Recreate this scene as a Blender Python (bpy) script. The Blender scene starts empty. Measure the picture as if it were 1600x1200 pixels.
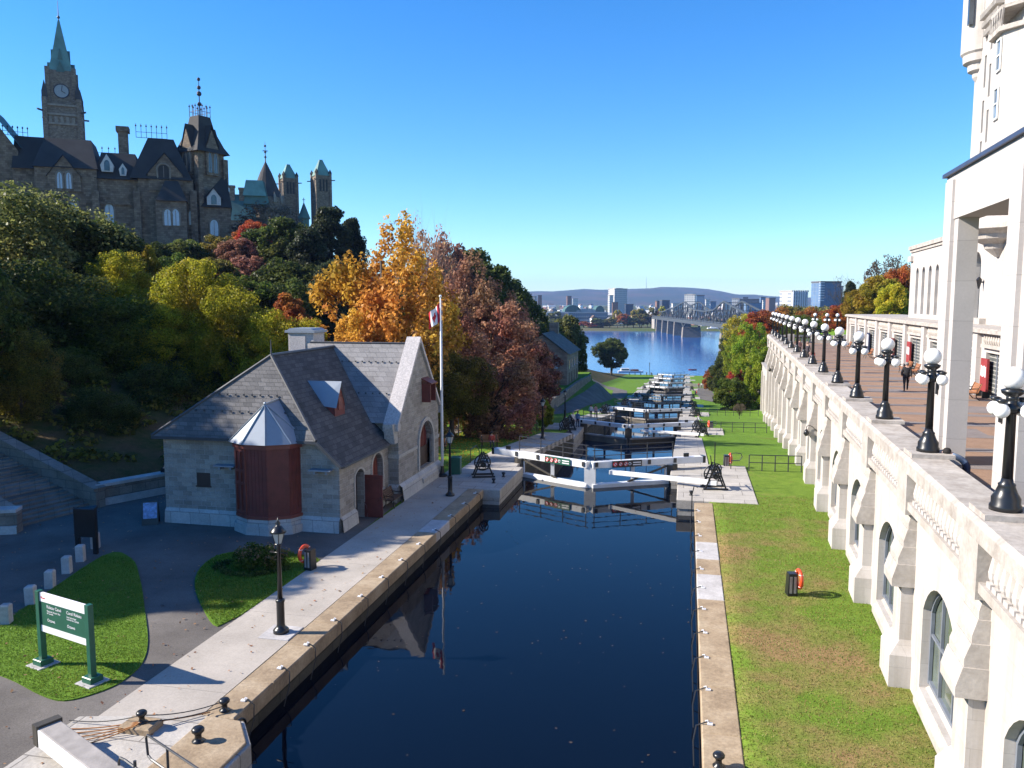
import bpy, bmesh, math, random
import numpy as np
from mathutils import Matrix, Vector
R = math.radians
SC = bpy.context.scene
COL = SC.collection
random.seed(7)

# ---------------------------------------------------------------- camera
CAM_H, FPX = 11.0, 1244.0
PITCH, YAW = R(5.8747), R(12.402)
cam_data = bpy.data.cameras.new('camera')
cam_data.sensor_width = 36.0
cam_data.lens = 36.0 * FPX / 1600.0
cam_data.clip_start, cam_data.clip_end = 0.2, 40000.0
cam = bpy.data.objects.new('camera', cam_data)
COL.objects.link(cam)
cam.location = (0, 0, CAM_H)
cam.rotation_euler = (R(90) - PITCH, 0, YAW)
SC.camera = cam

# ---------------------------------------------------------------- world, sun, exposure
SUN_EL, SUN_AZ = R(32), math.atan2(-0.977, -0.215)
world = bpy.data.worlds.new('World')
SC.world = world
world.use_nodes = True
wn, wl = world.node_tree.nodes, world.node_tree.links
wn.clear()
w_out = wn.new('ShaderNodeOutputWorld')
w_bg = wn.new('ShaderNodeBackground')
w_sky = wn.new('ShaderNodeTexSky')
w_sky.sky_type = 'NISHITA'
w_sky.sun_disc = False
w_sky.sun_elevation = SUN_EL
w_sky.sun_rotation = SUN_AZ
w_sky.air_density, w_sky.dust_density, w_sky.ozone_density = 1.0, 0.0, 2.0
w_sky.altitude = 0
w_hs = wn.new('ShaderNodeHueSaturation')
w_hs.inputs['Saturation'].default_value = 1.38
w_tint = wn.new('ShaderNodeMix'); w_tint.data_type = 'RGBA'; w_tint.blend_type = 'MULTIPLY'
w_tint.inputs[0].default_value = 1.0; w_tint.inputs[7].default_value = (0.72, 0.96, 1.2, 1)
w_bg.inputs['Strength'].default_value = 0.092
wl.new(w_sky.outputs[0], w_hs.inputs['Color'])
wl.new(w_hs.outputs[0], w_tint.inputs[6]); wl.new(w_tint.outputs[2], w_bg.inputs['Color'])
wl.new(w_bg.outputs[0], w_out.inputs['Surface'])
sun_data = bpy.data.lights.new('sun', 'SUN')
sun_data.energy, sun_data.angle, sun_data.color = 4.9, R(0.5), (1.0, 0.92, 0.80)
sun = bpy.data.objects.new('sun', sun_data)
COL.objects.link(sun)
sv = Vector((math.sin(SUN_AZ) * math.cos(SUN_EL), math.cos(SUN_AZ) * math.cos(SUN_EL), math.sin(SUN_EL)))
sun.rotation_euler = sv.to_track_quat('Z', 'Y').to_euler()
SC.view_settings.view_transform = 'Standard'
SC.view_settings.look = 'None'
SC.view_settings.exposure = 1.12
SC.view_settings.gamma = 1
SC.render.engine = 'CYCLES'
SC.cycles.max_bounces = 5
SC.cycles.diffuse_bounces = 2
SC.cycles.glossy_bounces = 3
SC.cycles.transmission_bounces = 3
SC.cycles.transparent_max_bounces = 6
SC.cycles.volume_bounces = 0
SC.cycles.caustics_reflective = False
SC.cycles.caustics_refractive = False

# ---------------------------------------------------------------- a pixel of the photo at a known depth or height gives a point
_fw = Vector((-math.sin(YAW) * math.cos(PITCH), math.cos(YAW) * math.cos(PITCH), -math.sin(PITCH)))
_rt = Vector((math.cos(YAW), math.sin(YAW), 0))
_up = _rt.cross(_fw)
def ray(px, py): return _fw * FPX + _rt * (px - 800) + _up * (600 - py)
def at_z(px, py, z):
    d = ray(px, py); return Vector((0, 0, CAM_H)) + d * ((z - CAM_H) / d.z)
def at_y(px, py, y):
    d = ray(px, py); return Vector((0, 0, CAM_H)) + d * (y / d.y)
def at_d(px, py, dep): return Vector((0, 0, CAM_H)) + ray(px, py) * (dep / FPX)

# ---------------------------------------------------------------- mesh helpers
class MB:
    def __init__(self, T=None):
        self.v, self.f, self.m, self.T = [], [], [], T
    def add(self, verts, faces, m=0):
        b = len(self.v)
        for p in verts:
            p = Vector(p)
            self.v.append(self.T @ p if self.T is not None else p)
        for fc in faces:
            self.f.append([b + i for i in fc]); self.m.append(m)
        return self
    def box(self, a, b, m=0):
        x0, y0, z0 = a; x1, y1, z1 = b
        return self.add([(x0,y0,z0),(x1,y0,z0),(x1,y1,z0),(x0,y1,z0),(x0,y0,z1),(x1,y0,z1),(x1,y1,z1),(x0,y1,z1)],
                 [(0,3,2,1),(4,5,6,7),(0,1,5,4),(1,2,6,5),(2,3,7,6),(3,0,4,7)], m)
    def cbox(self, c, s, rz=0, m=0):
        M = Matrix.Translation(c) @ Matrix.Rotation(rz, 4, 'Z')
        hx, hy, hz = s[0]/2, s[1]/2, s[2]/2
        vs = [M @ Vector(p) for p in [(-hx,-hy,-hz),(hx,-hy,-hz),(hx,hy,-hz),(-hx,hy,-hz),(-hx,-hy,hz),(hx,-hy,hz),(hx,hy,hz),(-hx,hy,hz)]]
        return self.add(vs, [(0,3,2,1),(4,5,6,7),(0,1,5,4),(1,2,6,5),(2,3,7,6),(3,0,4,7)], m)
    def chbox(self, a, b, c, m=0):
        # box whose top edges are chamfered by c
        x0, y0, z0 = a; x1, y1, z1 = b
        return self.add([(x0,y0,z0),(x1,y0,z0),(x1,y1,z0),(x0,y1,z0),(x0,y0,z1-c),(x1,y0,z1-c),(x1,y1,z1-c),(x0,y1,z1-c),
                         (x0+c,y0+c,z1),(x1-c,y0+c,z1),(x1-c,y1-c,z1),(x0+c,y1-c,z1)],
                 [(0,3,2,1),(8,9,10,11),(0,1,5,4),(1,2,6,5),(2,3,7,6),(3,0,4,7),(4,5,9,8),(5,6,10,9),(6,7,11,10),(7,4,8,11)], m)
    def beam(self, p, q, w, h, m=0):
        # rectangular bar from p to q, w across, h tall
        p, q = Vector(p), Vector(q); d = (q - p).normalized()
        s = d.cross(Vector((0,0,1)))
        s = Vector((1,0,0)) if s.length < 1e-4 else s.normalized()
        u = s.cross(d)
        vs = [e + s*(a*w/2) + u*(b*h/2) for e in (p, q) for a, b in ((-1,-1),(1,-1),(1,1),(-1,1))]
        return self.add(vs, [(0,1,2,3),(7,6,5,4),(0,4,5,1),(1,5,6,2),(2,6,7,3),(3,7,4,0)], m)
    def prism(self, poly, ax, a, b, m=0):
        # polygon extruded along axis ax ('x','y','z') from a to b; poly holds the two other coordinates in order
        def P(p, t):
            return (t,p[0],p[1]) if ax=='x' else (p[0],t,p[1]) if ax=='y' else (p[0],p[1],t)
        n = len(poly)
        vs = [P(p,a) for p in poly] + [P(p,b) for p in poly]
        return self.add(vs, [tuple(range(n))[::-1], tuple(range(n,2*n))] + [(i,(i+1)%n,n+(i+1)%n,n+i) for i in range(n)], m)
    def tube(self, path, rad, n=8, m=0, cap=True):
        path = [Vector(p) for p in path]; k = len(path)
        if not isinstance(rad, (list, tuple)): rad = [rad]*k
        vs, fs = [], []
        prev = None
        for i, p in enumerate(path):
            d = (path[min(i+1,k-1)] - path[max(i-1,0)])
            d = d.normalized() if d.length > 1e-9 else Vector((0,0,1))
            if prev is None:
                s = d.orthogonal().normalized()
            else:
                s = (prev - d*prev.dot(d))
                s = s.normalized() if s.length > 1e-6 else d.orthogonal().normalized()
            prev = s
            t = d.cross(s)
            for j in range(n):
                a = 2*math.pi*j/n
                vs.append(p + (s*math.cos(a) + t*math.sin(a))*rad[i])
        for i in range(k-1):
            for j in range(n):
                fs.append((i*n+j, i*n+(j+1)%n, (i+1)*n+(j+1)%n, (i+1)*n+j))
        if cap: fs += [tuple(range(n))[::-1], tuple(range((k-1)*n, k*n))]
        return self.add(vs, fs, m)
    def lathe(self, prof, c=(0,0,0), n=16, m=0, ph=0, arc=2*math.pi):
        # prof: (radius, z) from bottom to top
        vs, fs = [], []; full = arc > 6.28
        nn = n if full else n+1
        for r, z in prof:
            for j in range(nn):
                a = ph + arc*j/n
                vs.append((c[0]+r*math.cos(a), c[1]+r*math.sin(a), c[2]+z))
        for i in range(len(prof)-1):
            for j in range(n):
                k = (j+1) % nn if full else j+1
                fs.append((i*nn+j, i*nn+k, (i+1)*nn+k, (i+1)*nn+j))
        if full: fs += [tuple(range(nn))[::-1], tuple(range((len(prof)-1)*nn, len(prof)*nn))]
        return self.add(vs, fs, m)
    def ball(self, c, r, n=12, m=0, sz=1):
        prof = [(max(1e-3, r*math.sin(math.pi*i/n)), -r*sz*math.cos(math.pi*i/n)) for i in range(n+1)]
        return self.lathe(prof, c, n*2 if n < 10 else n+6, m)
    def torus(self, c, Rr, r, ax='z', n=20, k=8, m=0, a0=0, a1=2*math.pi):
        pts = []
        for i in range(n+1):
            a = a0 + (a1-a0)*i/n
            x, y = Rr*math.cos(a), Rr*math.sin(a)
            p = (x,y,0) if ax=='z' else (0,x,y) if ax=='x' else (x,0,y)
            pts.append(Vector(c)+Vector(p))
        return self.tube(pts, r, k, m, cap=(a1-a0) < 6.28)
    def quad(self, *p, m=0): return self.add(p, [tuple(range(len(p)))], m)
    def build(self, name, mats, parent=None, smooth=False, world=True, bevel=0, **tags):
        if not isinstance(mats, (list, tuple)): mats = [mats]
        me = bpy.data.meshes.new(name)
        me.from_pydata([tuple(p) for p in self.v], [], self.f)
        for mt in mats: me.materials.append(mt)
        if len(mats) > 1: me.polygons.foreach_set('material_index', self.m)
        if smooth: me.polygons.foreach_set('use_smooth', [True]*len(me.polygons))
        me.update()
        o = link(bpy.data.objects.new(name, me), parent, world)
        if smooth == 'auto':
            pass
        if bevel:
            bv = o.modifiers.new('b', 'BEVEL'); bv.width = bevel; bv.segments = 2; bv.limit_method = 'ANGLE'
        if tags: tag(o, **tags)
        return o

def link(o, parent=None, world=True):
    COL.objects.link(o)
    if parent is not None:
        o.parent = parent
        if world:
            o.matrix_parent_inverse = Matrix.LocRotScale(parent.location, parent.rotation_euler, parent.scale).inverted()
    return o
def tag(o, label=None, cat=None, group=None, kind=None):
    if label: o['label'] = label
    if cat: o['category'] = cat
    if group: o['group'] = group
    if kind: o['kind'] = kind
    return o
def empty(name, loc=(0,0,0), rz=0, **tags):
    o = bpy.data.objects.new(name, None)
    o.empty_display_size = 0.2
    COL.objects.link(o); o.location = loc; o.rotation_euler = (0,0,rz)
    return tag(o, **tags)
KIDS = {}
def kids(o):
    return [c for c in COL.objects if c.parent == o]
def dup(root, loc, rz=0, label=None, group=None, sc=None):
    r = root.copy(); COL.objects.link(r)
    r.location = loc; r.rotation_euler = (0,0,rz)
    if sc: r.scale = sc if isinstance(sc, (tuple, list)) else (sc,sc,sc)
    if label: r['label'] = label
    if group: r['group'] = group
    for ch in root_children(root):
        c = ch.copy(); COL.objects.link(c); c.parent = r
        for gc in root_children(ch):
            d = gc.copy(); COL.objects.link(d); d.parent = c
    return r
def root_children(o):
    return list(o.children)
ORD = ['first','second','third','fourth','fifth','sixth','seventh','eighth','ninth','tenth','eleventh','twelfth','thirteenth','fourteenth','fifteenth','sixteenth','seventeenth','eighteenth','nineteenth','twentieth']
# ---------------------------------------------------------------- materials
def nm(name):
    m = bpy.data.materials.new(name); m.use_nodes = True
    nt = m.node_tree
    b = nt.nodes['Principled BSDF']
    return m, nt, b
def N(nt, t, **kw):
    n = nt.nodes.new(t)
    for k, v in kw.items(): setattr(n, k, v)
    return n
def ramp(nt, fac, stops):
    r = N(nt, 'ShaderNodeValToRGB')
    e = r.color_ramp.elements
    while len(e) < len(stops): e.new(0.5)
    for i, (p, c) in enumerate(stops):
        e[i].position = p; e[i].color = (*c, 1)
    nt.links.new(fac, r.inputs[0])
    return r.outputs[0]
def mix(nt, fac, a, b, mode='MIX'):
    x = N(nt, 'ShaderNodeMix', data_type='RGBA', blend_type=mode)
    for i, s in ((0, fac), (6, a), (7, b)):
        if hasattr(s, 'links') or hasattr(s, 'is_linked'): nt.links.new(s, x.inputs[i])
        elif i == 0: x.inputs[0].default_value = s
        else: x.inputs[i].default_value = (*s, 1)
    return x.outputs[2]
def coords(nt, world=True):
    if world: return N(nt, 'ShaderNodeNewGeometry').outputs['Position']
    return N(nt, 'ShaderNodeTexCoord').outputs['Object']
def noise(nt, vec, scale, detail=4, rough=0.55, sx=None):
    n = N(nt, 'ShaderNodeTexNoise')
    n.inputs['Scale'].default_value = scale; n.inputs['Detail'].default_value = detail; n.inputs['Roughness'].default_value = rough
    if sx:
        mp = N(nt, 'ShaderNodeMapping'); mp.inputs['Scale'].default_value = sx
        nt.links.new(vec, mp.inputs[0]); vec = mp.outputs[0]
    nt.links.new(vec, n.inputs['Vector'])
    return n.outputs['Fac']
def bump(nt, b, h, strength=0.3, dist=0.02):
    n = N(nt, 'ShaderNodeBump'); n.inputs['Strength'].default_value = strength; n.inputs['Distance'].default_value = dist
    nt.links.new(h, n.inputs['Height']); nt.links.new(n.outputs[0], b.inputs['Normal'])
def plain(name, c, rough=0.6, metal=0, spec=0.5, var=0.12, sc=3.0, world=False, bmp=0.0):
    m, nt, b = nm(name)
    b.inputs['Roughness'].default_value = rough; b.inputs['Metallic'].default_value = metal
    b.inputs['Specular IOR Level'].default_value = spec
    v = coords(nt, world)
    f = noise(nt, v, sc, 5)
    lo, hi = tuple(x*(1-var*1.6) for x in c), tuple(min(1, x*(1+var)) for x in c)
    nt.links.new(ramp(nt, f, [(0.25, lo), (0.75, hi)]), b.inputs['Base Color'])
    if bmp: bump(nt, b, noise(nt, v, sc*8, 4), bmp, 0.02)
    return m
def wallvec(nt, world=True, sx=1.0):
    # walls: distance along the wall and height, whatever way the wall faces
    s = N(nt, 'ShaderNodeSeparateXYZ'); nt.links.new(coords(nt, world), s.inputs[0])
    a = N(nt, 'ShaderNodeMath', operation='ADD'); nt.links.new(s.outputs[0], a.inputs[0]); nt.links.new(s.outputs[1], a.inputs[1])
    c = N(nt, 'ShaderNodeCombineXYZ'); nt.links.new(a.outputs[0], c.inputs[0]); nt.links.new(s.outputs[2], c.inputs[1])
    return c.outputs[0]
def flatvec(nt, rz=0, world=True):
    mp = N(nt, 'ShaderNodeMapping'); mp.inputs['Rotation'].default_value = (0, 0, rz)
    nt.links.new(coords(nt, world), mp.inputs[0]); return mp.outputs[0]
def masonry(name, c1, c2, cm, bw, bh, mortar=0.012, rough=0.85, stain=0.35, vec=None, bmp=0.6, world=True, rz=0, offset=0.5, fine_lo=0.86, fine_hi=1.08, streak=0):
    m, nt, b = nm(name)
    b.inputs['Roughness'].default_value = rough; b.inputs['Specular IOR Level'].default_value = 0.25
    v = flatvec(nt, rz, world) if vec == 'flat' else wallvec(nt, world)
    br = N(nt, 'ShaderNodeTexBrick'); br.offset = offset
    for k, val in (('Scale', 1.0), ('Mortar Size', mortar), ('Mortar Smooth', 0.3), ('Brick Width', bw), ('Row Height', bh), ('Bias', 0.0)): br.inputs[k].default_value = val
    br.inputs['Color1'].default_value = (*c1, 1); br.inputs['Color2'].default_value = (*c2, 1); br.inputs['Mortar'].default_value = (*cm, 1)
    # slightly wandering courses
    nz = N(nt, 'ShaderNodeTexNoise'); nz.inputs['Scale'].default_value = 2.2
    nt.links.new(v, nz.inputs['Vector'])
    va = N(nt, 'ShaderNodeVectorMath', operation='SCALE'); va.inputs['Scale'].default_value = 0.035 if vec != 'flat' else 0.02
    nt.links.new(nz.outputs['Color'], va.inputs[0])
    vb = N(nt, 'ShaderNodeVectorMath', operation='ADD'); nt.links.new(v, vb.inputs[0]); nt.links.new(va.outputs[0], vb.inputs[1])
    nt.links.new(vb.outputs[0], br.inputs['Vector'])
    p = coords(nt, world)
    st = ramp(nt, noise(nt, p, 0.9, 6, 0.65), [(0.3, (1-stain,)*3), (0.7, (1.0,1.0,1.0))])
    fine = ramp(nt, noise(nt, p, 14, 4), [(0.3, (fine_lo,)*3), (0.7, (fine_hi,)*3)])
    c = mix(nt, 1.0, br.outputs['Color'], st, 'MULTIPLY')
    c = mix(nt, 1.0, c, fine, 'MULTIPLY')
    if streak: c = mix(nt, 1.0, c, ramp(nt, noise(nt, p, 1.0, 5, 0.65, (2.6,2.6,0.22)), [(0.32, (1-streak*1.1,1-streak*1.25,1-streak*1.5)), (0.56, (1.0,1.0,1.0))]), 'MULTIPLY')
    nt.links.new(c, b.inputs['Base Color'])
    inv = N(nt, 'ShaderNodeMath', operation='MULTIPLY_ADD'); inv.inputs[1].default_value = -1.0
    nt.links.new(br.outputs['Fac'], inv.inputs[0])
    nf = noise(nt, p, 9, 5)
    nt.links.new(nf, inv.inputs[2])
    bump(nt, b, inv.outputs[0], bmp, 0.03)
    return m
def mottled(name, stops, scale=1.0, fine=12, rough=0.9, bmp=0.3, bscale=20, bdist=0.03, fine_amt=0.25, detail=6, spec=0.2):
    m, nt, b = nm(name)
    b.inputs['Roughness'].default_value = rough; b.inputs['Specular IOR Level'].default_value = spec
    p = coords(nt)
    c = ramp(nt, noise(nt, p, scale, detail, 0.6), stops)
    fc = ramp(nt, noise(nt, p, fine, 4, 0.6), [(0.3, (1-fine_amt,)*3), (0.7, (1+fine_amt,)*3)])
    nt.links.new(mix(nt, 1.0, c, fc, 'MULTIPLY'), b.inputs['Base Color'])
    if bmp: bump(nt, b, noise(nt, p, bscale, 4), bmp, bdist)
    return m
def foliage(name, c1, c2, c3, scale=0.35, trans=0.5):
    m = bpy.data.materials.new(name); m.use_nodes = True
    nt = m.node_tree; nt.nodes.clear()
    out = N(nt, 'ShaderNodeOutputMaterial')
    geo = N(nt, 'ShaderNodeNewGeometry')
    tc = N(nt, 'ShaderNodeTexCoord')
    n = noise(nt, tc.outputs['Object'], scale, 3)
    ad = N(nt, 'ShaderNodeMath', operation='MULTIPLY_ADD'); ad.inputs[1].default_value = 0.55
    nt.links.new(geo.outputs['Random Per Island'], ad.inputs[0])
    sb = N(nt, 'ShaderNodeMath', operation='SUBTRACT'); sb.inputs[1].default_value = 0.27
    nt.links.new(n, sb.inputs[0]); nt.links.new(sb.outputs[0], ad.inputs[2])
    col = ramp(nt, ad.outputs[0], [(0.2, c1), (0.5, c2), (0.82, c3)])
    oi = N(nt, 'ShaderNodeObjectInfo')
    hs = N(nt, 'ShaderNodeHueSaturation')
    mr = N(nt, 'ShaderNodeMapRange'); mr.inputs[3].default_value = 0.8; mr.inputs[4].default_value = 1.2
    nt.links.new(oi.outputs['Random'], mr.inputs[0]); nt.links.new(mr.outputs[0], hs.inputs['Value'])
    nt.links.new(col, hs.inputs['Color'])
    hn = noise(nt, tc.outputs['Object'], 0.22, 2); hr_ = N(nt, 'ShaderNodeMapRange'); hr_.inputs[1].default_value = 0.3; hr_.inputs[2].default_value = 0.7; hr_.inputs[3].default_value = 0.465; hr_.inputs[4].default_value = 0.53
    nt.links.new(hn, hr_.inputs[0]); nt.links.new(hr_.outputs[0], hs.inputs['Hue'])
    pr = N(nt, 'ShaderNodeBsdfPrincipled'); tr = N(nt, 'ShaderNodeBsdfTranslucent'); mx = N(nt, 'ShaderNodeMixShader')
    pr.inputs['Roughness'].default_value = 0.45; pr.inputs['Specular IOR Level'].default_value = 0.14
    mx.inputs[0].default_value = trans
    nt.links.new(hs.outputs[0], pr.inputs['Base Color']); nt.links.new(hs.outputs[0], tr.inputs['Color'])
    nt.links.new(pr.outputs[0], mx.inputs[1]); nt.links.new(tr.outputs[0], mx.inputs[2])
    nt.links.new(mx.outputs[0], out.inputs['Surface'])
    return m
def water_mat(name, base, rough, sc, strength, stretch=(1,1,1), dist=0.05, spec=0.5):
    m, nt, b = nm(name)
    b.inputs['Base Color'].default_value = (*base, 1); b.inputs['Roughness'].default_value = rough
    b.inputs['IOR'].default_value = 1.33; b.inputs['Specular IOR Level'].default_value = spec
    p = coords(nt)
    n1 = noise(nt, p, sc, 3, 0.5, stretch)
    bump(nt, b, n1, strength, dist)
    return m
def glass(name, c=(0.03,0.045,0.06), rough=0.06):
    m, nt, b = nm(name)
    p = coords(nt)
    f = noise(nt, p, 0.7, 2)
    nt.links.new(ramp(nt, f, [(0.35, tuple(x*0.6 for x in c)), (0.7, tuple(x*1.5 for x in c))]), b.inputs['Base Color'])
    b.inputs['Roughness'].default_value = rough; b.inputs['Specular IOR Level'].default_value = 0.9
    bump(nt, b, noise(nt, p, 1.3, 2), 0.08, 0.05)
    return m

M = {}
# stone and building
M['rubble'] = masonry('grey_limestone', (0.285,0.262,0.235), (0.43,0.40,0.36), (0.47,0.45,0.42), 0.52, 0.235, 0.016, stain=0.3, bmp=0.9)
M['ashlar_trim'] = mottled('dressed_limestone', [(0.3,(0.36,0.345,0.32)),(0.7,(0.46,0.44,0.41))], 1.4)
M['base_course'] = masonry('base_course_stone', (0.50,0.49,0.47), (0.58,0.57,0.55), (0.34,0.33,0.32), 1.1, 0.6, 0.02, stain=0.3)
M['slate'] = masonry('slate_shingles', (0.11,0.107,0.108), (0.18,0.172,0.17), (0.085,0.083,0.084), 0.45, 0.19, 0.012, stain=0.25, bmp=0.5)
M['slate_shaded'] = masonry('shaded_slate_shingles', (0.078,0.075,0.076), (0.13,0.124,0.122), (0.06,0.058,0.058), 0.45, 0.19, 0.012, stain=0.25, bmp=0.5)  # same slate, darkened in colour for the slope turned from the sun
M['slate_sunlit'] = masonry('sunlit_slate_shingles', (0.225,0.215,0.215), (0.29,0.278,0.275), (0.165,0.162,0.16), 0.6, 0.26, 0.012, stain=0.25, bmp=0.5)  # same slate, lightened in colour for the sunlit cross gable
M['coping_pale'] = mottled('pale_coping_stone', [(0.3,(0.42,0.39,0.38)),(0.7,(0.52,0.48,0.46))], 1.2, bmp=0.2)
M['red_wood'] = plain('dark_red_painted_wood', (0.16,0.035,0.028), 0.55, var=0.2, sc=2.5)
M['red_bright'] = plain('brick_and_sunlit_red_wood', (0.20,0.052,0.038), 0.5, var=0.15, sc=2.5)
M['dark_wood'] = plain('dark_stained_wood', (0.05,0.03,0.022), 0.6)
M['zinc'] = plain('sheet_metal', (0.25,0.285,0.335), 0.55, 0.1, var=0.08, sc=1.6)
M['zinc_seam'] = plain('metal_seam', (0.28,0.32,0.36), 0.4, 0.5)
M['lead'] = plain('lead_flashing', (0.05,0.055,0.065), 0.5)
M['hotel'] = masonry('cream_limestone', (0.48,0.445,0.415), (0.52,0.485,0.455), (0.39,0.36,0.335), 1.25, 0.62, 0.006, stain=0.08, bmp=0.06, fine_lo=0.95, fine_hi=1.03, streak=0.14)
M['hotel_trim'] = mottled('weathered_cream_limestone', [(0.3,(0.33,0.295,0.26)),(0.5,(0.40,0.365,0.33)),(0.7,(0.46,0.425,0.39))], 1.3, fine=9, bmp=0.2, fine_amt=0.1)
M['hotel_top'] = mottled('weathered_coping_limestone', [(0.3,(0.29,0.255,0.225)),(0.5,(0.38,0.345,0.31)),(0.72,(0.46,0.425,0.39))], 1.6, fine=7, bmp=0.25, fine_amt=0.14)
M['hotel_smooth'] = masonry('smooth_concrete_panels', (0.47,0.435,0.41), (0.505,0.47,0.445), (0.36,0.33,0.31), 2.6, 1.3, 0.01, stain=0.1, bmp=0.05, offset=0.0, fine_lo=0.96, fine_hi=1.03)
M['copper_dark'] = plain('dark_copper_roof', (0.035,0.05,0.10), 0.5)
M['glass'] = glass('window_glass')
M['glass_green'] = glass('greenish_window_glass', (0.10,0.12,0.10), 0.08)
M['mullion'] = plain('grey_blue_window_bars', (0.17,0.19,0.23), 0.45)
M['white_frame'] = plain('white_painted_frame', (0.72,0.72,0.70), 0.5, var=0.05)
M['louvre'] = masonry('dark_louvred_shutter', (0.09,0.10,0.10), (0.12,0.125,0.12), (0.42,0.41,0.38), 3.0, 0.24, 0.035, bmp=0.2)
M['pavers'] = masonry('tan_pavers', (0.30,0.185,0.12), (0.34,0.215,0.145), (0.21,0.15,0.115), 0.24, 0.12, 0.008, vec='flat', rz=R(2.87), stain=0.2, bmp=0.2)
M['pavers_grey'] = masonry('grey_pavers', (0.225,0.19,0.18), (0.255,0.22,0.205), (0.17,0.145,0.135), 0.24, 0.12, 0.008, vec='flat', rz=R(2.87), stain=0.2, bmp=0.2)
# ground
M['asphalt'] = mottled('asphalt', [(0.28,(0.09,0.080,0.072)),(0.5,(0.13,0.117,0.106)),(0.72,(0.175,0.158,0.143))], 0.35, fine=30, bmp=0.25, bscale=60, bdist=0.01)
M['concrete'] = mottled('tan_concrete_walk', [(0.3,(0.33,0.295,0.255)),(0.7,(0.44,0.395,0.345))], 0.45, fine=18, bmp=0.2, bscale=50, bdist=0.008, fine_amt=0.1)
M['flag'] = masonry('lock_flagstones', (0.40,0.37,0.33), (0.50,0.465,0.42), (0.22,0.20,0.18), 2.2, 1.1, 0.02, vec='flat', stain=0.25, bmp=0.4)
M['coping'] = mottled('tan_coping_stone', [(0.25,(0.20,0.145,0.095)),(0.5,(0.33,0.25,0.165)),(0.75,(0.43,0.345,0.245))], 0.8, fine=10, bmp=0.35, bscale=14, fine_amt=0.18)
M['coping_grey'] = mottled('grey_coping_stone', [(0.3,(0.36,0.34,0.33)),(0.7,(0.52,0.50,0.49))], 1.1, fine=10, bmp=0.35, bscale=14, fine_amt=0.12)
M['wetwall'] = masonry('wet_lock_wall', (0.075,0.068,0.055), (0.11,0.10,0.08), (0.04,0.038,0.03), 1.2, 0.5, 0.02, stain=0.5, bmp=0.8)
M['stonewall'] = masonry('old_stone_wall', (0.25,0.215,0.18), (0.33,0.29,0.25), (0.18,0.16,0.14), 1.0, 0.45, 0.02, stain=0.4, bmp=0.7)
M['steel_dark'] = plain('dark_bridge_girder', (0.06,0.068,0.072), 0.6, var=0.1)
M['quaywall'] = masonry('pale_lock_stone', (0.40,0.38,0.35), (0.50,0.475,0.44), (0.26,0.24,0.22), 1.4, 0.6, 0.02, stain=0.35, bmp=0.6)
M['timber_grey'] = plain('weathered_grey_timber', (0.33,0.30,0.275), 0.8, var=0.2, sc=2.0, bmp=0.3)
M['timber_white'] = plain('white_painted_timber', (0.74,0.74,0.74), 0.5, var=0.08, sc=1.5)
M['timber_dark'] = plain('dark_gate_timber', (0.055,0.048,0.038), 0.6, var=0.3, sc=1.5, bmp=0.3)
M['timber_tan'] = plain('tan_gate_timber', (0.17,0.15,0.115), 0.7, var=0.3, sc=0.8, bmp=0.3)
M['iron'] = plain('black_painted_iron', (0.014,0.015,0.017), 0.32, var=0.2)
M['iron_rail'] = plain('dark_steel_rail', (0.055,0.057,0.062), 0.42, 0.3, var=0.2)
M['steel'] = plain('grey_bridge_steel', (0.05,0.06,0.068), 0.6, var=0.1)
M['globe'] = plain('white_opal_globe', (0.86,0.86,0.85), 0.22, var=0.02)
M['lantern_glass'] = plain('pale_lantern_glass', (0.50,0.52,0.50), 0.15, var=0.1)
M['orange'] = plain('orange_red_plastic', (0.66,0.07,0.02), 0.4, var=0.06)
M['green_paint'] = plain('green_painted_metal', (0.015,0.10,0.062), 0.42, var=0.1)
M['white_paint'] = plain('white_paint', (0.80,0.79,0.80), 0.5, var=0.04)
M['poster_red'] = plain('faded_red_board', (0.27,0.03,0.03), 0.6)
M['red_paint'] = plain('red_paint', (0.52,0.02,0.025), 0.5, var=0.08)
M['blue_paint'] = plain('blue_panel', (0.10,0.22,0.42), 0.4, var=0.35, sc=9)
M['navy'] = plain('navy_panel', (0.03,0.04,0.09), 0.4)
M['bench_wood'] = plain('orange_brown_bench_slats', (0.36,0.145,0.055), 0.5, var=0.2, sc=4)
M['bench_brown'] = plain('brown_bench_slats', (0.13,0.075,0.045), 0.6, var=0.2, sc=4)
M['rope'] = plain('rust_orange_rope', (0.34,0.15,0.05), 0.9)
M['hose'] = plain('dark_rope', (0.02,0.022,0.025), 0.6)
M['flag_red'] = plain('red_flag_cloth', (0.58,0.015,0.03), 0.7, var=0.05)
M['flag_white'] = plain('white_flag_cloth', (0.78,0.78,0.78), 0.7, var=0.03)
M['pole_white'] = plain('white_flagpole_paint', (0.78,0.78,0.77), 0.35, var=0.04)
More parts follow.
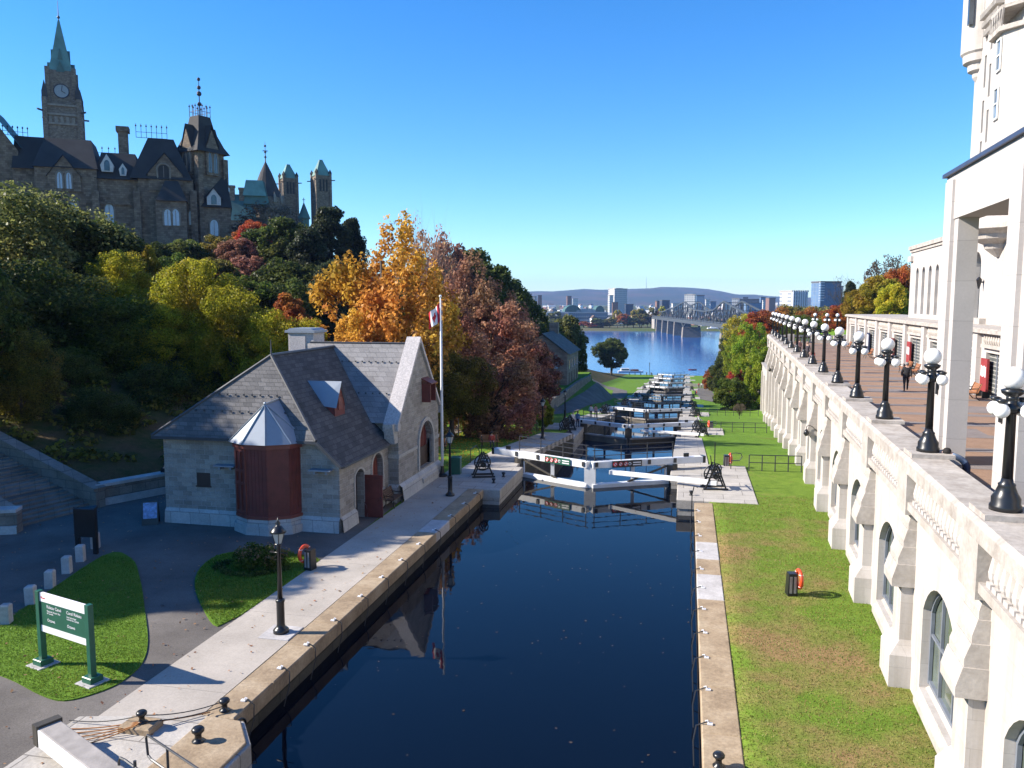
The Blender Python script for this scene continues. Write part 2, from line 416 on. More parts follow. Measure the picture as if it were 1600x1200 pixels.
# parliament
M['nepean'] = masonry('brown_sandstone', (0.165,0.122,0.09), (0.30,0.232,0.168), (0.13,0.105,0.085), 0.9, 0.4, 0.02, stain=0.4, bmp=0.6)
M['trim_ochre'] = plain('ochre_stone_trim', (0.24,0.20,0.16), 0.8, var=0.2, sc=1.0)
M['slate_black'] = plain('black_slate_roof', (0.034,0.031,0.030), 0.85, var=0.25, sc=0.4)
M['copper'] = plain('green_copper_roof', (0.115,0.235,0.205), 0.6, var=0.25, sc=0.25)
M['copper_deep'] = plain('dark_green_copper_roof', (0.05,0.12,0.105), 0.6, var=0.3, sc=0.25)
M['white_trim'] = plain('pale_dormer_trim', (0.5,0.5,0.49), 0.6)
M['pale_glass'] = plain('painted_sky_reflection_glass', (0.42,0.50,0.60), 0.15, var=0.1)  # pale blue base colour paints the sky's reflection into the panes
M['iron_far'] = plain('dark_roof_ironwork', (0.03,0.028,0.04), 0.5)
M['sash_glass'] = glass('blue_grey_sash_glass', (0.10,0.14,0.19), 0.15)
M['clock'] = plain('pale_clock_face', (0.26,0.28,0.31), 0.4)
# vegetation
M['grass'] = None
M['bark'] = plain('grey_brown_bark', (0.075,0.06,0.048), 0.9, var=0.3, sc=2, bmp=0.5)
M['bark_pale'] = plain('pale_grey_bark', (0.24,0.20,0.185), 0.9, var=0.3, sc=2)
F = {}
F['darkgreen'] = foliage('dark_green_leaves', (0.032,0.047,0.011), (0.078,0.105,0.023), (0.16,0.185,0.042))
F['midgreen'] = foliage('mid_green_leaves', (0.045,0.075,0.012), (0.105,0.155,0.022), (0.19,0.24,0.038))
F['willow'] = foliage('grey_green_leaves', (0.06,0.073,0.02), (0.15,0.165,0.048), (0.29,0.29,0.095))
F['yellowgreen'] = foliage('yellow_green_leaves', (0.15,0.165,0.014), (0.37,0.36,0.028), (0.60,0.51,0.045))
F['brightgreen'] = foliage('bright_green_leaves', (0.10,0.16,0.014), (0.22,0.31,0.026), (0.36,0.44,0.042))
F['gold'] = foliage('golden_orange_leaves', (0.27,0.15,0.022), (0.57,0.315,0.045), (0.76,0.48,0.085))
F['orange'] = foliage('orange_leaves', (0.18,0.06,0.02), (0.36,0.13,0.03), (0.48,0.21,0.04))
F['redorange'] = foliage('red_orange_leaves', (0.26,0.05,0.02), (0.46,0.11,0.04), (0.56,0.17,0.06))
F['rust'] = foliage('rust_brown_leaves', (0.17,0.09,0.05), (0.38,0.205,0.115), (0.58,0.35,0.19))
F['maroon'] = foliage('dull_maroon_leaves', (0.10,0.048,0.03), (0.23,0.11,0.068), (0.37,0.20,0.12))
F['olive'] = foliage('olive_leaves', (0.07,0.066,0.014), (0.175,0.16,0.027), (0.31,0.255,0.045))
F['yellow'] = foliage('yellow_leaves', (0.15,0.125,0.015), (0.30,0.24,0.025), (0.42,0.33,0.04))
F['tanbrown'] = foliage('tan_brown_twigs', (0.08,0.06,0.045), (0.15,0.115,0.085), (0.22,0.17,0.12))
F['pine'] = foliage('blackish_green_needles', (0.018,0.026,0.012), (0.042,0.056,0.024), (0.085,0.10,0.045))
F['flower'] = foliage('pinkish_flower_heads', (0.16,0.13,0.04), (0.32,0.20,0.09), (0.5,0.32,0.2))
def grass_mat(name, greens, browns, lo, hi, bscale, fade=False):
    m, nt, b = nm(name)
    b.inputs['Roughness'].default_value = 0.95; b.inputs['Specular IOR Level'].default_value = 0.12
    p = coords(nt)
    g = ramp(nt, noise(nt, p, 1.6, 6, 0.65), [(0.3, greens[0]), (0.7, greens[1])])
    w = ramp(nt, noise(nt, p, 3.0, 5, 0.7), [(0.3, browns[0]), (0.7, browns[1])])
    f = noise(nt, p, bscale, 7, 0.62)
    k = N(nt, 'ShaderNodeMapRange'); k.inputs[1].default_value = lo; k.inputs[2].default_value = hi
    if fade:
        sp = N(nt, 'ShaderNodeSeparateXYZ'); nt.links.new(p, sp.inputs[0])
        fr = N(nt, 'ShaderNodeMapRange'); fr.inputs[1].default_value = 34; fr.inputs[2].default_value = 58; fr.inputs[3].default_value = 0.0; fr.inputs[4].default_value = 0.2
        nt.links.new(sp.outputs[1], fr.inputs[0])
        sb = N(nt, 'ShaderNodeMath', operation='SUBTRACT'); nt.links.new(f, sb.inputs[0]); nt.links.new(fr.outputs[0], sb.inputs[1]); f = sb.outputs[0]
    nt.links.new(f, k.inputs[0])
    c = mix(nt, k.outputs[0], g, w)
    fine = ramp(nt, noise(nt, p, 16, 4, 0.7), [(0.3, (0.62,)*3), (0.7, (1.3,)*3)])
    nt.links.new(mix(nt, 1.0, c, fine, 'MULTIPLY'), b.inputs['Base Color'])
    bump(nt, b, noise(nt, p, 30, 4, 0.7), 0.8, 0.05)
    return m
M['grass'] = grass_mat('lawn_grass', ((0.085,0.16,0.016),(0.14,0.25,0.028)), ((0.12,0.09,0.03),(0.17,0.12,0.045)), 0.60, 0.78, 0.25)
M['grass_worn'] = grass_mat('worn_lawn_grass', ((0.105,0.175,0.02),(0.175,0.265,0.034)), ((0.22,0.145,0.06),(0.33,0.22,0.10)), 0.44, 0.60, 0.22, fade=True)
M['litter'] = grass_mat('leaf_litter', ((0.045,0.055,0.015),(0.08,0.085,0.025)), ((0.09,0.06,0.03),(0.15,0.10,0.05)), 0.4, 0.6, 0.4)
M['farland'] = grass_mat('far_land', ((0.05,0.085,0.025),(0.08,0.12,0.03)), ((0.10,0.09,0.05),(0.15,0.12,0.07)), 0.4, 0.7, 0.012)
M['rock'] = mottled('grey_rock', [(0.3,(0.12,0.11,0.105)),(0.7,(0.24,0.22,0.205))], 0.4, bmp=0.6)
M['hills'] = grass_mat('hill_forest', ((0.022,0.035,0.018),(0.04,0.055,0.025)), ((0.07,0.05,0.03),(0.10,0.07,0.04)), 0.45, 0.65, 0.003)
M['water'] = water_mat('canal_water', (0.002,0.004,0.009), 0.02, 0.7, 0.10, (1,1,1), spec=0.36)
M['lockwater'] = water_mat('lock_water', (0.006,0.018,0.04), 0.05, 1.2, 0.12, (1,1,1))
M['river'] = water_mat('river_water', (0.012,0.085,0.30), 0.12, 0.35, 0.6, (1,0.5,1), 0.3)
# ---------------------------------------------------------------- terrain
GY = [52.5, 87, 127, 168, 209, 250, 291, 332, 373]
GZ = [0, -2.8, -6.5, -10.4, -13.6, -15.8, -18.5, -20.8, -22.9]
_gy = [-200, 53, 58, 85, 93, 125, 133, 166, 174, 207, 216, 248, 256, 290, 331, 372, 383]
_gz = [0, 0, -0.25, -2.8, -3.1, -6.5, -6.9, -10.4, -10.8, -13.6, -13.9, -15.8, -16.1, -18.5, -20.8, -22.9, -23.3]
RIVER_Z = -25.5
def g(y): return float(np.interp(y, _gy, _gz))
def sm(t):
    t = min(1.0, max(0.0, t)); return t*t*(3-2*t)
def xr(y): return float(np.interp(y, [384, 430, 640, 700, 760, 830, 1000], [12, 22, 33, 40, 62, 100, 170]))
def T(x, y):
    if y > 383:
        if x > xr(y) and y < 1000:
            return RIVER_Z - 0.6 + (26 + RIVER_Z*0 - 6*sm((y-600)/200)) * sm((x - xr(y) + 3) / 55)
        if y > 1012 + 14*math.sin(x*0.02) + 10*math.sin(x*0.007+1):
            return -22.8 + 14*sm((y-1400)/4000)
        if x < -105:
            return RIVER_Z - 5 + 52*sm((-x-95)/60)*(1-sm((y-400)/60))
        return float(np.interp(y, [383, 388], [-23.3, -31])) if y < 388 else -31.0
    z0 = g(y)
    if -12.0 < x < 1.0: return z0 - 10
    if x < 0:
        if 98 < y < 190 and x < -13.5:
            z0 = z0 + (max(z0, -5.9) - z0) * sm((-x-13.5)/6.5) * sm((y-98)/25) * sm((190-y)/20)
        xh = float(np.interp(y, [0, 34, 41, 52, 62, 110, 200, 383], [33.5, 33.5, 31.5, 28, 27, 27.5, 25, 24]))
        s = -x - xh
        z = z0
        if 110 < y < 176 and x < -20.45 and -x < 44: z = max(z, -4.4 if y > 113 else z0)
        if s > 0:
            top = float(np.interp(y, [0, 180, 240, 290, 340, 383], [20.5, 20.5, 18.5, 11, -6, -21]))
            top = top + (23 - top) * sm((s - 60) / 50)
            base = max(z0, -4.4) if 110 < y < 176 else z0
            z = max(z, base + (top - base) * (0.62*min(1, s/62) + 0.38*sm(s/62)) + (0.7*sm(s/1.5) if y < 70 else 0))
        return z
    z = z0
    if y > 116:
        xe = float(np.interp(y, [116, 150, 250, 383], [11.5, 10, 7, 9]))
        z = z0 + (5.2 - z0) * sm((x - xe) / 26.0)
    elif x > 9 + 0.05*y:
        z = z0
    return z
def lines(segs):
    out = [segs[0][0]]
    for a, b, st in segs:
        n = max(1, round((b-a)/st)); out += [a + (b-a)*(i+1)/n for i in range(n)]
    return out
gx = lines([(-9000,-2000,1400),(-2000,-400,200),(-400,-130,22),(-130,-46,4),(-46,-13,1.1)]) + [-12.3,-11.8,-6,0.85,1.4] + lines([(2.2,14,1.2),(14,60,3.5),(60,220,14),(220,800,90),(800,2600,450),(2600,9000,1600)])
gx = sorted(gx + [-20.7,-20.3])
gyl = sorted(lines([(-60,0,10),(0,130,1.6),(130,384,3.2),(384,400,4),(400,760,15),(760,1100,20),(1100,2000,150),(2000,9000,1400)]))
tv = [(x, y, T(x, y)) for y in gyl for x in gx]
tf, tm = [], []
nx = len(gx)
for j in range(len(gyl)-1):
    for i in range(nx-1):
        tf.append((j*nx+i, j*nx+i+1, (j+1)*nx+i+1, (j+1)*nx+i))
        cx, cy = (gx[i]+gx[i+1])/2, (gyl[j]+gyl[j+1])/2
        if cy > 900 or cx < -400 or cx > 400: k = 3
        elif cy > 384: k = 4 if cx < xr(cy) + 9 else 2
        elif cx > 0: k = 0 if cy < 62 else 1
        else:
            xh = 33 if cy < 41 else 27.5
            k = 2 if -cx > xh or (34 < cy < 50 and -cx > 26.5) else 1
        tm.append(k)
me = bpy.data.meshes.new('ground')
me.from_pydata(tv, [], tf)
for k in ('grass_worn','grass','litter','farland','rock'): me.materials.append(M[k])
me.polygons.foreach_set('material_index', tm)
me.polygons.foreach_set('use_smooth', [True]*len(tf))
tag(link(bpy.data.objects.new('ground', me)), kind='structure')

def sheet(name, pts, z, mat, kind='structure', th=0.0):
    b = MB()
    b.add([(p[0], p[1], z) for p in pts], [tuple(range(len(pts)))])
    if th:
        b.add([(p[0], p[1], z) for p in pts] + [(p[0], p[1], z-th) for p in pts], [(i, len(pts)+i, len(pts)+(i+1)%len(pts), (i+1)%len(pts)) for i in range(len(pts))])
    return b.build(name, mat, kind=kind)
def smooth_loop(pts, n=6):
    out = []; k = len(pts)
    for i in range(k):
        p0, p1, p2, p3 = (Vector((*pts[(i+j-1) % k], 0)) for j in range(4))
        for t in range(n):
            t /= n
            q = 0.5*((2*p1)+(p2-p0)*t+(2*p0-5*p1+4*p2-p3)*t*t+(3*p1-p0-3*p2+p3)*t**3)
            out.append((q.x, q.y))
    return out
def drape(name, pts, w, mat, dz=0.05, kind='structure'):
    # a path strip over the terrain: pts (x,y), width w (one value or a list)
    b = MB(); vs = []
    P = [Vector((p[0], p[1], 0)) for p in pts]
    Q = []
    for i in range(len(P)-1):
        n = max(2, int((P[i+1]-P[i]).length/1.2))
        for t in range(n): Q.append((P[i].lerp(P[i+1], t/n), (w if not isinstance(w, list) else w[i]+(w[i+1]-w[i])*t/n)))
    Q.append((P[-1], w if not isinstance(w, list) else w[-1]))
    K = 6
    for i, (p, ww) in enumerate(Q):
        d = (Q[min(i+1,len(Q)-1)][0]-Q[max(i-1,0)][0]).normalized(); s = Vector((d.y,-d.x,0))
        for j in range(K+1):
            q = p + s*((j/K-0.5)*ww); vs.append((q.x, q.y, T(q.x, q.y)+dz))
    fs = [(i*(K+1)+j, i*(K+1)+j+1, (i+1)*(K+1)+j+1, (i+1)*(K+1)+j) for i in range(len(Q)-1) for j in range(K)]
    return b.add(vs, fs).build(name, mat, smooth=True, kind=kind)

# paved yard, walk and lawns on the left bank
sheet('plaza', [(-33.5,-30),(-15.1,-30),(-15.1,34.2),(-15.6,48.3),(-24,48.8),(-29,43),(-31.2,36.5),(-33.5,33)], 0.012, M['asphalt'])
b = MB()
y = -20.0
while y < 49.5:
    y1 = min(49.6, y + 5.6)
    b.box((-15.1, y+0.012, -0.1), (-12.45, y1, 0.03)); y = y1
b.build('walkway', M['concrete'], kind='structure')
lawn_a = [tuple(at_z(px,py,0.05).xy) for px,py in [(160,868),(205,872),(219,905),(226,950),(231,1000),(222,1035),(190,1064),(150,1082),(100,1094),(62,1084),(10,1058),(-70,1035),(-160,1040),(-110,1010),(-10,980)]]
sheet('sign_lawn', smooth_loop(lawn_a, 4), 0.05, M['grass'], th=0.06)
lawn_b = [(-15.13,30.6),(-15.13,27.2),(-15.13,24.4)] + [tuple(at_z(px,py,0.05).xy) for px,py in [(340,978),(318,952),(304,915),(312,888),(338,868),(380,860),(440,858)]]
sheet('shrub_lawn', lawn_b[:3] + smooth_loop(lawn_b, 4)[12:-4], 0.05, M['grass'], th=0.06)
drape('left_path', [(-21.2,50),(-23.2,58),(-23.6,71),(-23.2,88),(-22.0,105),(-18.4,125),(-17.3,150),(-17.0,190),(-17.5,215),(-19,235),(-24,252),(-32,262)], [4.4,4,3.6,3.6,3.6,3.4,3.4,3.6,4,4,4,4], M['asphalt'])
drape('right_path', [(6,262),(5,236),(6.2,205),(6.5,188)], [5,5,5,0.8], M['asphalt'])

# ---------------------------------------------------------------- water
MB().quad((-12.2,-60,-0.85),(1.2,-60,-0.85),(1.2,52.6,-0.85),(-12.2,52.6,-0.85)).build('canal_water', M['water'], kind='structure')
CW = [-4.2, -7.8, -11.5, -14.7, -16.9, -21.4, -21.9, -24.0]
for k in range(8):
    MB().quad((-11.4,GY[k]+1.0,CW[k]),(-0.5,GY[k]+1.0,CW[k]),(-0.5,GY[k+1]+0.6,CW[k]),(-11.4,GY[k+1]+0.6,CW[k])).build('lock_water', M['lockwater'], kind='structure')
MB().quad((-4000,372.5,RIVER_Z),(4000,372.5,RIVER_Z),(4000,1300,RIVER_Z),(-4000,1300,RIVER_Z)).build('river_water', M['river'], kind='structure')

# ---------------------------------------------------------------- quay walls of the upper basin
def quay(x_in, x_out, y0, y1, name, label, grey, seed, step):
    rnd = random.Random(seed)
    e = empty(name, (x_in, y0, 0), label=label, cat='quay wall')
    s = 1 if x_out > x_in else -1
    b = MB(); b.box((min(x_in+0.06*s,x_out), y0, -6), (max(x_in+0.06*s,x_out), y1, -0.42)); b.build('wall', M['wetwall'], e)
    c1, c2 = MB(), MB(); y = y0
    while y < y1 - 0.3:
        l = step*rnd.uniform(0.8, 1.25); yy = min(y1, y+l)
        if y1 - yy < 0.6: yy = y1
        dst = c2 if rnd.random() < grey else c1
        dz = rnd.uniform(-0.012, 0.014)
        dst.chbox((min(x_in,x_out), y+0.008, -0.42), (max(x_in,x_out), yy-0.008, 0.04+dz), 0.03)
        y = yy
    if c1.v: c1.build('coping', M['coping'], e)
    if c2.v: c2.build('coping', M['coping_grey'], e)
    return e
quay(-11.5, -12.44, 18.0, 45.2, 'quay_wall', 'tan stone quay wall under the walk beside the stone lock house', 0.12, 3, 2.3)
quay(0.59, 1.56, -10, 44.1, 'quay_wall', 'low pale quay wall along the worn lawn on the hotel side', 0.42, 14, 2.4)
# ---------------------------------------------------------------- stone lock house
def arch_pts(w, spring, n=12, rise=None):
    # half outline points of an arch, from right spring to left spring; local x centred
    rise = w/2 if rise is None else rise
    if rise >= w/2 - 1e-6:
        return [(w/2*math.cos(math.pi*i/n), spring + w/2*math.sin(math.pi*i/n)) for i in range(n+1)]
    rad = (w*w/4 + rise*rise)/(2*rise); a = math.asin(w/2/rad)
    return [(rad*math.sin(a - 2*a*i/n), spring - (rad - rise) + rad*math.cos(a - 2*a*i/n)) for i in range(n+1)]
def pointed(w, spring, rise, n=5):
    out = []
    for i in range(n+1):
        t = i/n; out.append((w/2*(1 - t**1.7), spring + rise*math.sin(t*math.pi/2)))
    return out + [(-x, z) for x, z in out[-2::-1]]

H = empty('lock_house', (-20, 40, 0), label='grey stone lock house with slate roof and red bay window by the canal', cat='stone house')
ex, fy = -16.0, 34.55      # canal facade plane, front plane
def wallbase(b, p, q, out, z0=0.0, z1=0.75, d=0.18):
    # battered base course: slopes outward to the foot
    p, q, out = Vector(p), Vector(q), Vector(out)
    vs = [p+out*d+Vector((0,0,z0)), q+out*d+Vector((0,0,z0)), q+out*(d*0.7)+Vector((0,0,z1-0.15)), p+out*(d*0.7)+Vector((0,0,z1-0.15)), q+Vector((0,0,z1)), p+Vector((0,0,z1))]
    b.add(vs, [(0,1,2,3),(3,2,4,5)])
# main block walls (front, left, back) and the facade with its openings
b = MB()
b.prism([(-25.4,0),(-16,0),(-16,3.46),(-17.1,4.5),(-25.4,4.5)], 'y', fy, fy+0.5)
b.box((-25.4,fy+0.5,0),(-24.9,48.0,4.5)); b.box((-25.4,47.6,0),(-16.2,48.0,4.5))
# facade x=-16 from y 34.55 to 41: door opening 36.55..37.55, arched window 38.6..40.0
def facade(b, x0, x1, ops, y0, y1, ztop):
    ys = sorted([y0, y1] + [o[0] for o in ops] + [o[1] for o in ops])
    for a, c in zip(ys[:-1], ys[1:]):
        o = next((o for o in ops if abs(o[0]-a) < 1e-6 and abs(o[1]-c) < 1e-6), None)
        if o is None: b.box((x0, a, 0), (x1, c, ztop)); continue
        yo0, yo1, zs, spring, rise = o
        w = yo1-yo0; cy = (yo0+yo1)/2
        if zs > 0: b.box((x0, a, 0), (x1, c, zs))
        pts = [(cy+px, pz) for px, pz in arch_pts(w, spring, 10, rise)]
        for i in range(len(pts)-1):
            p, q = pts[i], pts[i+1]
            b.add([(x0,p[0],p[1]),(x0,q[0],q[1]),(x0,q[0],ztop),(x0,p[0],ztop),(x1,p[0],p[1]),(x1,q[0],q[1]),(x1,q[0],ztop),(x1,p[0],ztop)],
                  [(0,1,2,3),(7,6,5,4),(0,4,5,1),(3,2,6,7)])
facade(b, -16.45, ex, [(36.35,37.45,0,2.35,0.28),(38.55,40.05,0.95,2.25,0.75)], fy+0.5, 40.9, 3.46)
# gable wing walls
gx0 = -15.4
gpoly = [(40.9,0),(48.1,0),(48.1,4.45),(44.5,8.62),(40.9,4.45)]
# gable front with its big arch (centre y 45.9, width 2.5): built in vertical slabs
def gtop(y): return 8.62 - abs(y-44.5)*(8.62-4.45)/3.6
acy, aw, aspr, asill = 45.55, 2.5, 2.55, 1.05
ysl = sorted({40.9, 44.5, 48.1, acy-aw/2, acy+aw/2} | {acy + aw/2*math.cos(math.pi*i/14) for i in range(15)})
for a, c in zip(ysl[:-1], ysl[1:]):
    inside = acy-aw/2-1e-6 <= a and c <= acy+aw/2+1e-6
    def az(y): return aspr + math.sqrt(max(0, (aw/2)**2-(y-acy)**2))
    segs = [(0, 0, gtop(a), gtop(c))] if not inside else [(0, 0, asill, asill), (az(a), az(c), gtop(a), gtop(c))]
    for z0a, z0c, z1a, z1c in segs:
        b.add([(gx0,a,z0a),(gx0,c,z0c),(gx0,c,z1c),(gx0,a,z1a),(gx0-0.55,a,z0a),(gx0-0.55,c,z0c),(gx0-0.55,c,z1c),(gx0-0.55,a,z1a)],
              [(0,1,2,3),(7,6,5,4),(0,4,5,1),(3,2,6,7),(1,5,6,2),(0,3,7,4)])
b.box((-24.9,40.9,3.4),(gx0-0.55,41.35,4.45)); b.box((-16.45,40.9,0),(gx0-0.55,41.35,3.4)); b.box((-24.9,47.62,0),(gx0-0.55,48.1,4.45))
b.build('wall', M['rubble'], H)
b = MB()
wallbase(b, (-25.4,fy,0), (-16,fy,0), (0,-1,0)); wallbase(b, (-16,fy,0), (-16,36.35,0), (1,0,0)); wallbase(b, (-16,37.45,0), (-16,40.9,0), (1,0,0))
wallbase(b, (gx0,40.9,0), (gx0,48.1,0), (1,0,0), z1=0.95, d=0.3); wallbase(b, (-16,40.9,0), (gx0,40.9,0), (0,-1,0), z1=0.95, d=0.3); wallbase(b, (gx0,48.1,0), (-20,48.1,0), (0,1,0), z1=0.95)
b.build('base_course', M['base_course'], H)
b = MB()   # stone trim: band, arch rings, sills, quoins
b.box((gx0,40.9,2.42),(gx0+0.06,acy-aw/2-0.32,2.62)); b.box((gx0,acy+aw/2+0.32,2.42),(gx0+0.06,48.1,2.62)); b.box((-16,40.84,2.42),(gx0+0.06,40.9,2.62))
def ring(b, x, cy, w, spr, sill, t, d, rise=None):
    o = [(cy+px, pz) for px, pz in arch_pts(w, spr, 16, rise)]
    k = (w/2+t)/(w/2)
    oo = [(cy+px*k, spr+(pz-spr)*k if rise is None else pz + t*0.8) for px, pz in arch_pts(w, spr, 16, rise)]
    o = [(cy+w/2, sill)] + o + [(cy-w/2, sill)]; oo = [(cy+w/2+t, sill)] + oo + [(cy-w/2-t, sill)]
    for i in range(len(o)-1):
        p, q, r_, s_ = o[i], o[i+1], oo[i+1], oo[i]
        b.add([(x,*p),(x,*q),(x,*r_),(x,*s_),(x+d,*p),(x+d,*q),(x+d,*r_),(x+d,*s_)], [(0,1,2,3),(7,6,5,4),(0,4,5,1),(3,2,6,7)])
ring(b, gx0-0.02, acy, aw+0.1, aspr, 1.05, 0.22, 0.12); ring(b, gx0-0.30, acy, aw, aspr, 1.05, 0.12, 0.14)
ring(b, ex-0.01, 39.3, 1.5, 2.25, 1.0, 0.14, 0.05, 0.75); ring(b, ex-0.01, 36.9, 1.1, 2.35, 0.8, 0.12, 0.05, 0.28)
b.prism([(gx0-0.3,1.05),(gx0+0.34,0.55),(gx0+0.34,0.3),(gx0-0.3,0.3)], 'y', acy-aw/2-0.15, acy+aw/2+0.15)
b.prism([(ex-0.4,1.12),(ex+0.10,0.93),(ex+0.10,0.78),(ex-0.4,0.78)], 'y', 38.45, 40.15)
# stepped kneeler between main eave and gable
for i in range(4):
    b.box((-16.0+0.02*i, 40.4-0.1*i, 3.3+0.28*i), (gx0-0.02, 40.92, 3.58+0.28*i))
b.build('stone_trim', M['ashlar_trim'], H)
# roofs
ax, ay, az_ = -20.7, 36.95, 8.28
b = MB()   # front hip and left slope
b.quad((-25.75,34.15,4.42),(-16.95,34.15,4.46),(ax,ay,az_))
b.quad((-25.75,48.2,4.42),(-25.75,34.15,4.42),(ax,ay,az_),(ax,44.9,8.3))
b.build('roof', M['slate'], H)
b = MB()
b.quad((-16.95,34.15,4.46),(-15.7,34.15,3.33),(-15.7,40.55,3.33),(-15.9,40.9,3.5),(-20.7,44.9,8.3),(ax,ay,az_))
b.build('roof', M['slate_shaded'], H)
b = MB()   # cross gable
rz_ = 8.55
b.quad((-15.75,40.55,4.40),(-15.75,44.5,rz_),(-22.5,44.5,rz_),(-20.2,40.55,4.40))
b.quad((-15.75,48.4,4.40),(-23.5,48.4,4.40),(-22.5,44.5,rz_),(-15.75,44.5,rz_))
b.build('roof', M['slate_sunlit'], H)
b = MB()   # eave boards, hip and ridge caps
b.beam((-25.75,34.13,4.36),(-16.95,34.13,4.40),0.06,0.14); b.beam((-16.95,34.12,4.40),(-15.7,34.12,3.27),0.06,0.16); b.beam((-15.68,34.15,3.27),(-15.68,40.5,3.27),0.06,0.12)
b.tube([(-16.95,34.15,4.5),(ax,ay,az_+0.03)],0.075,6); b.tube([(-25.75,34.15,4.45),(ax,ay,az_+0.03)],0.075,6); b.tube([(ax,ay,az_+0.04),(ax,44.6,8.36)],0.08,6)
b.tube([(-15.7,44.5,rz_+0.03),(-22.3,44.5,rz_+0.03)],0.06,6); b.tube([(-15.72,40.6,3.5),(-20.65,44.75,8.34)],0.09,6)
b.tube([(-15.66,34.3,3.25),(-15.66,40.4,3.25)],0.05,6)
b.tube([(ax,ay,8.3),(ax,ay,9.1)],[0.05,0.015],6)
b.build('roof_flashing', M['lead'], H)
b = MB()   # raking copings of the gable
for s in (-1, 1):
    ye = 44.5 + s*3.95
    b.add([(gx0-0.72,44.5,8.68),(gx0-0.72,ye,4.12),(gx0+0.14,ye,4.12),(gx0+0.14,44.5,8.68),(gx0-0.72,44.5,8.98),(gx0-0.72,ye,4.40),(gx0+0.14,ye,4.40),(gx0+0.14,44.5,8.98)],
          [(0,1,2,3),(7,6,5,4),(0,4,5,1),(1,5,6,2),(2,6,7,3),(3,7,4,0)] if s < 0 else [(3,2,1,0),(4,5,6,7),(1,5,4,0),(2,6,5,1),(3,7,6,2),(0,4,7,3)])
    b.box((gx0-0.72, ye-0.3 if s>0 else ye-0.12, 4.0), (gx0+0.16, ye+0.12 if s>0 else ye+0.3, 4.38))
b.build('gable_coping', M['coping_pale'], H)
b = MB(); b.box((-23.75,44.5,7.0),(-22.1,46.0,9.15)); b.box((-23.6,44.42,8.0),(-22.6,44.5,8.95)); ch = b.build('chimney', M['coping_pale'], H)
b = MB(); b.box((-23.9,44.35,9.15),(-21.95,46.15,9.3)); b.prism([(-23.8,9.3),(-22.05,9.3),(-22.25,9.42),(-23.6,9.42)],'y',44.45,46.05); b.build('chimney_cap', M['zinc'], ch)
# dormer on the shaded slope
dm = MB(); dm.add([(-17.55,37.55,5.15),(-17.55,38.75,5.15),(-17.55,38.75,5.75),(-17.55,38.15,6.86),(-17.55,37.55,5.75)], [(0,1,2,3,4)])
dm.add([(-17.55,37.55,5.15),(-17.55,37.55,5.75),(-19.3,37.55,5.75)],[(0,1,2)]); dm.add([(-17.55,38.75,5.15),(-19.3,38.75,5.75),(-17.55,38.75,5.75)],[(0,1,2)])
do = dm.build('dormer', M['red_wood'], H)
b = MB(); 
for s, y_ in ((-1,37.45),(1,38.85)):
    b.quad((-17.42,38.15,6.92),(-17.42,y_,5.6),(-18.35,y_,5.72),(-19.45,38.15,6.92), m=0)
b.build('dormer_roof', M['zinc'], do)
b = MB(); b.box((-17.53,37.9,5.45),(-17.5,38.4,6.1)); b.build('dormer_vent', M['red_bright'], do)
# box shutter high in the gable
b = MB(); b.box((gx0-0.1,44.95,5.05),(gx0+0.03,46.0,6.35)); b.box((gx0+0.03,44.95,5.05),(gx0+0.55,45.03,6.15)); b.box((gx0+0.03,45.92,5.05),(gx0+0.55,46.0,6.15)); b.prism([(gx0,6.5),(gx0+0.62,6.2),(gx0+0.62,6.13),(gx0,6.4)],'y',44.9,46.05)
b.build('hatch', M['red_wood'], H)
# door standing open and its dark doorway
b = MB(); b.box((-16.44,36.35,0),(-16.38,37.45,2.7)); b.build('doorway', M['dark_wood'], H)
b = MB(); b.cbox((-15.5,37.5,1.12),(0.98,0.06,2.2)); b.cbox((-15.5,37.455,1.62),(0.7,0.03,0.8)); b.cbox((-15.5,37.455,0.6),(0.7,0.03,0.75)); d = b.build('door', M['red_wood'], H)
MB().ball((-15.1,37.44,1.05),0.04,8).build('door_knob', M['iron'], d)
b = MB(); b.add([(-16.3,39.3+px,pz) for px,pz in [(0.75,1.0)]+arch_pts(1.5,2.25,10,0.75)+[(-0.75,1.0)]], [tuple(range(13))])
for yy in (38.95,39.3,39.65): b.box((-16.3,yy-0.025,1.0),(-16.26,yy+0.025,2.9))
b.build('shuttered_window', M['red_bright'], H)
b = MB(); b.add([(gx0-0.36,acy+px,pz) for px,pz in [(aw/2,1.05)]+arch_pts(aw,aspr,14)+[(-aw/2,1.05)]], [tuple(range(17))])
for yy in np.linspace(acy-1.1,acy+1.1,9): b.box((gx0-0.36,yy-0.02,1.05),(gx0-0.33,yy+0.02,aspr+math.sqrt(max(0.01,1.5-(yy-acy)**2))))
aw_o = b.build('arched_window', M['red_wood'], H)
b = MB(); b.box((gx0-0.34,acy-aw/2,1.06),(gx0-0.3,acy+aw/2,2.2)); b.build('grille', M['dark_wood'], aw_o)
b = MB(); b.box((-23.6,fy-0.02,1.95),(-22.86,fy+0.1,2.6)); b.box((-23.66,fy-0.04,1.88),(-22.8,fy-0.02,1.95)); b.build('small_window', M['dark_wood'], H)
for s in ((-22.35,3.05),(-17.35,3.05)):
    b = MB(); b.box((s[0],fy-0.5,s[1]),(s[0]+1.1,fy-0.05,s[1]+0.06)); b.box((s[0]+0.2,fy-0.4,s[1]-0.16),(s[0]+0.3,fy-0.05,s[1])); b.box((s[0]+0.8,fy-0.4,s[1]-0.16),(s[0]+0.9,fy-0.05,s[1])); b.build('wall_shelf', M['zinc'], H)
b = MB()   # rows of snow guards on the slates
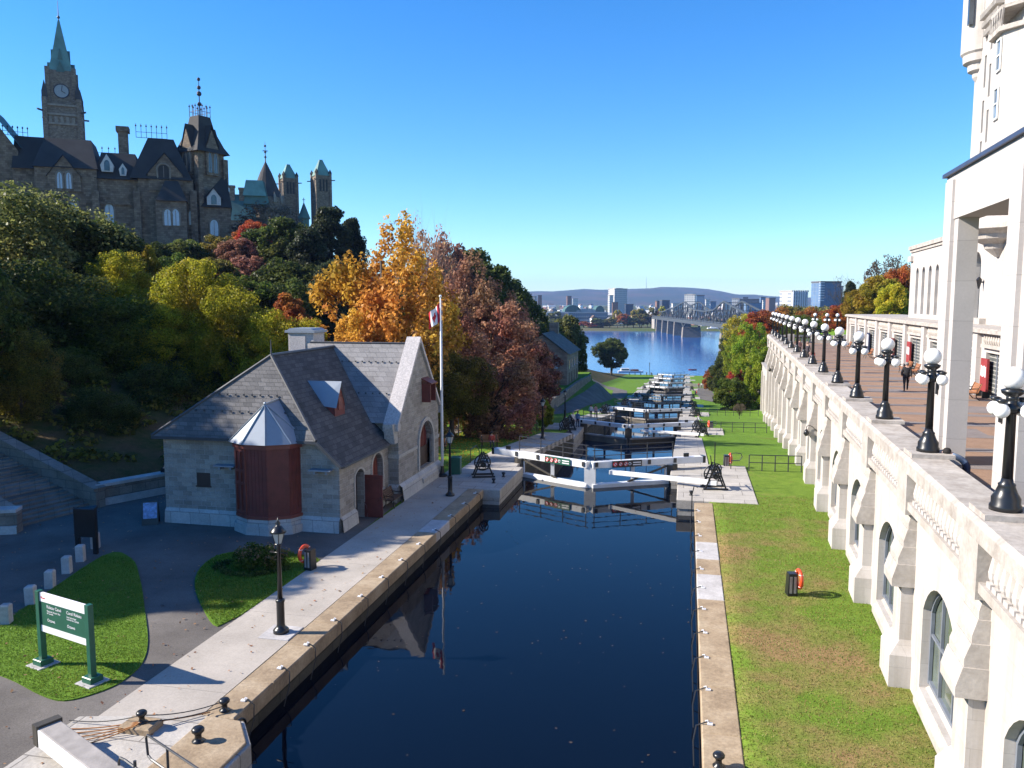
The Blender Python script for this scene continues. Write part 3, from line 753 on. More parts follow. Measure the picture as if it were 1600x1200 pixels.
for t in (0.30, 0.5):
    za = 4.46+(8.28-4.46)*t; ya_ = 34.15+(36.95-34.15)*t; xa, xb = -25.75+(-20.7+25.75)*t+0.4, -16.95+(-20.7+16.95)*t-0.4
    n = int((xb-xa)/0.45)
    for i in range(n): x = xa+(xb-xa)*i/n; b.box((x,ya_-0.08,za),(x+0.06,ya_-0.01,za+0.09))
for t in (0.35,0.75):
    for i in range(9): x = -19.8+0.42*i; y_ = 40.55+3.95*t; z = 4.4+(8.55-4.4)*t; b.box((x,y_-0.1,z),(x+0.06,y_-0.02,z+0.08))
b.build('snow_guards', M['lead'], H)
# bay: half octagon projecting from the front
bc = (-19.65, 34.6)
def oct_(r, n=8): return [(bc[0]+r*math.cos(math.pi+math.pi*i/n*1.0), bc[1]+r*0.98*math.sin(math.pi+math.pi*i/n)) for i in range(n+1)]
def bay_pts(r): 
    return [(bc[0]+r*math.cos(a), bc[1]+0.15+r*0.82*math.sin(a)) for a in [math.pi+math.pi*(i+0.0)/5 for i in range(6)]]
p0 = bay_pts(1.72)
b = MB(); b.prism([(p[0],p[1]) for p in p0], 'z', 0.75, 4.3); bay = b.build('bay_window', M['red_wood'], H)
b = MB(); b.prism(bay_pts(1.86), 'z', 4.12, 4.36); b.build('bay_cornice', M['red_bright'], bay); b = MB(); b.prism(bay_pts(1.80), 'z', 0.75, 0.9); b.build('bay_sill', M['red_bright'], bay)
def faceboards(i0, i1, zz):
    p, q = Vector((*p0[i0],0)), Vector((*p0[i0+1],0)); d = (q-p); L = d.length; d.normalize(); n_ = Vector((d.y,-d.x,0))
    bb = MB()
    def fb(a, c, za, zb, t):
        s, e_ = p+d*(L*a), p+d*(L*c)
        bb.add([s+Vector((0,0,za)), e_+Vector((0,0,za)), e_+Vector((0,0,zb)), s+Vector((0,0,zb)), s+n_*t+Vector((0,0,za)), e_+n_*t+Vector((0,0,za)), e_+n_*t+Vector((0,0,zb)), s+n_*t+Vector((0,0,zb))],
               [(0,1,2,3),(7,6,5,4),(0,4,5,1),(1,5,6,2),(2,6,7,3),(3,7,4,0)])
    return bb, fb
for i in range(5):
    bb, fb = faceboards(i, i+1, 0)
    if i in (1,):
        for a in (0.02,0.44,0.86): fb(a, a+0.12, 0.95, 4.05, 0.07)
        for z in (0.95,2.35,2.95,3.95): fb(0.02, 0.98, z, z+0.14, 0.06)
        bb.build('bay_shutter', M['red_bright'], bay)  # brighter red paints the sunlight on the panel frames
    else:
        for a in np.linspace(0.05,0.92,6): fb(a, a+0.03, 0.95, 4.08, 0.025)
        bb.build('bay_boarding', M['red_bright'] if i == 0 else M['red_wood'], bay)  # leftmost face gets the brighter red, sunlight painted into its colour
b = MB(); b.prism(bay_pts(1.90), 'z', 0.0, 0.42); b.prism(bay_pts(1.78), 'z', 0.42, 0.75); b.build('bay_plinth', M['base_course'], H)
rp = bay_pts(2.02); ap = (bc[0]+0.12, bc[1]-0.45, 6.15)
b = MB(); se = MB()
for i in range(5):
    b.quad((*rp[i],4.36),(*rp[i+1],4.36),ap)
for i in range(6): se.tube([(*rp[i],4.39),(ap[0],ap[1],ap[2]+0.03)],0.035,5)
b.quad((*rp[0],4.36), ap, (ap[0],36.3,6.3), (rp[0][0],34.6,4.5)); b.quad(ap, (*rp[5],4.36), (rp[5][0],34.6,4.5), (ap[0],36.3,6.3))
se.tube([(ap[0],ap[1],6.18),(ap[0],36.3,6.33)],0.045,5); se.ball((ap[0],ap[1],6.2),0.08,8)
br = b.build('bay_roof', M['zinc'], H); se.build('roof_seam', M['zinc_seam'], br)
# ---------------------------------------------------------------- hotel terrace (its own axes: u along it, v towards the hotel)
HA = R(2.87)
HT = Matrix.Translation((4.87,0,0)) @ Matrix(((math.cos(HA), math.sin(HA), 0, 0), (-math.sin(HA), math.cos(HA), 0, 0), (0,0,1,0), (0,0,0,1)))
# local axes: x = v (to the right), y = u (along)
def hw(u, v, z): return HT @ Vector((v, u, z))
BAY, U0 = 6.65, 17.75
PU = [U0 + BAY*i for i in range(-2, 15)]         # buttress / lamp stations
UE = PU[-1] + 1.6
FZ, PZ = 5.6, 6.66
def gh(u): return g(hw(u, 0, 0).y)
TW = empty('terrace_wall', hw(U0, 0.4, 0), label='long cream limestone terrace wall with buttresses and arched windows', cat='retaining wall')
TW_ROT = None
WV = 0.38
WIN_W, WIN_SPR, WIN_RISE = 3.3, 2.75, 1.0
wall, coping, ledge = MB(HT), MB(HT), MB(HT)
for i in range(len(PU)):
    ua = PU[i]; uc = ua + BAY/2; zb = min(gh(ua), gh(ua+BAY)) - 1.0
    last = i == len(PU)-1
    ub = ua + (1.6 if last else BAY)
    sill = max(0.55 + gh(uc), -3.6) if gh(uc) > -2.2 else None
    if last or uc < 8: 
        wall.box((WV, ua, zb), (WV+0.7, ub, 6.2))
    else:
        deep = 0.45; w = WIN_W; ul, ur = uc-w/2, uc+w/2
        sl = 0.55 + max(gh(uc), -1.6)
        wall.box((WV,ua,zb),(WV+deep,ul,6.2)); wall.box((WV,ur,zb),(WV+deep,ub,6.2)); wall.box((WV,ul,zb),(WV+deep,ur,sl))
        pts = [(uc+p, z) for p, z in arch_pts(w, WIN_SPR, 12, WIN_RISE)]
        for k in range(len(pts)-1):
            p, q = pts[k], pts[k+1]
            wall.add([(WV,*p),(WV,*q),(WV,q[0],6.2),(WV,p[0],6.2),(WV+deep,*p),(WV+deep,*q),(WV+deep,q[0],6.2),(WV+deep,p[0],6.2)], [(3,2,1,0),(4,5,6,7),(1,5,4,0),(2,6,7,3)])
        # sill
        sb = MB(HT); sb.prism([(WV-0.12,sl-0.22),(WV-0.12,sl-0.45),(WV+0.05,sl-0.45),(WV+0.42,sl-0.1),(WV+0.42,sl+0.2)], 'y', ul-0.05, ur+0.05)
        # window
        gb = MB(HT); gb.add([(WV+0.30,ur,sl+0.15)]+[(WV+0.30,a,z) for a, z in pts]+[(WV+0.30,ul,sl+0.15)], [tuple(range(len(pts)+2))])
        win = gb.build('window', M['glass_green'], TW)
        fb = MB(HT)
        fb.tube([(WV+0.24,ur-0.05,sl+0.15)]+[(WV+0.24,uc+(a-uc)*0.97,z-0.04) for a, z in pts]+[(WV+0.24,ul+0.05,sl+0.15)],0.06,4)
        for t in (-0.3, 0.3): fb.box((WV+0.22,uc+t*w/1.55-0.035,sl+0.15),(WV+0.29,uc+t*w/1.55+0.035,WIN_SPR+0.7))
        fb.box((WV+0.215,ul,2.05),(WV+0.285,ur,2.12)); fb.box((WV+0.21,ul,sl+0.15),(WV+0.30,ur,sl+0.25))
        fb.build('window_frame', M['mullion'], win)
        sb.build('window_sill', M['hotel_trim'], win)
    if not last:
        # balustrade bay: dark recess, balusters, bottom rail
        l0, l1 = ua+0.72, ua+BAY-0.72
        lb = MB(HT); lb.prism([(WV-0.30,5.42),(WV-0.30,5.20),(WV+0.05,5.12),(WV+0.05,5.42)], 'y', l0-0.15, l1+0.15); lb.build('ledge', M['hotel_trim'], TW)
        bb = MB(HT)
        n = 15
        near = ua < 60
        for k in range(n):
            u = l0 + 0.22 + (l1-l0-0.44)*k/(n-1)
            bb.box((WV-0.22,u-0.12,5.42),(WV+0.02,u+0.12,5.52))
            if near: bb.lathe([(0.075,5.52),(0.12,5.62),(0.135,5.74),(0.10,5.92),(0.065,6.10),(0.08,6.18),(0.11,6.22)], (WV-0.1,u,0), 8)
            else: bb.lathe([(0.08,5.52),(0.13,5.72),(0.07,6.08),(0.10,6.22)], (WV-0.1,u,0), 6)
        bb.build('balustrade', M['hotel'], TW)
    # pier under each lamp
    pb = MB(HT); pb.box((0.03,ua-0.62,5.05),(WV+0.1,ua+0.62,6.24)); pb.build('pier', M['hotel_trim'], TW)
    # buttress
    zg = gh(ua) - 0.4
    zp = gh(ua) + 0.95
    bt = MB(HT)
    bt.box((WV-0.32,ua-0.5,zg),(WV+0.05,ua+0.5,3.0))
    bt.box((WV-0.58,ua-0.68,zg),(WV+0.05,ua+0.68,zp)); 
    bt.add([(WV-0.58,ua-0.68,zp),(WV-0.58,ua+0.68,zp),(WV-0.3,ua+0.5,zp+0.42),(WV-0.3,ua-0.5,zp+0.42),(WV+0.05,ua-0.68,zp),(WV+0.05,ua+0.68,zp),(WV+0.05,ua+0.5,zp+0.42),(WV+0.05,ua-0.5,zp+0.42)], [(0,1,2,3),(0,3,7,4),(1,5,6,2)])
    bo = bt.build('buttress', M['hotel'], TW)
    wt = MB(HT)
    # stepped weathering: five overlapping sloped stones
    zs = [2.95, 3.55, 4.05, 4.55, 5.05, 5.5]; dp = [0.60, 0.46, 0.33, 0.22, 0.12, 0.03]
    for k in range(5):
        x0, x1 = WV-dp[k], WV-dp[k+1]-0.02
        hw_ = 0.60 - 0.035*k
        wt.prism([(x0,zs[k]),(WV+0.05,zs[k]),(WV+0.05,zs[k+1]+0.05),(x1,zs[k+1]+0.05),(x0,zs[k]+0.22)], 'y', ua-hw_, ua+hw_)
    wt.build('weathering', M['hotel_trim'], bo)
wall.box((WV+0.0, PU[0]-BAY, -1.0), (WV+0.7, PU[0], 6.2))
wall.build('wall', M['hotel'], TW)
for i in range(len(PU)):
    a, c = PU[i]-BAY/2, PU[i]+BAY/2 if i < len(PU)-1 else UE
    coping.prism([(0.0,6.24),(1.16,6.24),(1.16,6.58),(1.08,6.66),(0.10,6.66),(0.0,6.56)], 'y', a+0.006, c-0.006)
coping.box((0.05, PU[0]-BAY, 6.24), (1.1, PU[0]-BAY/2-0.01, 6.6))
coping.build('coping', M['hotel_top'], TW)
b = MB(HT); b.box((0.9, PU[0]-BAY, FZ-0.3), (1.08, UE, 6.24)); b.build('inner_parapet', M['hotel_trim'], TW)
for u in PU[1:]:
    b = MB(HT); b.box((0.14,u-0.55,6.662),(1.24,u+0.55,6.78)); b.build('lamp_plinth', M['hotel_top'], TW)
# gooseneck wall lamps and small fittings on the wall face
for n_, (u, z) in enumerate(((U0+BAY*5.0,3.3),(U0+BAY*12.0,3.3))):
    e = empty('wall_lamp', hw(u, 0.0, z), label='black gooseneck lamp on the terrace wall, ' + ('the nearer one' if n_ == 0 else 'the far one'), cat='wall lamp', group='gooseneck lamps on the terrace wall')
    b = MB(HT); b.tube([(WV,u-0.75,z-0.05),(WV-0.3,u-0.75,z+0.25),(WV-0.5,u-0.72,z+0.33),(WV-0.62,u-0.7,z+0.2),(WV-0.62,u-0.7,z)],0.022,6); b.build('bracket', M['iron'], e)
    b = MB(HT); b.lathe([(0.05,0.06),(0.12,-0.06),(0.16,-0.2),(0.10,-0.3),(0.03,-0.36)][::-1],(WV-0.62,u-0.7,z),12); b.build('lamp_shade', M['iron'], e, smooth=True)
# promenade deck
b = MB(HT); b.box((1.08,PU[0]-BAY,FZ-0.4),(9.3,UE,FZ)); b.build('promenade', M['pavers'], kind='structure')
b = MB(HT)
u = 5.0
while u < UE-2:
    b.quad((1.09,u,FZ+0.006),(9.2,u,FZ+0.006),(9.2,u+0.8,FZ+0.006),(1.09,u+0.8,FZ+0.006)); u += 3.325
for u, v, w_, l_ in ((35,3.2,2.2,2.4),(43,6.2,2.4,2.0),(26,5.6,2.4,1.7),(52,3.5,2.0,1.6),(60,6.0,2.4,1.8),(33,7.2,1.8,1.8)):
    b.quad((v,u,FZ+0.0065),(v+w_,u,FZ+0.0065),(v+w_,u+l_,FZ+0.0065),(v,u+l_,FZ+0.0065))
b.build('promenade_bands', M['pavers_grey'], kind='structure')
# lower retaining wall continuing beyond the terrace
b = MB(HT); u1 = UE+38
b.prism([(UE+0.01,-12),(u1,-14),(u1,0.3),(UE+0.01,0.9)], 'x', 0.75, 1.4); rw = b.build('lower_wall', M['hotel'], label='lower plain cream wall running on beyond the terrace end', cat='retaining wall')
b = MB(HT)
for k in range(5): b.box((0.5,UE+3+8*k,-13),(0.75,UE+4+8*k,-0.6))
b.build('buttress', M['hotel'], rw)
b = MB(HT); b.prism([(UE+0.01,0.9),(u1,0.3),(u1,0.5),(UE+0.01,1.1)],'x',0.6,1.5); b.build('coping', M['hotel_top'], rw)
# end balustrade across the promenade
EB = empty('end_balustrade', hw(UE, 5, FZ), label='cream stone balustrade closing the far end of the promenade', cat='balustrade')
b = MB(HT); b.box((1.2,UE-0.5,6.4),(16,UE+0.1,6.62)); b.box((1.2,UE-0.45,FZ),(16,UE+0.05,5.8)); b.build('rail', M['hotel_top'], EB)
b = MB(HT)
for k in range(44): b.lathe([(0.1,5.8),(0.15,6.0),(0.08,6.3),(0.1,6.4)],(1.5+k*0.33,UE-0.2,0),6)
b.build('balusters', M['hotel'], EB)
b = MB(HT)
for v in (3.0,6.5,10,13.5): b.box((v-0.45,UE-0.6,FZ),(v+0.45,UE+0.2,6.75))
b.build('pier', M['hotel_trim'], EB)
MB(HT).box((1.0,UE,-12),(40,UE+14,FZ-0.02)).build('terrace_garden', M['grass'], kind='structure')

# ---------------------------------------------------------------- three-globe lamps
def make_globe_lamp():
    e = empty('globe_lamp', (0,0,0))
    b = MB(); b.lathe([(0.30,0),(0.30,0.10),(0.27,0.14),(0.27,0.26),(0.21,0.36),(0.155,0.50),(0.165,0.54),(0.12,0.58),(0.105,0.66)],n=18); b.build('base', M['iron'], e, smooth=True)
    b = MB(); b.lathe([(0.105,0.64),(0.088,2.22),(0.115,2.26),(0.115,2.32),(0.07,2.38)],n=14); b.build('post', M['iron'], e, smooth=True)
    b = MB(); b.lathe([(0.07,1.98),(0.17,2.02),(0.19,2.12),(0.12,2.2),(0.10,2.32),(0.20,2.40),(0.22,2.46),(0.12,2.50)],n=14)
    for k in range(4):
        a = math.pi/4 + k*math.pi/2; c, s = math.cos(a), math.sin(a)
        b.tube([(0.06*c,0.06*s,2.1),(0.22*c,0.22*s,2.06),(0.33*c,0.33*s,2.14),(0.335*c,0.335*s,2.24)],[0.04,0.035,0.035,0.05],6)
        b.lathe([(0.05,2.2),(0.12,2.27),(0.05,2.3)],(0.335*c,0.335*s,0),10)
    b.build('bracket', M['iron'], e, smooth=True)
    MB().ball((0,0,2.70),0.232,14).build('globe', M['globe'], e, smooth=True)
    for k in range(4):
        a = math.pi/4 + k*math.pi/2
        MB().ball((0.335*math.cos(a),0.335*math.sin(a),2.06),0.152,12).build('globe', M['globe'], e, smooth=True)
    return e
GL = make_globe_lamp()
for i, u in enumerate(PU[2:]):
    o = GL if i == 0 else dup(GL, (0,0,0))
    o.location = hw(u, 0.66, 6.78); o.rotation_euler = (0,0,-HA+R(random.uniform(-7,7)))
    tag(o, ('%s globe lamp along the terrace parapet, counting from the near end' % ORD[i]), 'street lamp', 'globe lamps along the terrace parapet')
for i, (v, u) in enumerate(((6.2,UE+2),(7.4,UE-1),(8.6,UE-1.5),(9.6,UE-7),(12.2,UE-3))):
    o = dup(GL, hw(u, v, FZ+1.0 if i < 3 else FZ+0.6), 0, '%s from the left of the globe lamps at the far end of the promenade' % ORD[i].capitalize(), 'globe lamps at the far end of the promenade')
b = MB(HT)
for u, v in ((UE+2,6.2),(UE-1,7.4),(UE-1.5,8.6)): b.box((v-0.4,u-0.4,FZ-0.1),(v+0.4,u+0.4,FZ+1.0))
for u, v in ((UE-7,9.6),(UE-3,12.2)): b.box((v-0.4,u-0.4,FZ-0.1),(v+0.4,u+0.4,FZ+0.6))
b.build('lamp_plinth', M['hotel_trim'], EB)

# ---------------------------------------------------------------- arcade of shops on the promenade
AV, AZ = 9.3, 9.45
AR = empty('arcade', hw(70, AV, FZ), label='low cream shop arcade with louvred bays along the promenade', cat='arcade building')
au0, au1 = 65-BAY*7, 65+BAY*6.2
b = MB(HT); pil, led, slab = MB(HT), MB(HT), MB(HT)
k = 0; u = au0
while u < au1-0.1:
    ue = min(u+BAY, au1)
    b.box((AV+0.35,u,FZ-0.4),(AV+1.2,ue,AZ-0.05))
    o0, o1 = u+1.35, u+BAY-1.0
    if o1 < au1:
        b.box((AV,u,FZ-0.4),(AV+0.35,o0,AZ-0.05)); b.box((AV,o1,FZ-0.4),(AV+0.35,ue,AZ-0.05)); b.box((AV,o0,8.15),(AV+0.35,o1,AZ-0.05))
        s = MB(HT); s.box((AV+0.2,o0,FZ),(AV+0.34,o1,8.15)); sh = s.build('louvred_bay', M['louvre'], AR)
        for t in (0.33,0.66):
            MB(HT).box((AV+0.15,o0+(o1-o0)*t-0.05,FZ),(AV+0.2,o0+(o1-o0)*t+0.05,8.15)).build('post', M['mullion'], sh)
        led.box((AV-0.22,o0-0.2,8.42),(AV,o1+0.35,8.62)); 
        # recessed panel in the parapet
        slab.box((AV-0.04,o0-0.15,8.62),(AV,o1+0.3,8.7)); 
        bz = MB(HT)
        for q in range(11): bz.lathe([(0.09,8.66),(0.14,8.85),(0.07,9.1),(0.1,9.2)],(AV-0.08,o0+0.1+(o1-o0-0.1)*q/10,0),6)
        bz.build('parapet_baluster_panel', M['hotel_trim'], AR)
    MB(HT).box((AV-0.25,u-0.05,FZ),(AV,u+0.85,AZ-0.06)).build('pilaster', M['hotel_smooth'], AR)
    u += BAY; k += 1
b.build('wall', M['hotel'], AR); led.build('ledge', M['hotel_trim'], AR); slab.build('panel_border', M['hotel_trim'], AR)
b = MB(HT); b.box((AV-0.42,au0,AZ-0.2),(AV+1.3,au1+0.15,AZ)); b.box((AV-0.3,au0,AZ),(AV+6,au1,AZ+0.06)); b.box((AV+1.2,au0,FZ-0.4),(AV+6,au1,AZ-0.2)); b.build('roof', M['hotel_top'], AR)
# show cards / posters standing in the bays
def poster(u, kind, label):
    c = hw(u, AV-0.25, FZ)
    e = empty('poster_stand', c, -HA, label=label, cat='poster')
    mats = {'red': M['poster_red'], 'navy': M['navy'], 'white': M['white_paint'], 'maroon': M['red_wood']}
    b = MB(HT); b.box((AV-0.14,u-0.6,FZ+0.35),(AV-0.02,u+0.6,FZ+2.2)); b.build('panel', mats[kind], e)
    b = MB(HT)
    if kind == 'red':
        for j, (a, z) in enumerate(((-0.45,1.5),(-0.2,1.55),(0.05,1.5),(0.3,1.55))): b.box((AV-0.16,u+a,FZ+z-0.35),(AV-0.14,u+a+0.14,FZ+z+0.25))
    elif kind == 'navy': b.box((AV-0.16,u-0.4,FZ+0.8),(AV-0.14,u+0.4,FZ+2.0))
    elif kind == 'maroon': b.box((AV-0.16,u-0.3,FZ+0.7),(AV-0.14,u+0.45,FZ+1.8))
    else: b.box((AV-0.16,u-0.6,FZ+0.5),(AV-0.14,u+0.6,FZ+0.9))
    b.build('card', M['white_paint'] if kind != 'white' else M['blue_paint'], e)
    b = MB(HT); b.box((AV-0.3,u-0.58,FZ),(AV+0.1,u-0.5,FZ+0.36)); b.build('foot', M['iron'], e); b = MB(HT); b.box((AV-0.3,u+0.5,FZ),(AV+0.1,u+0.58,FZ+0.36)); b.build('foot', M['iron'], e)
poster(70.6,'red','red poster board with pale marks in an arcade bay, left of the portico')
poster(77.4,'maroon','maroon poster board with a white card in an arcade bay')
poster(90.5,'navy','navy poster board with a pale sheet in a far arcade bay')
poster(97.0,'navy','navy poster board in the arcade bay farthest from the portico')
poster(57.5,'navy','dark navy board with a white sheet seen between the portico pillars')
poster(50.5,'red','red poster board with white panels seen between the portico pillars, by the nearer one')
# benches
def make_bench(mat):
    e = empty('bench', (0,0,0))
    b = MB()
    for k in range(5): b.box((-0.75,-0.25+k*0.1,0.42),(0.75,-0.17+k*0.1,0.46))
    b.build('seat', mat, e)
    b = MB()
    for k in range(5):
        y = 0.27+k*0.035; z = 0.5+k*0.095; b.beam((-0.75,y,z),(0.75,y,z),0.03,0.08)
    b.build('backrest', mat, e)
    for x in (-0.6,0.6):
        b = MB(); b.tube([(x,-0.28,0),(x,-0.22,0.2),(x,-0.24,0.4),(x,0.2,0.41),(x,0.44,0.95)],0.03,6); b.tube([(x,0.38,0),(x,0.2,0.2),(x,0.2,0.41)],0.03,6); b.tube([(x,-0.22,0.42),(x,-0.25,0.62),(x,0.3,0.66)],0.025,6); b.build('leg', M['iron'], e)
    return e
BN = make_bench(M['bench_wood'])
for i, (u, v, dr) in enumerate(((49.0,8.1,0),(63.5,8.1,0),(66.2,8.1,0),(73.5,8.1,0),(76.5,8.15,0),(83.2,8.1,0),(90.5,8.1,0),(97.5,8.1,0))):
    o = BN if i == 0 else dup(BN, (0,0,0))
    o.location = hw(u, v, FZ); o.rotation_euler = (0,0,R(-90)-HA)
    tag(o, 'orange brown slatted bench by the shop arcade, %s' % ('seen between the portico pillars' if i == 0 else ORD[i-1]+' beyond the portico'), 'bench', 'slatted benches along the arcade')

# ---------------------------------------------------------------- portico frame of tall square pillars
PO = empty('portico', hw(26, 3, FZ), label='tall square cream portico of pillars and beam over the promenade', cat='portico')
for u in (29.55, 22.9, 16.25):
    b = MB(HT); b.box((2.18,u-0.75,FZ),(2.78,u+0.35,13.72)); b.box((2.06,u-0.30,FZ),(2.18,u+0.62,15.0)); b.box((2.12,u+0.35,FZ),(2.78,u+0.75,13.72)); b.build('pillar', M['hotel_smooth'], PO)
    b = MB(HT); b.box((7.2,u-0.75,FZ),(7.9,u+0.5,13.72)); b.build('pillar', M['hotel_smooth'], PO)
b = MB(HT); b.box((2.14,10,13.72),(2.9,30.35,15.2)); b.box((2.9,10,13.9),(10.5,30.35,15.1)); b.build('beam', M['hotel_smooth'], PO)
b = MB(HT); b.box((2.02,10,15.2),(10.6,30.5,15.32)); b.build('roof_edge', M['copper_dark'], PO)
for u, z in ((23.05,8.15),(29.75,8.15)):
    b = MB(HT); b.torus((2.05,u-0.05,z),0.13,0.03,'x',14,6); b.box((1.99,u-0.12,z-0.28),(2.06,u+0.02,z+0.3)); b.build('iron_bracket', M['iron'], PO)

# ---------------------------------------------------------------- hotel blocks and tower
HB = empty('hotel_wing', hw(72, 12, 9), label='cream hotel wing with tall narrow arched windows behind the arcade', cat='hotel wing')
VW = 12.0
b = MB(HT)
def wall_ops(b, V, ua, ub, za, zb, ops, deep=0.5):
    us = sorted({ua, ub} | {x for o in ops for x in (o[0], o[1])})
    for a, c in zip(us[:-1], us[1:]):
        here = sorted([o for o in ops if abs(o[0]-a) < 1e-6 and abs(o[1]-c) < 1e-6], key=lambda o: o[2])
        if not here: b.box((V,a,za),(V+deep,c,zb)); continue
        z = za
        for _, _, z0, z1, rise in here:
            if z0 > z: b.box((V,a,z),(V+deep,c,z0))
            if rise:
                pts = [((a+c)/2+p, zz) for p, zz in arch_pts(c-a, z1-rise, 8, rise)]
                zt = z1 + 0.02
                for i in range(len(pts)-1):
                    p, q = pts[i], pts[i+1]
                    b.add([(V,*p),(V,*q),(V,q[0],zt),(V,p[0],zt),(V+deep,*p),(V+deep,*q),(V+deep,q[0],zt),(V+deep,p[0],zt)], [(3,2,1,0),(4,5,6,7),(1,5,4,0)])
                z = zt
            else: z = z1
        if z < zb: b.box((V,a,z),(V+deep,c,zb))
ops = []
for u in (82.6,80.1,77.6,75.1): ops.append((u-0.55,u+0.55,9.9,14.2,0.5))
wall_ops(b, VW, 66.0, 85.6, 5, 16.0, ops, 0.7)
b.box((VW+0.7,66,5),(VW+12,85.6,15.9)); b.box((VW-0.25,84.6,14.9),(VW,85.9,15.4))
b.build('wall', M['hotel'], HB)
b = MB(HT); b.box((VW-0.25,66,16.0),(VW+0.9,85.8,16.35)); b.box((VW-0.12,66,15.75),(VW,85.7,16.0)); b.build('cornice', M['hotel_top'], HB)
for o in ops:
    b = MB(HT); b.box((VW+0.45,o[0]-0.1,9.9),(VW+0.5,o[1]+0.1,14.2)); w = b.build('window', M['glass'], HB)
    b = MB(HT); b.box((VW+0.3,o[0],11.0),(VW+0.44,o[1],11.35)); b.box((VW+0.3,o[0],12.9),(VW+0.44,o[1],13.1)); b.build('spandrel', M['hotel_trim'], w)
HC = empty('hotel_pavilion', hw(58, 12, 9), label='cream hotel pavilion with one arched window, seen through the portico', cat='hotel pavilion')
b = MB(HT); wall_ops(b, VW-0.3, 30, 65.9, 5, 15.6, [(61.6,63.7,9.9,14.5,1.0),(52,54.1,9.9,14.5,1.0),(43,45.1,9.9,14.5,1.0)], 0.7); b.box((VW+0.4,30,5),(VW+12,65.9,15.5)); b.build('wall', M['hotel'], HC)
for u in (62.65,53.05,44.05):
    b = MB(HT); b.box((VW+0.2,u-1.15,9.9),(VW+0.25,u+1.15,14.5)); w = b.build('window', M['glass'], HC)
    b = MB(HT); b.box((VW+0.1,u-0.05,9.9),(VW+0.19,u+0.05,14.5)); b.box((VW+0.1,u-1.05,12.3),(VW+0.18,u+1.05,12.45)); b.build('window_bars', M['hotel_trim'], w)
    for s in (-1.9,1.9):
        b = MB(HT); b.box((VW-0.7,u+s-0.9,8.9),(VW-0.3,u+s+0.9,9.9)); b.build('window_plinth', M['hotel_trim'], HC)
        b = MB(HT); b.box((VW-0.62,u+s-0.05,12.3),(VW-0.3,u+s+0.05,12.4)); b.lathe([(0.06,-0.3),(0.17,0.25),(0.2,0.3),(0.06,0.5)],(VW-0.6,u+s,12.2),6); b.build('wall_lantern', M['iron'], HC)
b = MB(HT); b.box((VW-0.75,30,15.6),(VW+0.9,66.1,15.95)); b.lathe([(0.3,13.9),(0.9,14.4),(1.0,14.7),(1.7,15.0),(1.8,15.3),(2.4,15.6)],(VW-0.2,58,0),16); b.build('cornice', M['hotel_trim'], HC)
b = MB(HT); b.box((VW-0.5,64.2,15.95),(VW-0.3,64.4,17.0)); b.lathe([(0.2,16.9),(0.34,17.2),(0.3,17.6),(0.06,17.9)],(VW-0.4,64.3,0),8); b.build('roof_lantern', M['copper_dark'], HC)

TV = 18.0
TO = empty('hotel_tower', hw(80, TV, 10), label='high cream hotel tower with corner turret and bay window', cat='hotel tower')
wo = []
for u in (87.6, 86.0):
    for k, z in enumerate((22.2,26.0,30.2,34.5,38.8,43)): wo.append((u-0.3,u+0.3,z+(1.2 if u > 87 else 0),z+3.0+(1.2 if u > 87 else 0),0))
b = MB(HT); wall_ops(b, TV, 40, 91, 5, 52, wo, 0.5); b.box((TV+0.5,40,5),(TV+20,91,52)); b.build('wall', M['hotel'], TO)
for o in wo:
    b = MB(HT); b.box((TV+0.3,o[0],o[2]),(TV+0.35,o[1],o[3])); b.build('window', M['glass'], TO)
# corner turret on corbels
b = MB(HT); b.lathe([(0.35,32.4),(0.8,33.1),(0.85,33.5),(1.25,33.7),(1.3,34.3),(1.7,34.5),(1.75,35.2),(1.95,35.4),(1.95,47)],(TV+0.5,90.6,0),20); b.box((TV-0.9,90.0,36),(TV-0.4,90.3,36.1)); tu = b.build('turret', M['hotel'], TO)
b = MB(HT); b.box((TV-1.32,89.0,37.8),(TV-0.9,89.5,41.2)); b.box((TV-1.32,89.0,45.0),(TV-0.9,89.5,48)); b.build('window', M['glass'], tu)
b = MB(HT); b.lathe([(2.0,46.6),(2.6,47.2),(2.7,47.6),(0.1,53)],(TV+0.5,90.6,0),20); b.build('turret_roof', M['copper_dark'], tu)
# canted bay with sash windows
by0, by1 = 76.2, 81.8
b = MB(HT); b.prism([(TV,by0),(TV-1.3,by0+1.5),(TV-1.3,by1-1.6),(TV,by1)], 'z', 8, 33.6); bay2 = b.build('bay_window', M['hotel'], TO)
for z in (21.4,26.6,31.0-0.4):
    for (p, q) in (((TV-1.3,by0+1.8),(TV-1.3,by0+2.9)), ((TV-0.35,by1-0.45),(TV-1.0,by1-1.2))):
        p3, q3 = Vector((*p, 0)), Vector((*q, 0)); d = (q3-p3).normalized(); n_ = Vector((-1,0,0)) if abs(d.x) < 0.1 else Vector((-d.y, d.x, 0)).normalized()
        if n_.x > 0: n_ = -n_
        zz = Vector((0,0,z)); t = Vector((0,0,2.6))
        b = MB(HT); b.quad(*(p3+n_*0.06+zz, q3+n_*0.06+zz, q3+n_*0.06+zz+t, p3+n_*0.06+zz+t)); w = b.build('window', M['sash_glass'], bay2)
        b = MB(HT); b.beam(p3+n_*0.1+zz+t*0.5, q3+n_*0.1+zz+t*0.5, 0.08, 0.1); b.beam(p3+n_*0.1+zz, q3+n_*0.1+zz, 0.14, 0.14); b.beam(p3+n_*0.1+zz+t, q3+n_*0.1+zz+t, 0.14, 0.14); b.beam(p3+n_*0.1+zz, p3+n_*0.1+zz+t, 0.12, 0.12); b.beam(q3+n_*0.1+zz, q3+n_*0.1+zz+t, 0.12, 0.12); b.build('window_frame', M['white_frame'], w)
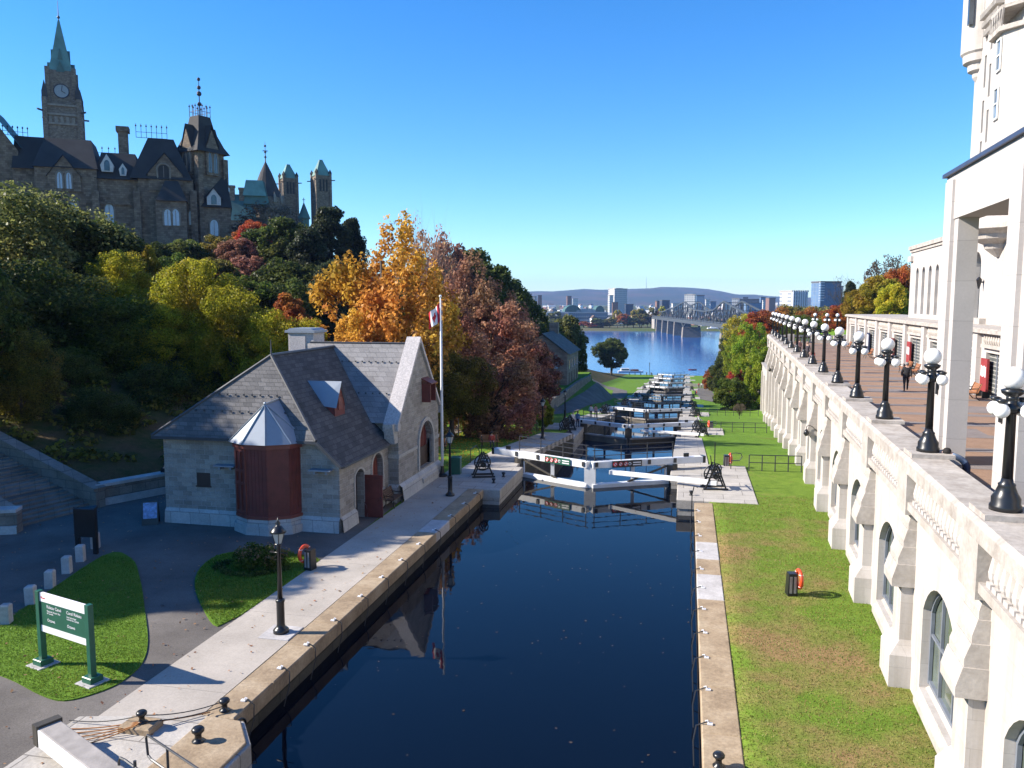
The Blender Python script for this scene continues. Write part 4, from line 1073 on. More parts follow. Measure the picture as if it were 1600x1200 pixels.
b = MB(HT); b.prism([(TV,by0-0.4),(TV-1.75,by0+1.3),(TV-1.75,by1-1.4),(TV,by1+0.4)], 'z', 33.6, 34.0); b.prism([(TV,by0-0.3),(TV-1.65,by0+1.3),(TV-1.65,by1-1.4),(TV,by1+0.3)], 'z', 35.4, 35.7)
for k in range(10):
    u = by0+1.3+k*(by1-by0-2.8)/9; b.beam((TV-1.6,u,34.0),(TV-1.6,u+(0.3 if k%2 else -0.3),35.4),0.14,0.14)
b.build('bay_balcony', M['hotel_top'], TO)
b = MB(HT)   # machicolations: rows of small corbels
for r_ in range(3):
    for k in range(14 if r_ else 15): b.box((TV-0.28-0.22*r_,82.8+k*0.36+0.18*(r_%2),36.2+r_*0.7),(TV,82.8+k*0.36+0.16+0.18*(r_%2),36.7+r_*0.7))
    for k in range(24): b.box((TV-0.28-0.22*r_,69+k*0.55,38.0+r_*0.7),(TV,69+k*0.55+0.25,38.5+r_*0.7))
b.build('corbels', M['hotel_trim'], TO)
for k in range(4):
    for z in (15.5,20.5,25.5,30.5): b = MB(HT); b.box((TV-0.06,66-k*6,z),(TV+0.02,67.4-k*6,z+2.6)); b.build('window', M['sash_glass'], TO)
# ---------------------------------------------------------------- lock flight
LX0, LX1 = -11.0, -0.85
for k in range(9):
    y0, z0 = GY[k], GZ[k]
    # flagstone aprons either side of the gate
    top = z0 + 0.06
    for s in (0, 1):
        e = empty('lock_pier', (-12.5 if s == 0 else 1.5, y0, z0), label='%s flagged stone pier of the locks on the %s' % (ORD[k], 'lawn path side, left of the gates' if s == 0 else 'hotel side, right of the gates'), cat='lock pier', group='stone piers beside the lock gates')
        zb = (CW[k-1] if k else -1.1) - 6
        ya, yb = y0-8.0, y0+2.2
        b = MB()
        if s == 0:
            xo = -15.0 if k else -14.4
            b.box((-12.6, ya, zb), (-10.55 if k == 0 else -11.0, y0-1.3, top-0.5)); b.box((-12.6,y0-1.3,zb),(-11.0,yb,top-0.5)); b.build('wall', M['quaywall'], e)
            b = MB(); b.chbox((xo, ya-0.05, top-0.52), (-10.5 if k == 0 else -10.95, y0-1.3, top), 0.04); b.chbox((xo, y0-1.29, top-0.52), (-10.95, yb, top-0.004), 0.04); b.build('paving', M['flag'], e)
        else:
            xo = 4.0 if k < 2 else 3.6
            b.box((-0.32, ya, zb), (1.5, y0-1.6, top-0.5)); b.box((-0.8,y0-1.6,zb),(1.5,yb,top-0.5)); b.build('wall', M['quaywall'], e)
            b = MB(); b.chbox((-0.38, ya-0.05, top-0.52), (xo, y0-1.6, top), 0.04); b.chbox((-0.86, y0-1.59, top-0.52), (xo, yb, top-0.004), 0.04); b.build('paving', M['flag'], e)
    if k == 8: break
    # chamber walls down to the next gate
    ya, yb = y0+2.2, GY[k+1]-8.05
    za, zb_ = GZ[k], g(yb)
    for s, (xi, xo) in enumerate(((LX0,-14.2),(LX1,1.6))):
        e = empty('chamber_wall', (xi, ya, za), label='%s lock chamber side wall on the %s' % (ORD[k], 'left, below the lawn path' if s == 0 else 'right, below the hotel lawn'), cat='lock wall', group='side walls of the lock chambers')
        lo, hi = min(xi,xo), max(xi,xo)
        xi2 = xi-0.06 if s == 0 else xi+0.06
        b = MB(); ylist = np.linspace(ya, yb, 9)
        for j in range(8):
            p, q = ylist[j], ylist[j+1]; zp, zq = g(p)+0.05, g(q)+0.05
            vs = [(lo,p,zp-0.45),(hi,p,zp-0.45),(hi,q,zq-0.45),(lo,q,zq-0.45),(lo,p,zp),(hi,p,zp),(hi,q,zq),(lo,q,zq)]
            b.add(vs, [(0,3,2,1),(4,5,6,7),(0,1,5,4),(1,2,6,5),(2,3,7,6),(3,0,4,7)])
        b.build('paving', M['flag'], e)
        b = MB(); x0, x1 = (lo+0.8, xi2) if s == 0 else (xi2, hi-0.5)
        zw = CW[k]-3; b.add([(x0,ya,zw),(x1,ya,zw),(x1,yb,zw),(x0,yb,zw),(x0,ya,g(ya)-0.4),(x1,ya,g(ya)-0.4),(x1,yb,g(yb)-0.4),(x0,yb,g(yb)-0.4)],[(0,3,2,1),(4,5,6,7),(0,1,5,4),(1,2,6,5),(2,3,7,6),(3,0,4,7)])
        b.build('wall', M['wetwall'], e)
# ---------------------------------------------------------------- mitre gates: two leaves each, apex upstream
def gate(k):
    y0, z0 = GY[k]+0.2, GZ[k]
    up = -1.1 if k == 0 else CW[k-1]
    e = empty('lock_gate', (-5.9, y0-1, z0), label='%s pair of white-beamed lock gates down the flight%s' % (ORD[k], ', with prohibition signs on its beams' if k == 0 else ''), cat='lock gate', group='lock gates down the flight')
    ap = Vector((-5.9, y0-2.6, 0)); zt = z0 + 0.62
    for s, px in ((0, LX0), (1, LX1)):
        piv = Vector((px, y0, 0)); d = (piv-ap).normalized(); L = (piv-ap).length
        sgn = Vector((-d.y, d.x, 0)); 
        if sgn.y > 0: sgn = -sgn        # towards upstream
        def at(t, z, o=0.0): return ap + d*t + sgn*o + Vector((0,0,z))
        # balance beam with its tail beyond the pivot
        b = MB(); b.beam(at(0.12,zt), at(L+2.2,zt), 0.46, 0.42); bo = b.build('balance_beam', M['timber_white'] if k not in (3,4) else M['timber_grey'], e, bevel=0.03)
        b = MB(); b.beam(at(L+2.2,zt), at(L+2.38,zt), 0.5, 0.46); b.beam(at(L+0.9,zt+0.3), at(L+1.25,zt+0.3),0.1,0.3); b.build('beam_cap', M['iron'], bo)
        # railing on the beam
        if k not in ():
            b = MB(); n = 3
            for i in range(n+1):
                t = 0.35 + (L-0.2)*i/n; b.tube([at(t,zt+0.1,-0.1), at(t,zt+1.25,-0.1)],0.036,5); b.beam(at(t-0.1,zt+0.05,0.26),at(t+0.1,zt+0.05,0.26),0.06,0.3)
            for h in (0.55,0.9,1.22): b.tube([at(0.2,zt+h,-0.1), at(L+0.1,zt+h,-0.1)],0.028,5)
            b.build('railing', M['iron_rail'], e)
        # posts
        lo = -0.9 if k == 0 else z0 - 0.75
        b = MB(); b.beam(at(0.0,zt-0.2), at(0.34,zt-0.2), 0.1, 0.1)
        for t, w in ((0.2,0.36),(L*0.52,0.22),(L-0.15,0.45)):
            b.beam(at(t,z0-7.5 if t < 0.5 or t > L-0.5 else lo-0.2), at(t,zt-0.22), w, w)
        b.build('gate_post', M['timber_white'] if k == 0 else M['timber_dark'], e)
        # body of the leaf below the opening
        b = MB(); zb = (CW[k] if k < 8 else RIVER_Z) - 3
        ztop = lo
        vs = [at(0.03,zb,0.2),at(L,zb,0.2),at(L,zb,-0.2),at(0.03,zb,-0.2),at(0.03,ztop,0.2),at(L,ztop,0.2),at(L,ztop,-0.2),at(0.03,ztop,-0.2)]
        b.add(vs,[(0,3,2,1),(4,5,6,7),(0,1,5,4),(1,2,6,5),(2,3,7,6),(3,0,4,7)]); b.build('leaf', M['timber_tan'] if s == 0 and k < 5 else M['timber_dark'], e)  # left leaves of the upper gates tan, all others dark
        if k == 0:
            b = MB(); b.beam(at(0.1,ztop+0.12,0.05), at(L,ztop+0.12,0.05), 0.5, 0.34); b.build('lower_rail', M['timber_white'], e, bevel=0.03)
            b = MB(); b.beam(at(L*0.45,ztop+0.3,0.1), at(L*0.95,zt-0.3,0.1),0.08,0.12); b.build('brace', M['timber_dark'], e)
        else:
            b = MB(); b.beam(at(0.1,ztop+0.05,0.1), at(L,ztop+0.05,0.1), 0.36, 0.16); b.build('lower_rail', M['timber_grey'], e)
    # heel posts
    for px in (LX0, LX1):
        b = MB(); b.lathe([(0.42,-6),(0.42,zt-0.25-z0)],(px,y0,z0),10); b.build('heel_post', M['timber_dark'], e)
    # push bar from the right pier to the left leaf
    if k in (0, 1):
        b = MB(); b.beam((-4.6,y0-2.75,z0+0.25),(1.9,y0-5.6,z0+0.5),0.3,0.26); b.build('sway_bar', M['timber_white'], e, bevel=0.02)
    return e
for k in range(9): gate(k)
# prohibition signs on the first gate
for n_, (px, s) in enumerate(((-8.15,-1),(-3.6,1))):
    gy0 = GY[0]+0.2-2.6+abs(px+5.9)*0.51-0.34
    rz = -math.atan(0.51)*(-1 if s > 0 else 1)
    e = empty('gate_sign', (px, gy0, 0.62), rz, label='dark sign with three red-ringed discs on the %s leaf of the first gate' % ('left' if n_ == 0 else 'right'), cat='sign', group='prohibition signs on the first gate')
    b = MB(); b.box((-1.02,-0.02,-0.2),(1.02,0.03,0.24)); b.build('board', M['green_paint'] if n_ == 0 else M['iron'], e, world=False)
    b = MB(); b.box((0.4,-0.026,-0.1),(0.95,-0.021,-0.03)); b.box((0.4,-0.026,0.05),(0.95,-0.021,0.12)); b.torus((0.18,-0.024,0.02),0.08,0.025,'y',12,4); b.build('pictogram', M['white_paint'], e, world=False)
    for i in range(3):
        cx = -0.82+0.36*i
        b = MB()
        b.add([(cx+0.145*math.cos(a*math.pi/10),-0.024,0.02+0.145*math.sin(a*math.pi/10)) for a in range(20)],[tuple(range(20))]); b.build('disc', M['white_paint'], e, world=False)
        b = MB(); b.torus((cx,-0.03,0.02),0.13,0.028,'y',18,5); b.beam((cx-0.09,-0.034,0.11),(cx+0.09,-0.034,-0.07),0.012,0.05); b.build('red_ring', M['red_paint'], e, world=False)
# crab winches
def make_winch():
    e = empty('crab_winch', (0,0,0))
    for x in (-0.42,0.42):
        b = MB(); b.beam((x,-0.62,0),(x,-0.05,1.5),0.07,0.09); b.beam((x,0.62,0),(x,0.05,1.5),0.07,0.09); b.beam((x,-0.4,0.55),(x,0.4,0.55),0.06,0.07); b.beam((x,-0.2,1.05),(x,0.2,1.05),0.06,0.06); b.beam((x,-0.72,0.05),(x,0.72,0.05),0.12,0.1); b.build('frame', M['iron'], e, world=False)
    b = MB(); b.tube([(-0.6,0,0.78),(0.6,0,0.78)],0.05,8); b.tube([(-0.36,0,0.78),(0.36,0,0.78)],0.17,12); b.tube([(-0.55,0,1.3),(0.95,0,1.3)],0.035,8); b.build('drum', M['iron'], e, world=False)
    b = MB(); b.torus((0.5,0,0.78),0.5,0.045,'x',20,6)
    for k in range(6):
        a = k*math.pi/3; b.beam((0.5,0,0.78),(0.5,0.5*math.cos(a),0.78+0.5*math.sin(a)),0.04,0.05)
    b.build('gear_wheel', M['iron'], e, world=False); b = MB()
    b.torus((-0.5,0,1.3),0.28,0.035,'x',14,5)
    for k in range(4):
        a = k*math.pi/2+0.4; b.beam((-0.5,0,1.3),(-0.5,0.27*math.cos(a),1.3+0.27*math.sin(a)),0.035,0.04)
    b.build('pinion_wheel', M['iron'], e, world=False)
    b = MB(); b.beam((0.95,0,1.3),(0.95,0.05,1.75),0.04,0.05); b.tube([(0.95,0.05,1.75),(1.2,0.05,1.75)],0.025,6); b.build('crank', M['iron'], e, world=False)
    return e
WN = make_winch(); first = True
wi = 0
for k in range(7):
    for s, (x, dy, rz) in enumerate(((-12.4,-4.6,1.9),(1.75,-4.9,1.75),(1.2,-2.6,1.5),(-12.2,-2.4,1.7))):
        if k == 0 and s == 3: continue
        if k == 0 and s == 2: continue
        if k > 3 and s in (2,3): continue
        loc = (x, GY[k]+dy, GZ[k]+0.06)
        o = WN if first else dup(WN, loc); first = False
        o.location = loc; o.rotation_euler = (0,0,rz)
        tag(o, 'black iron crab winch on the %s stone pier, %s side%s' % (ORD[k], 'left' if s in (0,3) else 'right', '' if s in (0,1) else ', nearer the gate beam'), 'winch', 'crab winches beside the locks')
# the dark handspike standing beside the first right winch
MB().tube([(1.75,47.9,0.9),(1.75,47.95,2.75)],0.03,6).build('winch_lever', M['iron'], label='thin upright black lever on the right winch of the first gate', cat='lever')
# railings on the right bank
def railing(name, p0, p1, n, label, h=1.05, loopend=True):
    e = empty(name, p0, label=label, cat='railing', group='railings across the hotel lawn')
    p0, p1 = Vector(p0), Vector(p1); U = Vector((0,0,1))
    b = MB()
    for z in (h, h*0.52): b.tube([p0+U*z, p1+U*z],0.032,6)
    b.build('rail', M['iron_rail'], e)
    b = MB()
    for i in range(n+1):
        q = p0.lerp(p1, i/n); b.tube([q+U*-0.1, q+U*h],0.035,6)
    b.build('post', M['iron_rail'], e)
    if loopend:
        a = p0-Vector((1.15,0,0)); b = MB(); b.tube([a+U*-0.1, a+U*1.1, a+U*1.15+Vector((0.3,0,0)), a+U*1.12+Vector((0.62,0,0)), a+U*0.9+Vector((0.7,0,0)), a+U*0.66+Vector((0.55,0,0)), a+U*0.62],0.032,6); b.build('looped_end', M['iron_rail'], e)
railing('railing', (4.15,53.6,-0.02), (7.45,53.9,-0.02), 4, 'dark railing beyond the first right pier, ending in a loop, against the buttress')
railing('railing', (3.75,87.6,-2.9), (8.5,87.9,-2.9), 4, 'dark railing across the lawn by the second right pier')
railing('railing', (3.6,126.9,-6.6), (11.0,127.4,-6.6), 6, 'farthest dark railing across the lawn, running behind the green shrub')
# ---------------------------------------------------------------- parliament buildings on the hill
def frame_at(px, dep, turn, py=472):
    # local axes: x along the front to the right, y into the depth, z up; the front turned by 'turn' away from the camera
    p = at_d(px, py, dep)
    return Matrix.Translation((p.x, p.y, 0)) @ Matrix.Rotation(YAW + turn, 4, 'Z')
def gable_roof(b, x0, x1, y0, y1, z0, z1, ix=0, iy=None, m=0):
    # frustum roof: top inset by ix and iy
    iy = (y1-y0)/2 if iy is None else iy
    b.add([(x0,y0,z0),(x1,y0,z0),(x1,y1,z0),(x0,y1,z0),(x0+ix,y0+iy,z1),(x1-ix,y0+iy,z1),(x1-ix,y1-iy,z1),(x0+ix,y1-iy,z1)], [(0,3,2,1),(4,5,6,7),(0,1,5,4),(1,2,6,5),(2,3,7,6),(3,0,4,7)], m)
def lancet(T_, parent, x, y, z0, w, h, mat='pale_glass', out=-1, trim=True):
    b = MB(T_); pts = pointed(w, z0+h*0.66, h*0.34, 4)
    b.add([(x+w/2,y+0.06*out,z0)]+[(x+p,y+0.06*out,z) for p, z in pts]+[(x-w/2,y+0.06*out,z0)], [tuple(range(len(pts)+2))])
    o = b.build('window', M[mat], parent)
    if trim:
        b = MB(T_); P_ = [(x+w/2+0.12,y+0.05*out,z0)]+[(x+p*1.25,y+0.05*out,z+0.1) for p, z in pts]+[(x-w/2-0.12,y+0.05*out,z0)]
        b.tube(P_,0.16,5); b.box((x-0.05,y+0.1*out if out<0 else y,z0),(x+0.05,y if out<0 else y+0.1*out,z0+h*0.9)); b.build('window_frame', M['trim_ochre'], o)
    return o
def crest(b, p, q, n, h):
    p, q = Vector(p), Vector(q)
    b.tube([p,q],0.06,4); b.tube([p+Vector((0,0,h*0.4)),q+Vector((0,0,h*0.4))],0.05,4)
    for i in range(n+1):
        r_ = p.lerp(q,i/n); b.tube([r_, r_+Vector((0,0,h))],0.06,4); b.ball(r_+Vector((0,0,h*0.85)),0.17,4)

E1 = frame_at(150, 150, R(20), 300)
EBK = empty('parliament_block', E1 @ Vector((0,0,23)), label='long brown stone gothic block with black slate roofs on the hill', cat='gothic building')
S = 1/8.29/math.cos(R(20))*1.0
def X(px): return (px-150)*S
def Zp(py, x=0): return 11 + (472-py)*(150 + x*math.sin(R(20)))/1244*1.0
b = MB(E1)
b.box((X(-110),6,8),(X(50),24,33.5)); b.box((X(40),3,8),(X(78),20,Zp(262)))
b.box((X(72),0,8),(X(152),16,Zp(262,-4))); b.box((X(150),0.4,8),(X(207),16,Zp(279,4)))
b.box((X(207),-0.6,8),(X(283),16,Zp(280,12))); b.box((X(280),0.8,8),(X(336),15,Zp(322,18)))
# big gable at the far left
xa, xc, xb = X(-95), X(-30), X(47)
b.add([(xa,4,33),(xb,4,33),(xb,4,Zp(232,-12)),(X(4),4,Zp(158,-18)),(X(-60),4,Zp(232,-18)),(xa,4,Zp(232,-18)),(xa,20,33),(xb,20,33),(xb,20,Zp(232,-12)),(X(4),20,Zp(158,-18)),(X(-60),20,Zp(232,-18))], [(0,1,2,3,4,5),(1,7,8,2)])
b.box((xa,4,8),(xb,20,33))
b.build('wall', M['nepean'], EBK)
b = MB(E1)
b.quad((X(52),3.4,Zp(228,-12)),(X(52),21,Zp(228,-12)),(X(4),21,Zp(150,-18)),(X(4),3.4,Zp(150,-18))); b.quad((X(4),3.4,Zp(150,-18)),(X(4),21,Zp(150,-18)),(X(-66),21,Zp(240,-18)),(X(-66),3.4,Zp(240,-18)))
b.build('gable_roof', M['copper_deep'], EBK)
b = MB(E1)
gable_roof(b, X(40), X(80), 2.5, 20, Zp(262,-10), Zp(207,-10), 0, 4)
gable_roof(b, X(70), X(154), -0.5, 16.5, Zp(264,-5), Zp(213,-5), 1.5, 5)
gable_roof(b, X(126), X(185), 15, 23, Zp(262,0), Zp(222,0), 1, 3.9)
gable_roof(b, X(148), X(210), -0.1, 16.5, Zp(281,3), Zp(236,3), 1.0, 4)
gable_roof(b, X(196), X(282), -1.2, 17, Zp(282,10), Zp(214,10), 3.2, 4.6)
gable_roof(b, X(278), X(338), 0.3, 15.5, Zp(323,18), Zp(272,18), 0.8, 4)
gable_roof(b, X(232), X(275), -3.8, 2, Zp(318,13), Zp(285,13), 1.6, 2.6)
b.build('slate_roof', M['slate_black'], EBK)
b = MB(E1); b.box((X(231),-3.4,8),(X(273),2,Zp(318,13))); b.build('bay', M['nepean'], EBK)
def gablet(xc, w, z0, z1, y, name, mat, wm='pale_glass'):
    b = MB(E1); h = z1-z0
    b.prism([(xc-w/2,z0),(xc+w/2,z0),(xc+w/2,z0+h*0.45),(xc,z1),(xc-w/2,z0+h*0.45)],'y',y,y+3.0); o = b.build(name, mat, EBK)
    b = MB(E1)
    for s in (-1,1): b.quad((xc,y-0.25,z1+0.15),(xc+s*(w/2+0.3),y-0.25,z0+h*0.4),(xc+s*(w/2+0.3),y+3,z0+h*0.4),(xc,y+3,z1+0.15))
    b.build('gablet_roof', M['slate_black'], o)
    return o
d = gablet(X(110),5.4,Zp(300,-5),Zp(246,-5),-0.35,'gablet',M['nepean']); 
for t in (-0.75,0.75): lancet(E1,EBK,X(110)+t,-0.35,Zp(296,-5),0.9,3.0)
for px, y0, y1, w in ((166,270,243,1.9),(187,275,256,1.0)):
    b = MB(E1); z0, z1 = Zp(y0,3), Zp(y1,3); b.prism([(X(px)-w/2,z0),(X(px)+w/2,z0),(X(px)+w/2+0.2,z0+1.2),(X(px),z1),(X(px)-w/2-0.2,z0+1.2)],'y',0.2,3.0); o = b.build('dormer', M['white_trim'], EBK)
    lancet(E1,o,X(px),0.2,z0+0.2,w*0.5,(z1-z0)*0.6,'glass',trim=False)
gablet(X(245),6.2,Zp(300,11),Zp(243,11),-0.9,'gablet',M['nepean']); lancet(E1,EBK,X(243),-0.9,Zp(283,11),1.9,2.9,'slate_black')
o = gablet(X(312),2.6,Zp(320,18),Zp(294,18),0.2,'gablet',M['white_trim']); lancet(E1,EBK,X(312),0.2,Zp(319,18),1.0,1.9,'glass',trim=False)
for px, y0, y1, w, yy in ((166,348,318,1.5,0.4),(247,355,330,1.25,-3.4),(258,355,330,1.25,-3.4),(311,368,343,1.5,0.8),(279,352,330,0.9,-0.6),(120,336,312,1.2,0),(30,330,300,1.4,4)):
    x = X(px); lancet(E1,EBK,x,yy,Zp(y0,x),w,Zp(y1,x)-Zp(y0,x))
b = MB(E1)
for px in (74,100,150,205,283): b.box((X(px)-0.6,-1.2,8),(X(px)+0.6,0.5,Zp(300,X(px))))
for xa_, xb_, py in ((X(72),X(207),318),): b.box((xa_,-0.12,Zp(py+1,0)),(xb_,0.0,Zp(py-2,0)))
b.build('buttress', M['nepean'], EBK)
b = MB(E1); b.box((X(178),6,30),(X(191),8,Zp(196,4))); b.box((X(175.5),5.7,Zp(199,4)),(X(193.5),8.3,Zp(191,4))); b.build('chimney', M['nepean'], EBK)
b = MB(E1); crest(b,(X(205),3.4,Zp(214,10)),(X(248),3.4,Zp(214,10)),6,2.6); crest(b,(X(134),19,Zp(222,0)),(X(172),19,Zp(222,0)),4,2.2); crest(b,(X(20),6,Zp(205,-12)),(X(58),6,Zp(207,-12)),6,1.8); b.build('roof_cresting', M['iron_far'], EBK)
# corner tower
def tower(Tm, parent, s, z0, ze, zt, top, roof, wall, name='tower'):
    h = s/2
    b = MB(Tm); b.box((-h,-h,z0),(h,h,ze)); o = b.build(name, wall, parent)
    return o
TWM = E1 @ Matrix.Translation((X(296),5.2,0)) @ Matrix.Rotation(R(-52),4,'Z')
ets = 6.0; ez0, ez, et = 20, Zp(237,20), Zp(180,20)
b = MB(TWM); h = ets/2
b.box((-h,-h,ez0),(h,h,ez+0.3))
for sx in (-1,1):
    for sy in (-1,1): b.box((sx*h-0.55,sy*h-0.55,ez0),(sx*h+0.55,sy*h+0.55,ez-1.0))
et_o = b.build('tower', M['nepean'], EBK)
b = MB(TWM); hh = h+0.9
prof = [(hh,ez-0.1),(h+0.1,ez+1.3),(h*0.62,ez+4.6),(h*0.46,et)]
for i in range(3):
    r0, z0 = prof[i]; r1, z1 = prof[i+1]
    b.add([(-r0,-r0,z0),(r0,-r0,z0),(r0,r0,z0),(-r0,r0,z0),(-r1,-r1,z1),(r1,-r1,z1),(r1,r1,z1),(-r1,r1,z1)],[(0,1,5,4),(1,2,6,5),(2,3,7,6),(3,0,4,7),(4,5,6,7)])
for a in range(4):
    Rm = Matrix.Rotation(a*math.pi/2,3,'Z')
    def rr(x,y,z): return tuple(Rm @ Vector((x,y,z)))
    b.add([rr(-1.9,-h-0.55,ez+0.3),rr(0,-h-0.55,ez+5.4),rr(1.9,-h-0.55,ez+0.3),rr(0,-0.4,ez+5.4),rr(-1.9,-1,ez+0.3),rr(1.9,-1,ez+0.3)],[(0,1,3,4),(1,2,5,3)])
b.build('tower_roof', M['slate_black'], et_o)
for a in range(4):
    Ta = TWM @ Matrix.Rotation(a*math.pi/2,4,'Z')
    b = MB(Ta); b.prism([(-1.5,ez-4.5),(1.5,ez-4.5),(1.5,ez+0.6),(0,ez+4.4),(-1.5,ez+0.6)],'y',-h-0.42,-h+0.3); b.build('tower_gable', M['nepean'], et_o)
    for t in (-0.65,0.65): lancet(Ta,et_o,t,-h-0.42,ez-4.0,0.8,4.0,'glass')
b = MB(TWM); r1 = h*0.46
for p, q in (((-r1,-r1),(r1,-r1)),((r1,-r1),(r1,r1)),((r1,r1),(-r1,r1)),((-r1,r1),(-r1,-r1))): crest(b,(*p,et),(*q,et),3,2.4)
b.tube([(0,0,et),(0,0,et+7.8)],[0.14,0.05],5)
for z, r_ in ((2.6,0.42),(4.6,0.5),(5.8,0.4),(7.4,0.35)): b.ball((0,0,et+z),r_,5); 
b.build('tower_finial', M['iron_far'], et_o)

# clock tower far behind
K = 330/1244
def Zf(py, k=K): return 11 + (472-py)*k
PTM = frame_at(97, 330, R(24), 130)
PT = empty('clock_tower', PTM @ Vector((0,0,30)), label='tall clock tower with pointed green copper spire above the stone block', cat='clock tower')
b = MB(PTM); s = 6.2
b.box((-s,-s,20),(s,s,Zf(170)))
for sx in (-1,1):
    for sy in (-1,1): b.box((sx*s-0.9,sy*s-0.9,20),(sx*s+0.9,sy*s+0.9,Zf(160)))
b.build('shaft', M['nepean'], PT)
b = MB(PTM)
for z in (Zf(200),Zf(186),Zf(172)): b.box((-s-0.6,-s-0.6,z),(s+0.6,s+0.6,z+0.8))
for k in range(6): b.box((-s+1.2+k*2.1,-s-0.25,Zf(197)),(-s+2.3+k*2.1,-s,Zf(188))); b.box((-s-0.25,-s+1.2+k*2.1,Zf(197)),(-s,-s+2.3+k*2.1,Zf(188)))
b.build('string_course', M['trim_ochre'], PT)
b = MB(PTM)
for sx in (-1,1):
    for sy in (-1,1):
        c = (sx*(s-0.2), sy*(s-0.2), 0); b.box((c[0]-1.0,c[1]-1.0,Zf(160)),(c[0]+1.0,c[1]+1.0,Zf(152))); b.lathe([(1.45,Zf(152)),(0.05,Zf(134))],c,4,ph=math.pi/4)
b.build('pinnacle', M['slate_black'], PT)
b = MB(PTM); s2 = 4.8; b.box((-s2,-s2,Zf(172)),(s2,s2,Zf(117)))
for sx in (-1,1):
    for sy in (-1,1): b.box((sx*s2-0.8,sy*s2-0.8,Zf(172)),(sx*s2+0.8,sy*s2+0.8,Zf(113)))
b.build('clock_stage', M['nepean'], PT)
for a in range(4):
    Ta = PTM @ Matrix.Rotation(a*math.pi/2,4,'Z')
    b = MB(Ta); b.add([(2.7*math.cos(t*math.pi/12),-s2-0.15,Zf(148)+2.7*math.sin(t*math.pi/12)) for t in range(24)],[tuple(range(24))]); f_ = b.build('clock_face', M['clock'], PT)
    b = MB(Ta); b.torus((0,-s2-0.2,Zf(148)),2.75,0.2,'y',24,5); b.beam((0,-s2-0.25,Zf(148)),(0.4,-s2-0.25,Zf(148)+2.2),0.2,0.22); b.beam((0,-s2-0.25,Zf(148)),(1.4,-s2-0.25,Zf(148)-0.8),0.2,0.26); b.build('clock_hand', M['iron_far'], f_)
b = MB(PTM); q = s2+0.2
b.lathe([(q*1.32,Zf(130)),(q*1.22,Zf(118)),(q*0.62,Zf(78)),(0.45,Zf(38)),(0.05,Zf(36))],(0,0,0),4,ph=math.pi/4); b.build('spire', M['copper'], PT)
b = MB(PTM)
for a in range(4):
    Rm = Matrix.Rotation(a*math.pi/2,3,'Z')
    for zc, w, o_ in ((Zf(112),1.6,s2*0.98),(Zf(92),0.9,s2*0.66)):
        b.add([tuple(Rm @ Vector(p)) for p in [(-w,-o_-0.3,zc-2),(w,-o_-0.3,zc-2),(0,-o_-0.3,zc+2.6),(0,-o_+2,zc+2.6),(-w,-o_+2,zc-2),(w,-o_+2,zc-2)]],[(0,1,2),(0,2,3,4),(2,1,5,3)])
b.build('spire_dormer', M['copper_deep'], PT)
b = MB(PTM); b.tube([(0,0,Zf(40)),(0,0,Zf(8))],[0.22,0.08],5); b.ball((0,0,Zf(33)),0.6,6); b.build('mast', M['iron_far'], PT)
b = MB(PTM)
for sx, sy in ((-1,-1),(1,-1),(-1,1),(1,1)): b.beam((sx*(s+0.5),sy*(s+0.5),Zf(181)),(sx*(s+2.4),sy*(s+2.4),Zf(180)),0.6,0.6)
b.build('gargoyle', M['slate_black'], PT)

# centre block roofs, library and two ventilation towers
K3 = 300/1244
CBM = frame_at(385, 300, R(15), 290)
CB = empty('library', CBM @ Vector((0,0,28)), label='green copper roofed stone building with round library lantern behind the hill trees', cat='library')
def XC(px): return (px-385)/4.147
b = MB(CBM); b.box((XC(325),0,15),(XC(400),16,Zf(343,K3))); b.build('wall', M['nepean'], CB)
b = MB(CBM); gable_roof(b, XC(322), XC(398), -0.5, 16.5, Zf(345,K3), Zf(302,K3), 2, 6); gable_roof(b, XC(379), XC(418), 2, 15, Zf(318,K3), Zf(281,K3), 1.6, 2.5); b.build('copper_roof', M['copper_deep'], CB)
b = MB(CBM); gable_roof(b, XC(378.5), XC(414), 1.8, 13, Zf(305,K3), Zf(280,K3), 1.2, 2); b.build('upper_roof', M['copper'], CB)
for px, pt in ((362,289),(376.5,292)):
    b = MB(CBM); b.box((XC(px-4),4,40),(XC(px+4),6.2,Zf(pt,K3))); b.box((XC(px-5),3.8,Zf(pt+3,K3)),(XC(px+5),6.4,Zf(pt,K3))); b.build('chimney', M['nepean'], CB)
lc = (XC(412),20,0)
b = MB(CBM); b.lathe([(6.6,20),(6.6,Zf(306,K3)),(5.6,Zf(292,K3)),(4.6,Zf(291,K3))],lc,16); b.build('drum', M['nepean'], CB)
b = MB(CBM); b.lathe([(6.4,Zf(299,K3)),(4.6,Zf(283,K3)),(2.3,Zf(258,K3)),(0.25,Zf(240,K3))],lc,16); b.build('cone_roof', M['slate_black'], CB)
b = MB(CBM)
for k in range(12):
    a = k*math.pi/6; c = (lc[0]+6.3*math.cos(a), lc[1]+6.3*math.sin(a), 0)
    b.lathe([(1.0,Zf(308,K3)),(0.9,Zf(300,K3)),(0.05,Zf(291,K3))],c,4,ph=a+math.pi/4)
b.build('pinnacle', M['trim_ochre'], CB)
b = MB(CBM); b.tube([(lc[0],lc[1],Zf(241,K3)),(lc[0],lc[1],Zf(207,K3))],[0.25,0.06],5)
for z in (232,224,214): b.ball((lc[0],lc[1],Zf(z,K3)),0.5,5)
b.beam((lc[0]-1,lc[1],Zf(222,K3)),(lc[0]+1,lc[1],Zf(222,K3)),0.2,0.3); b.build('finial', M['iron_far'], CB)
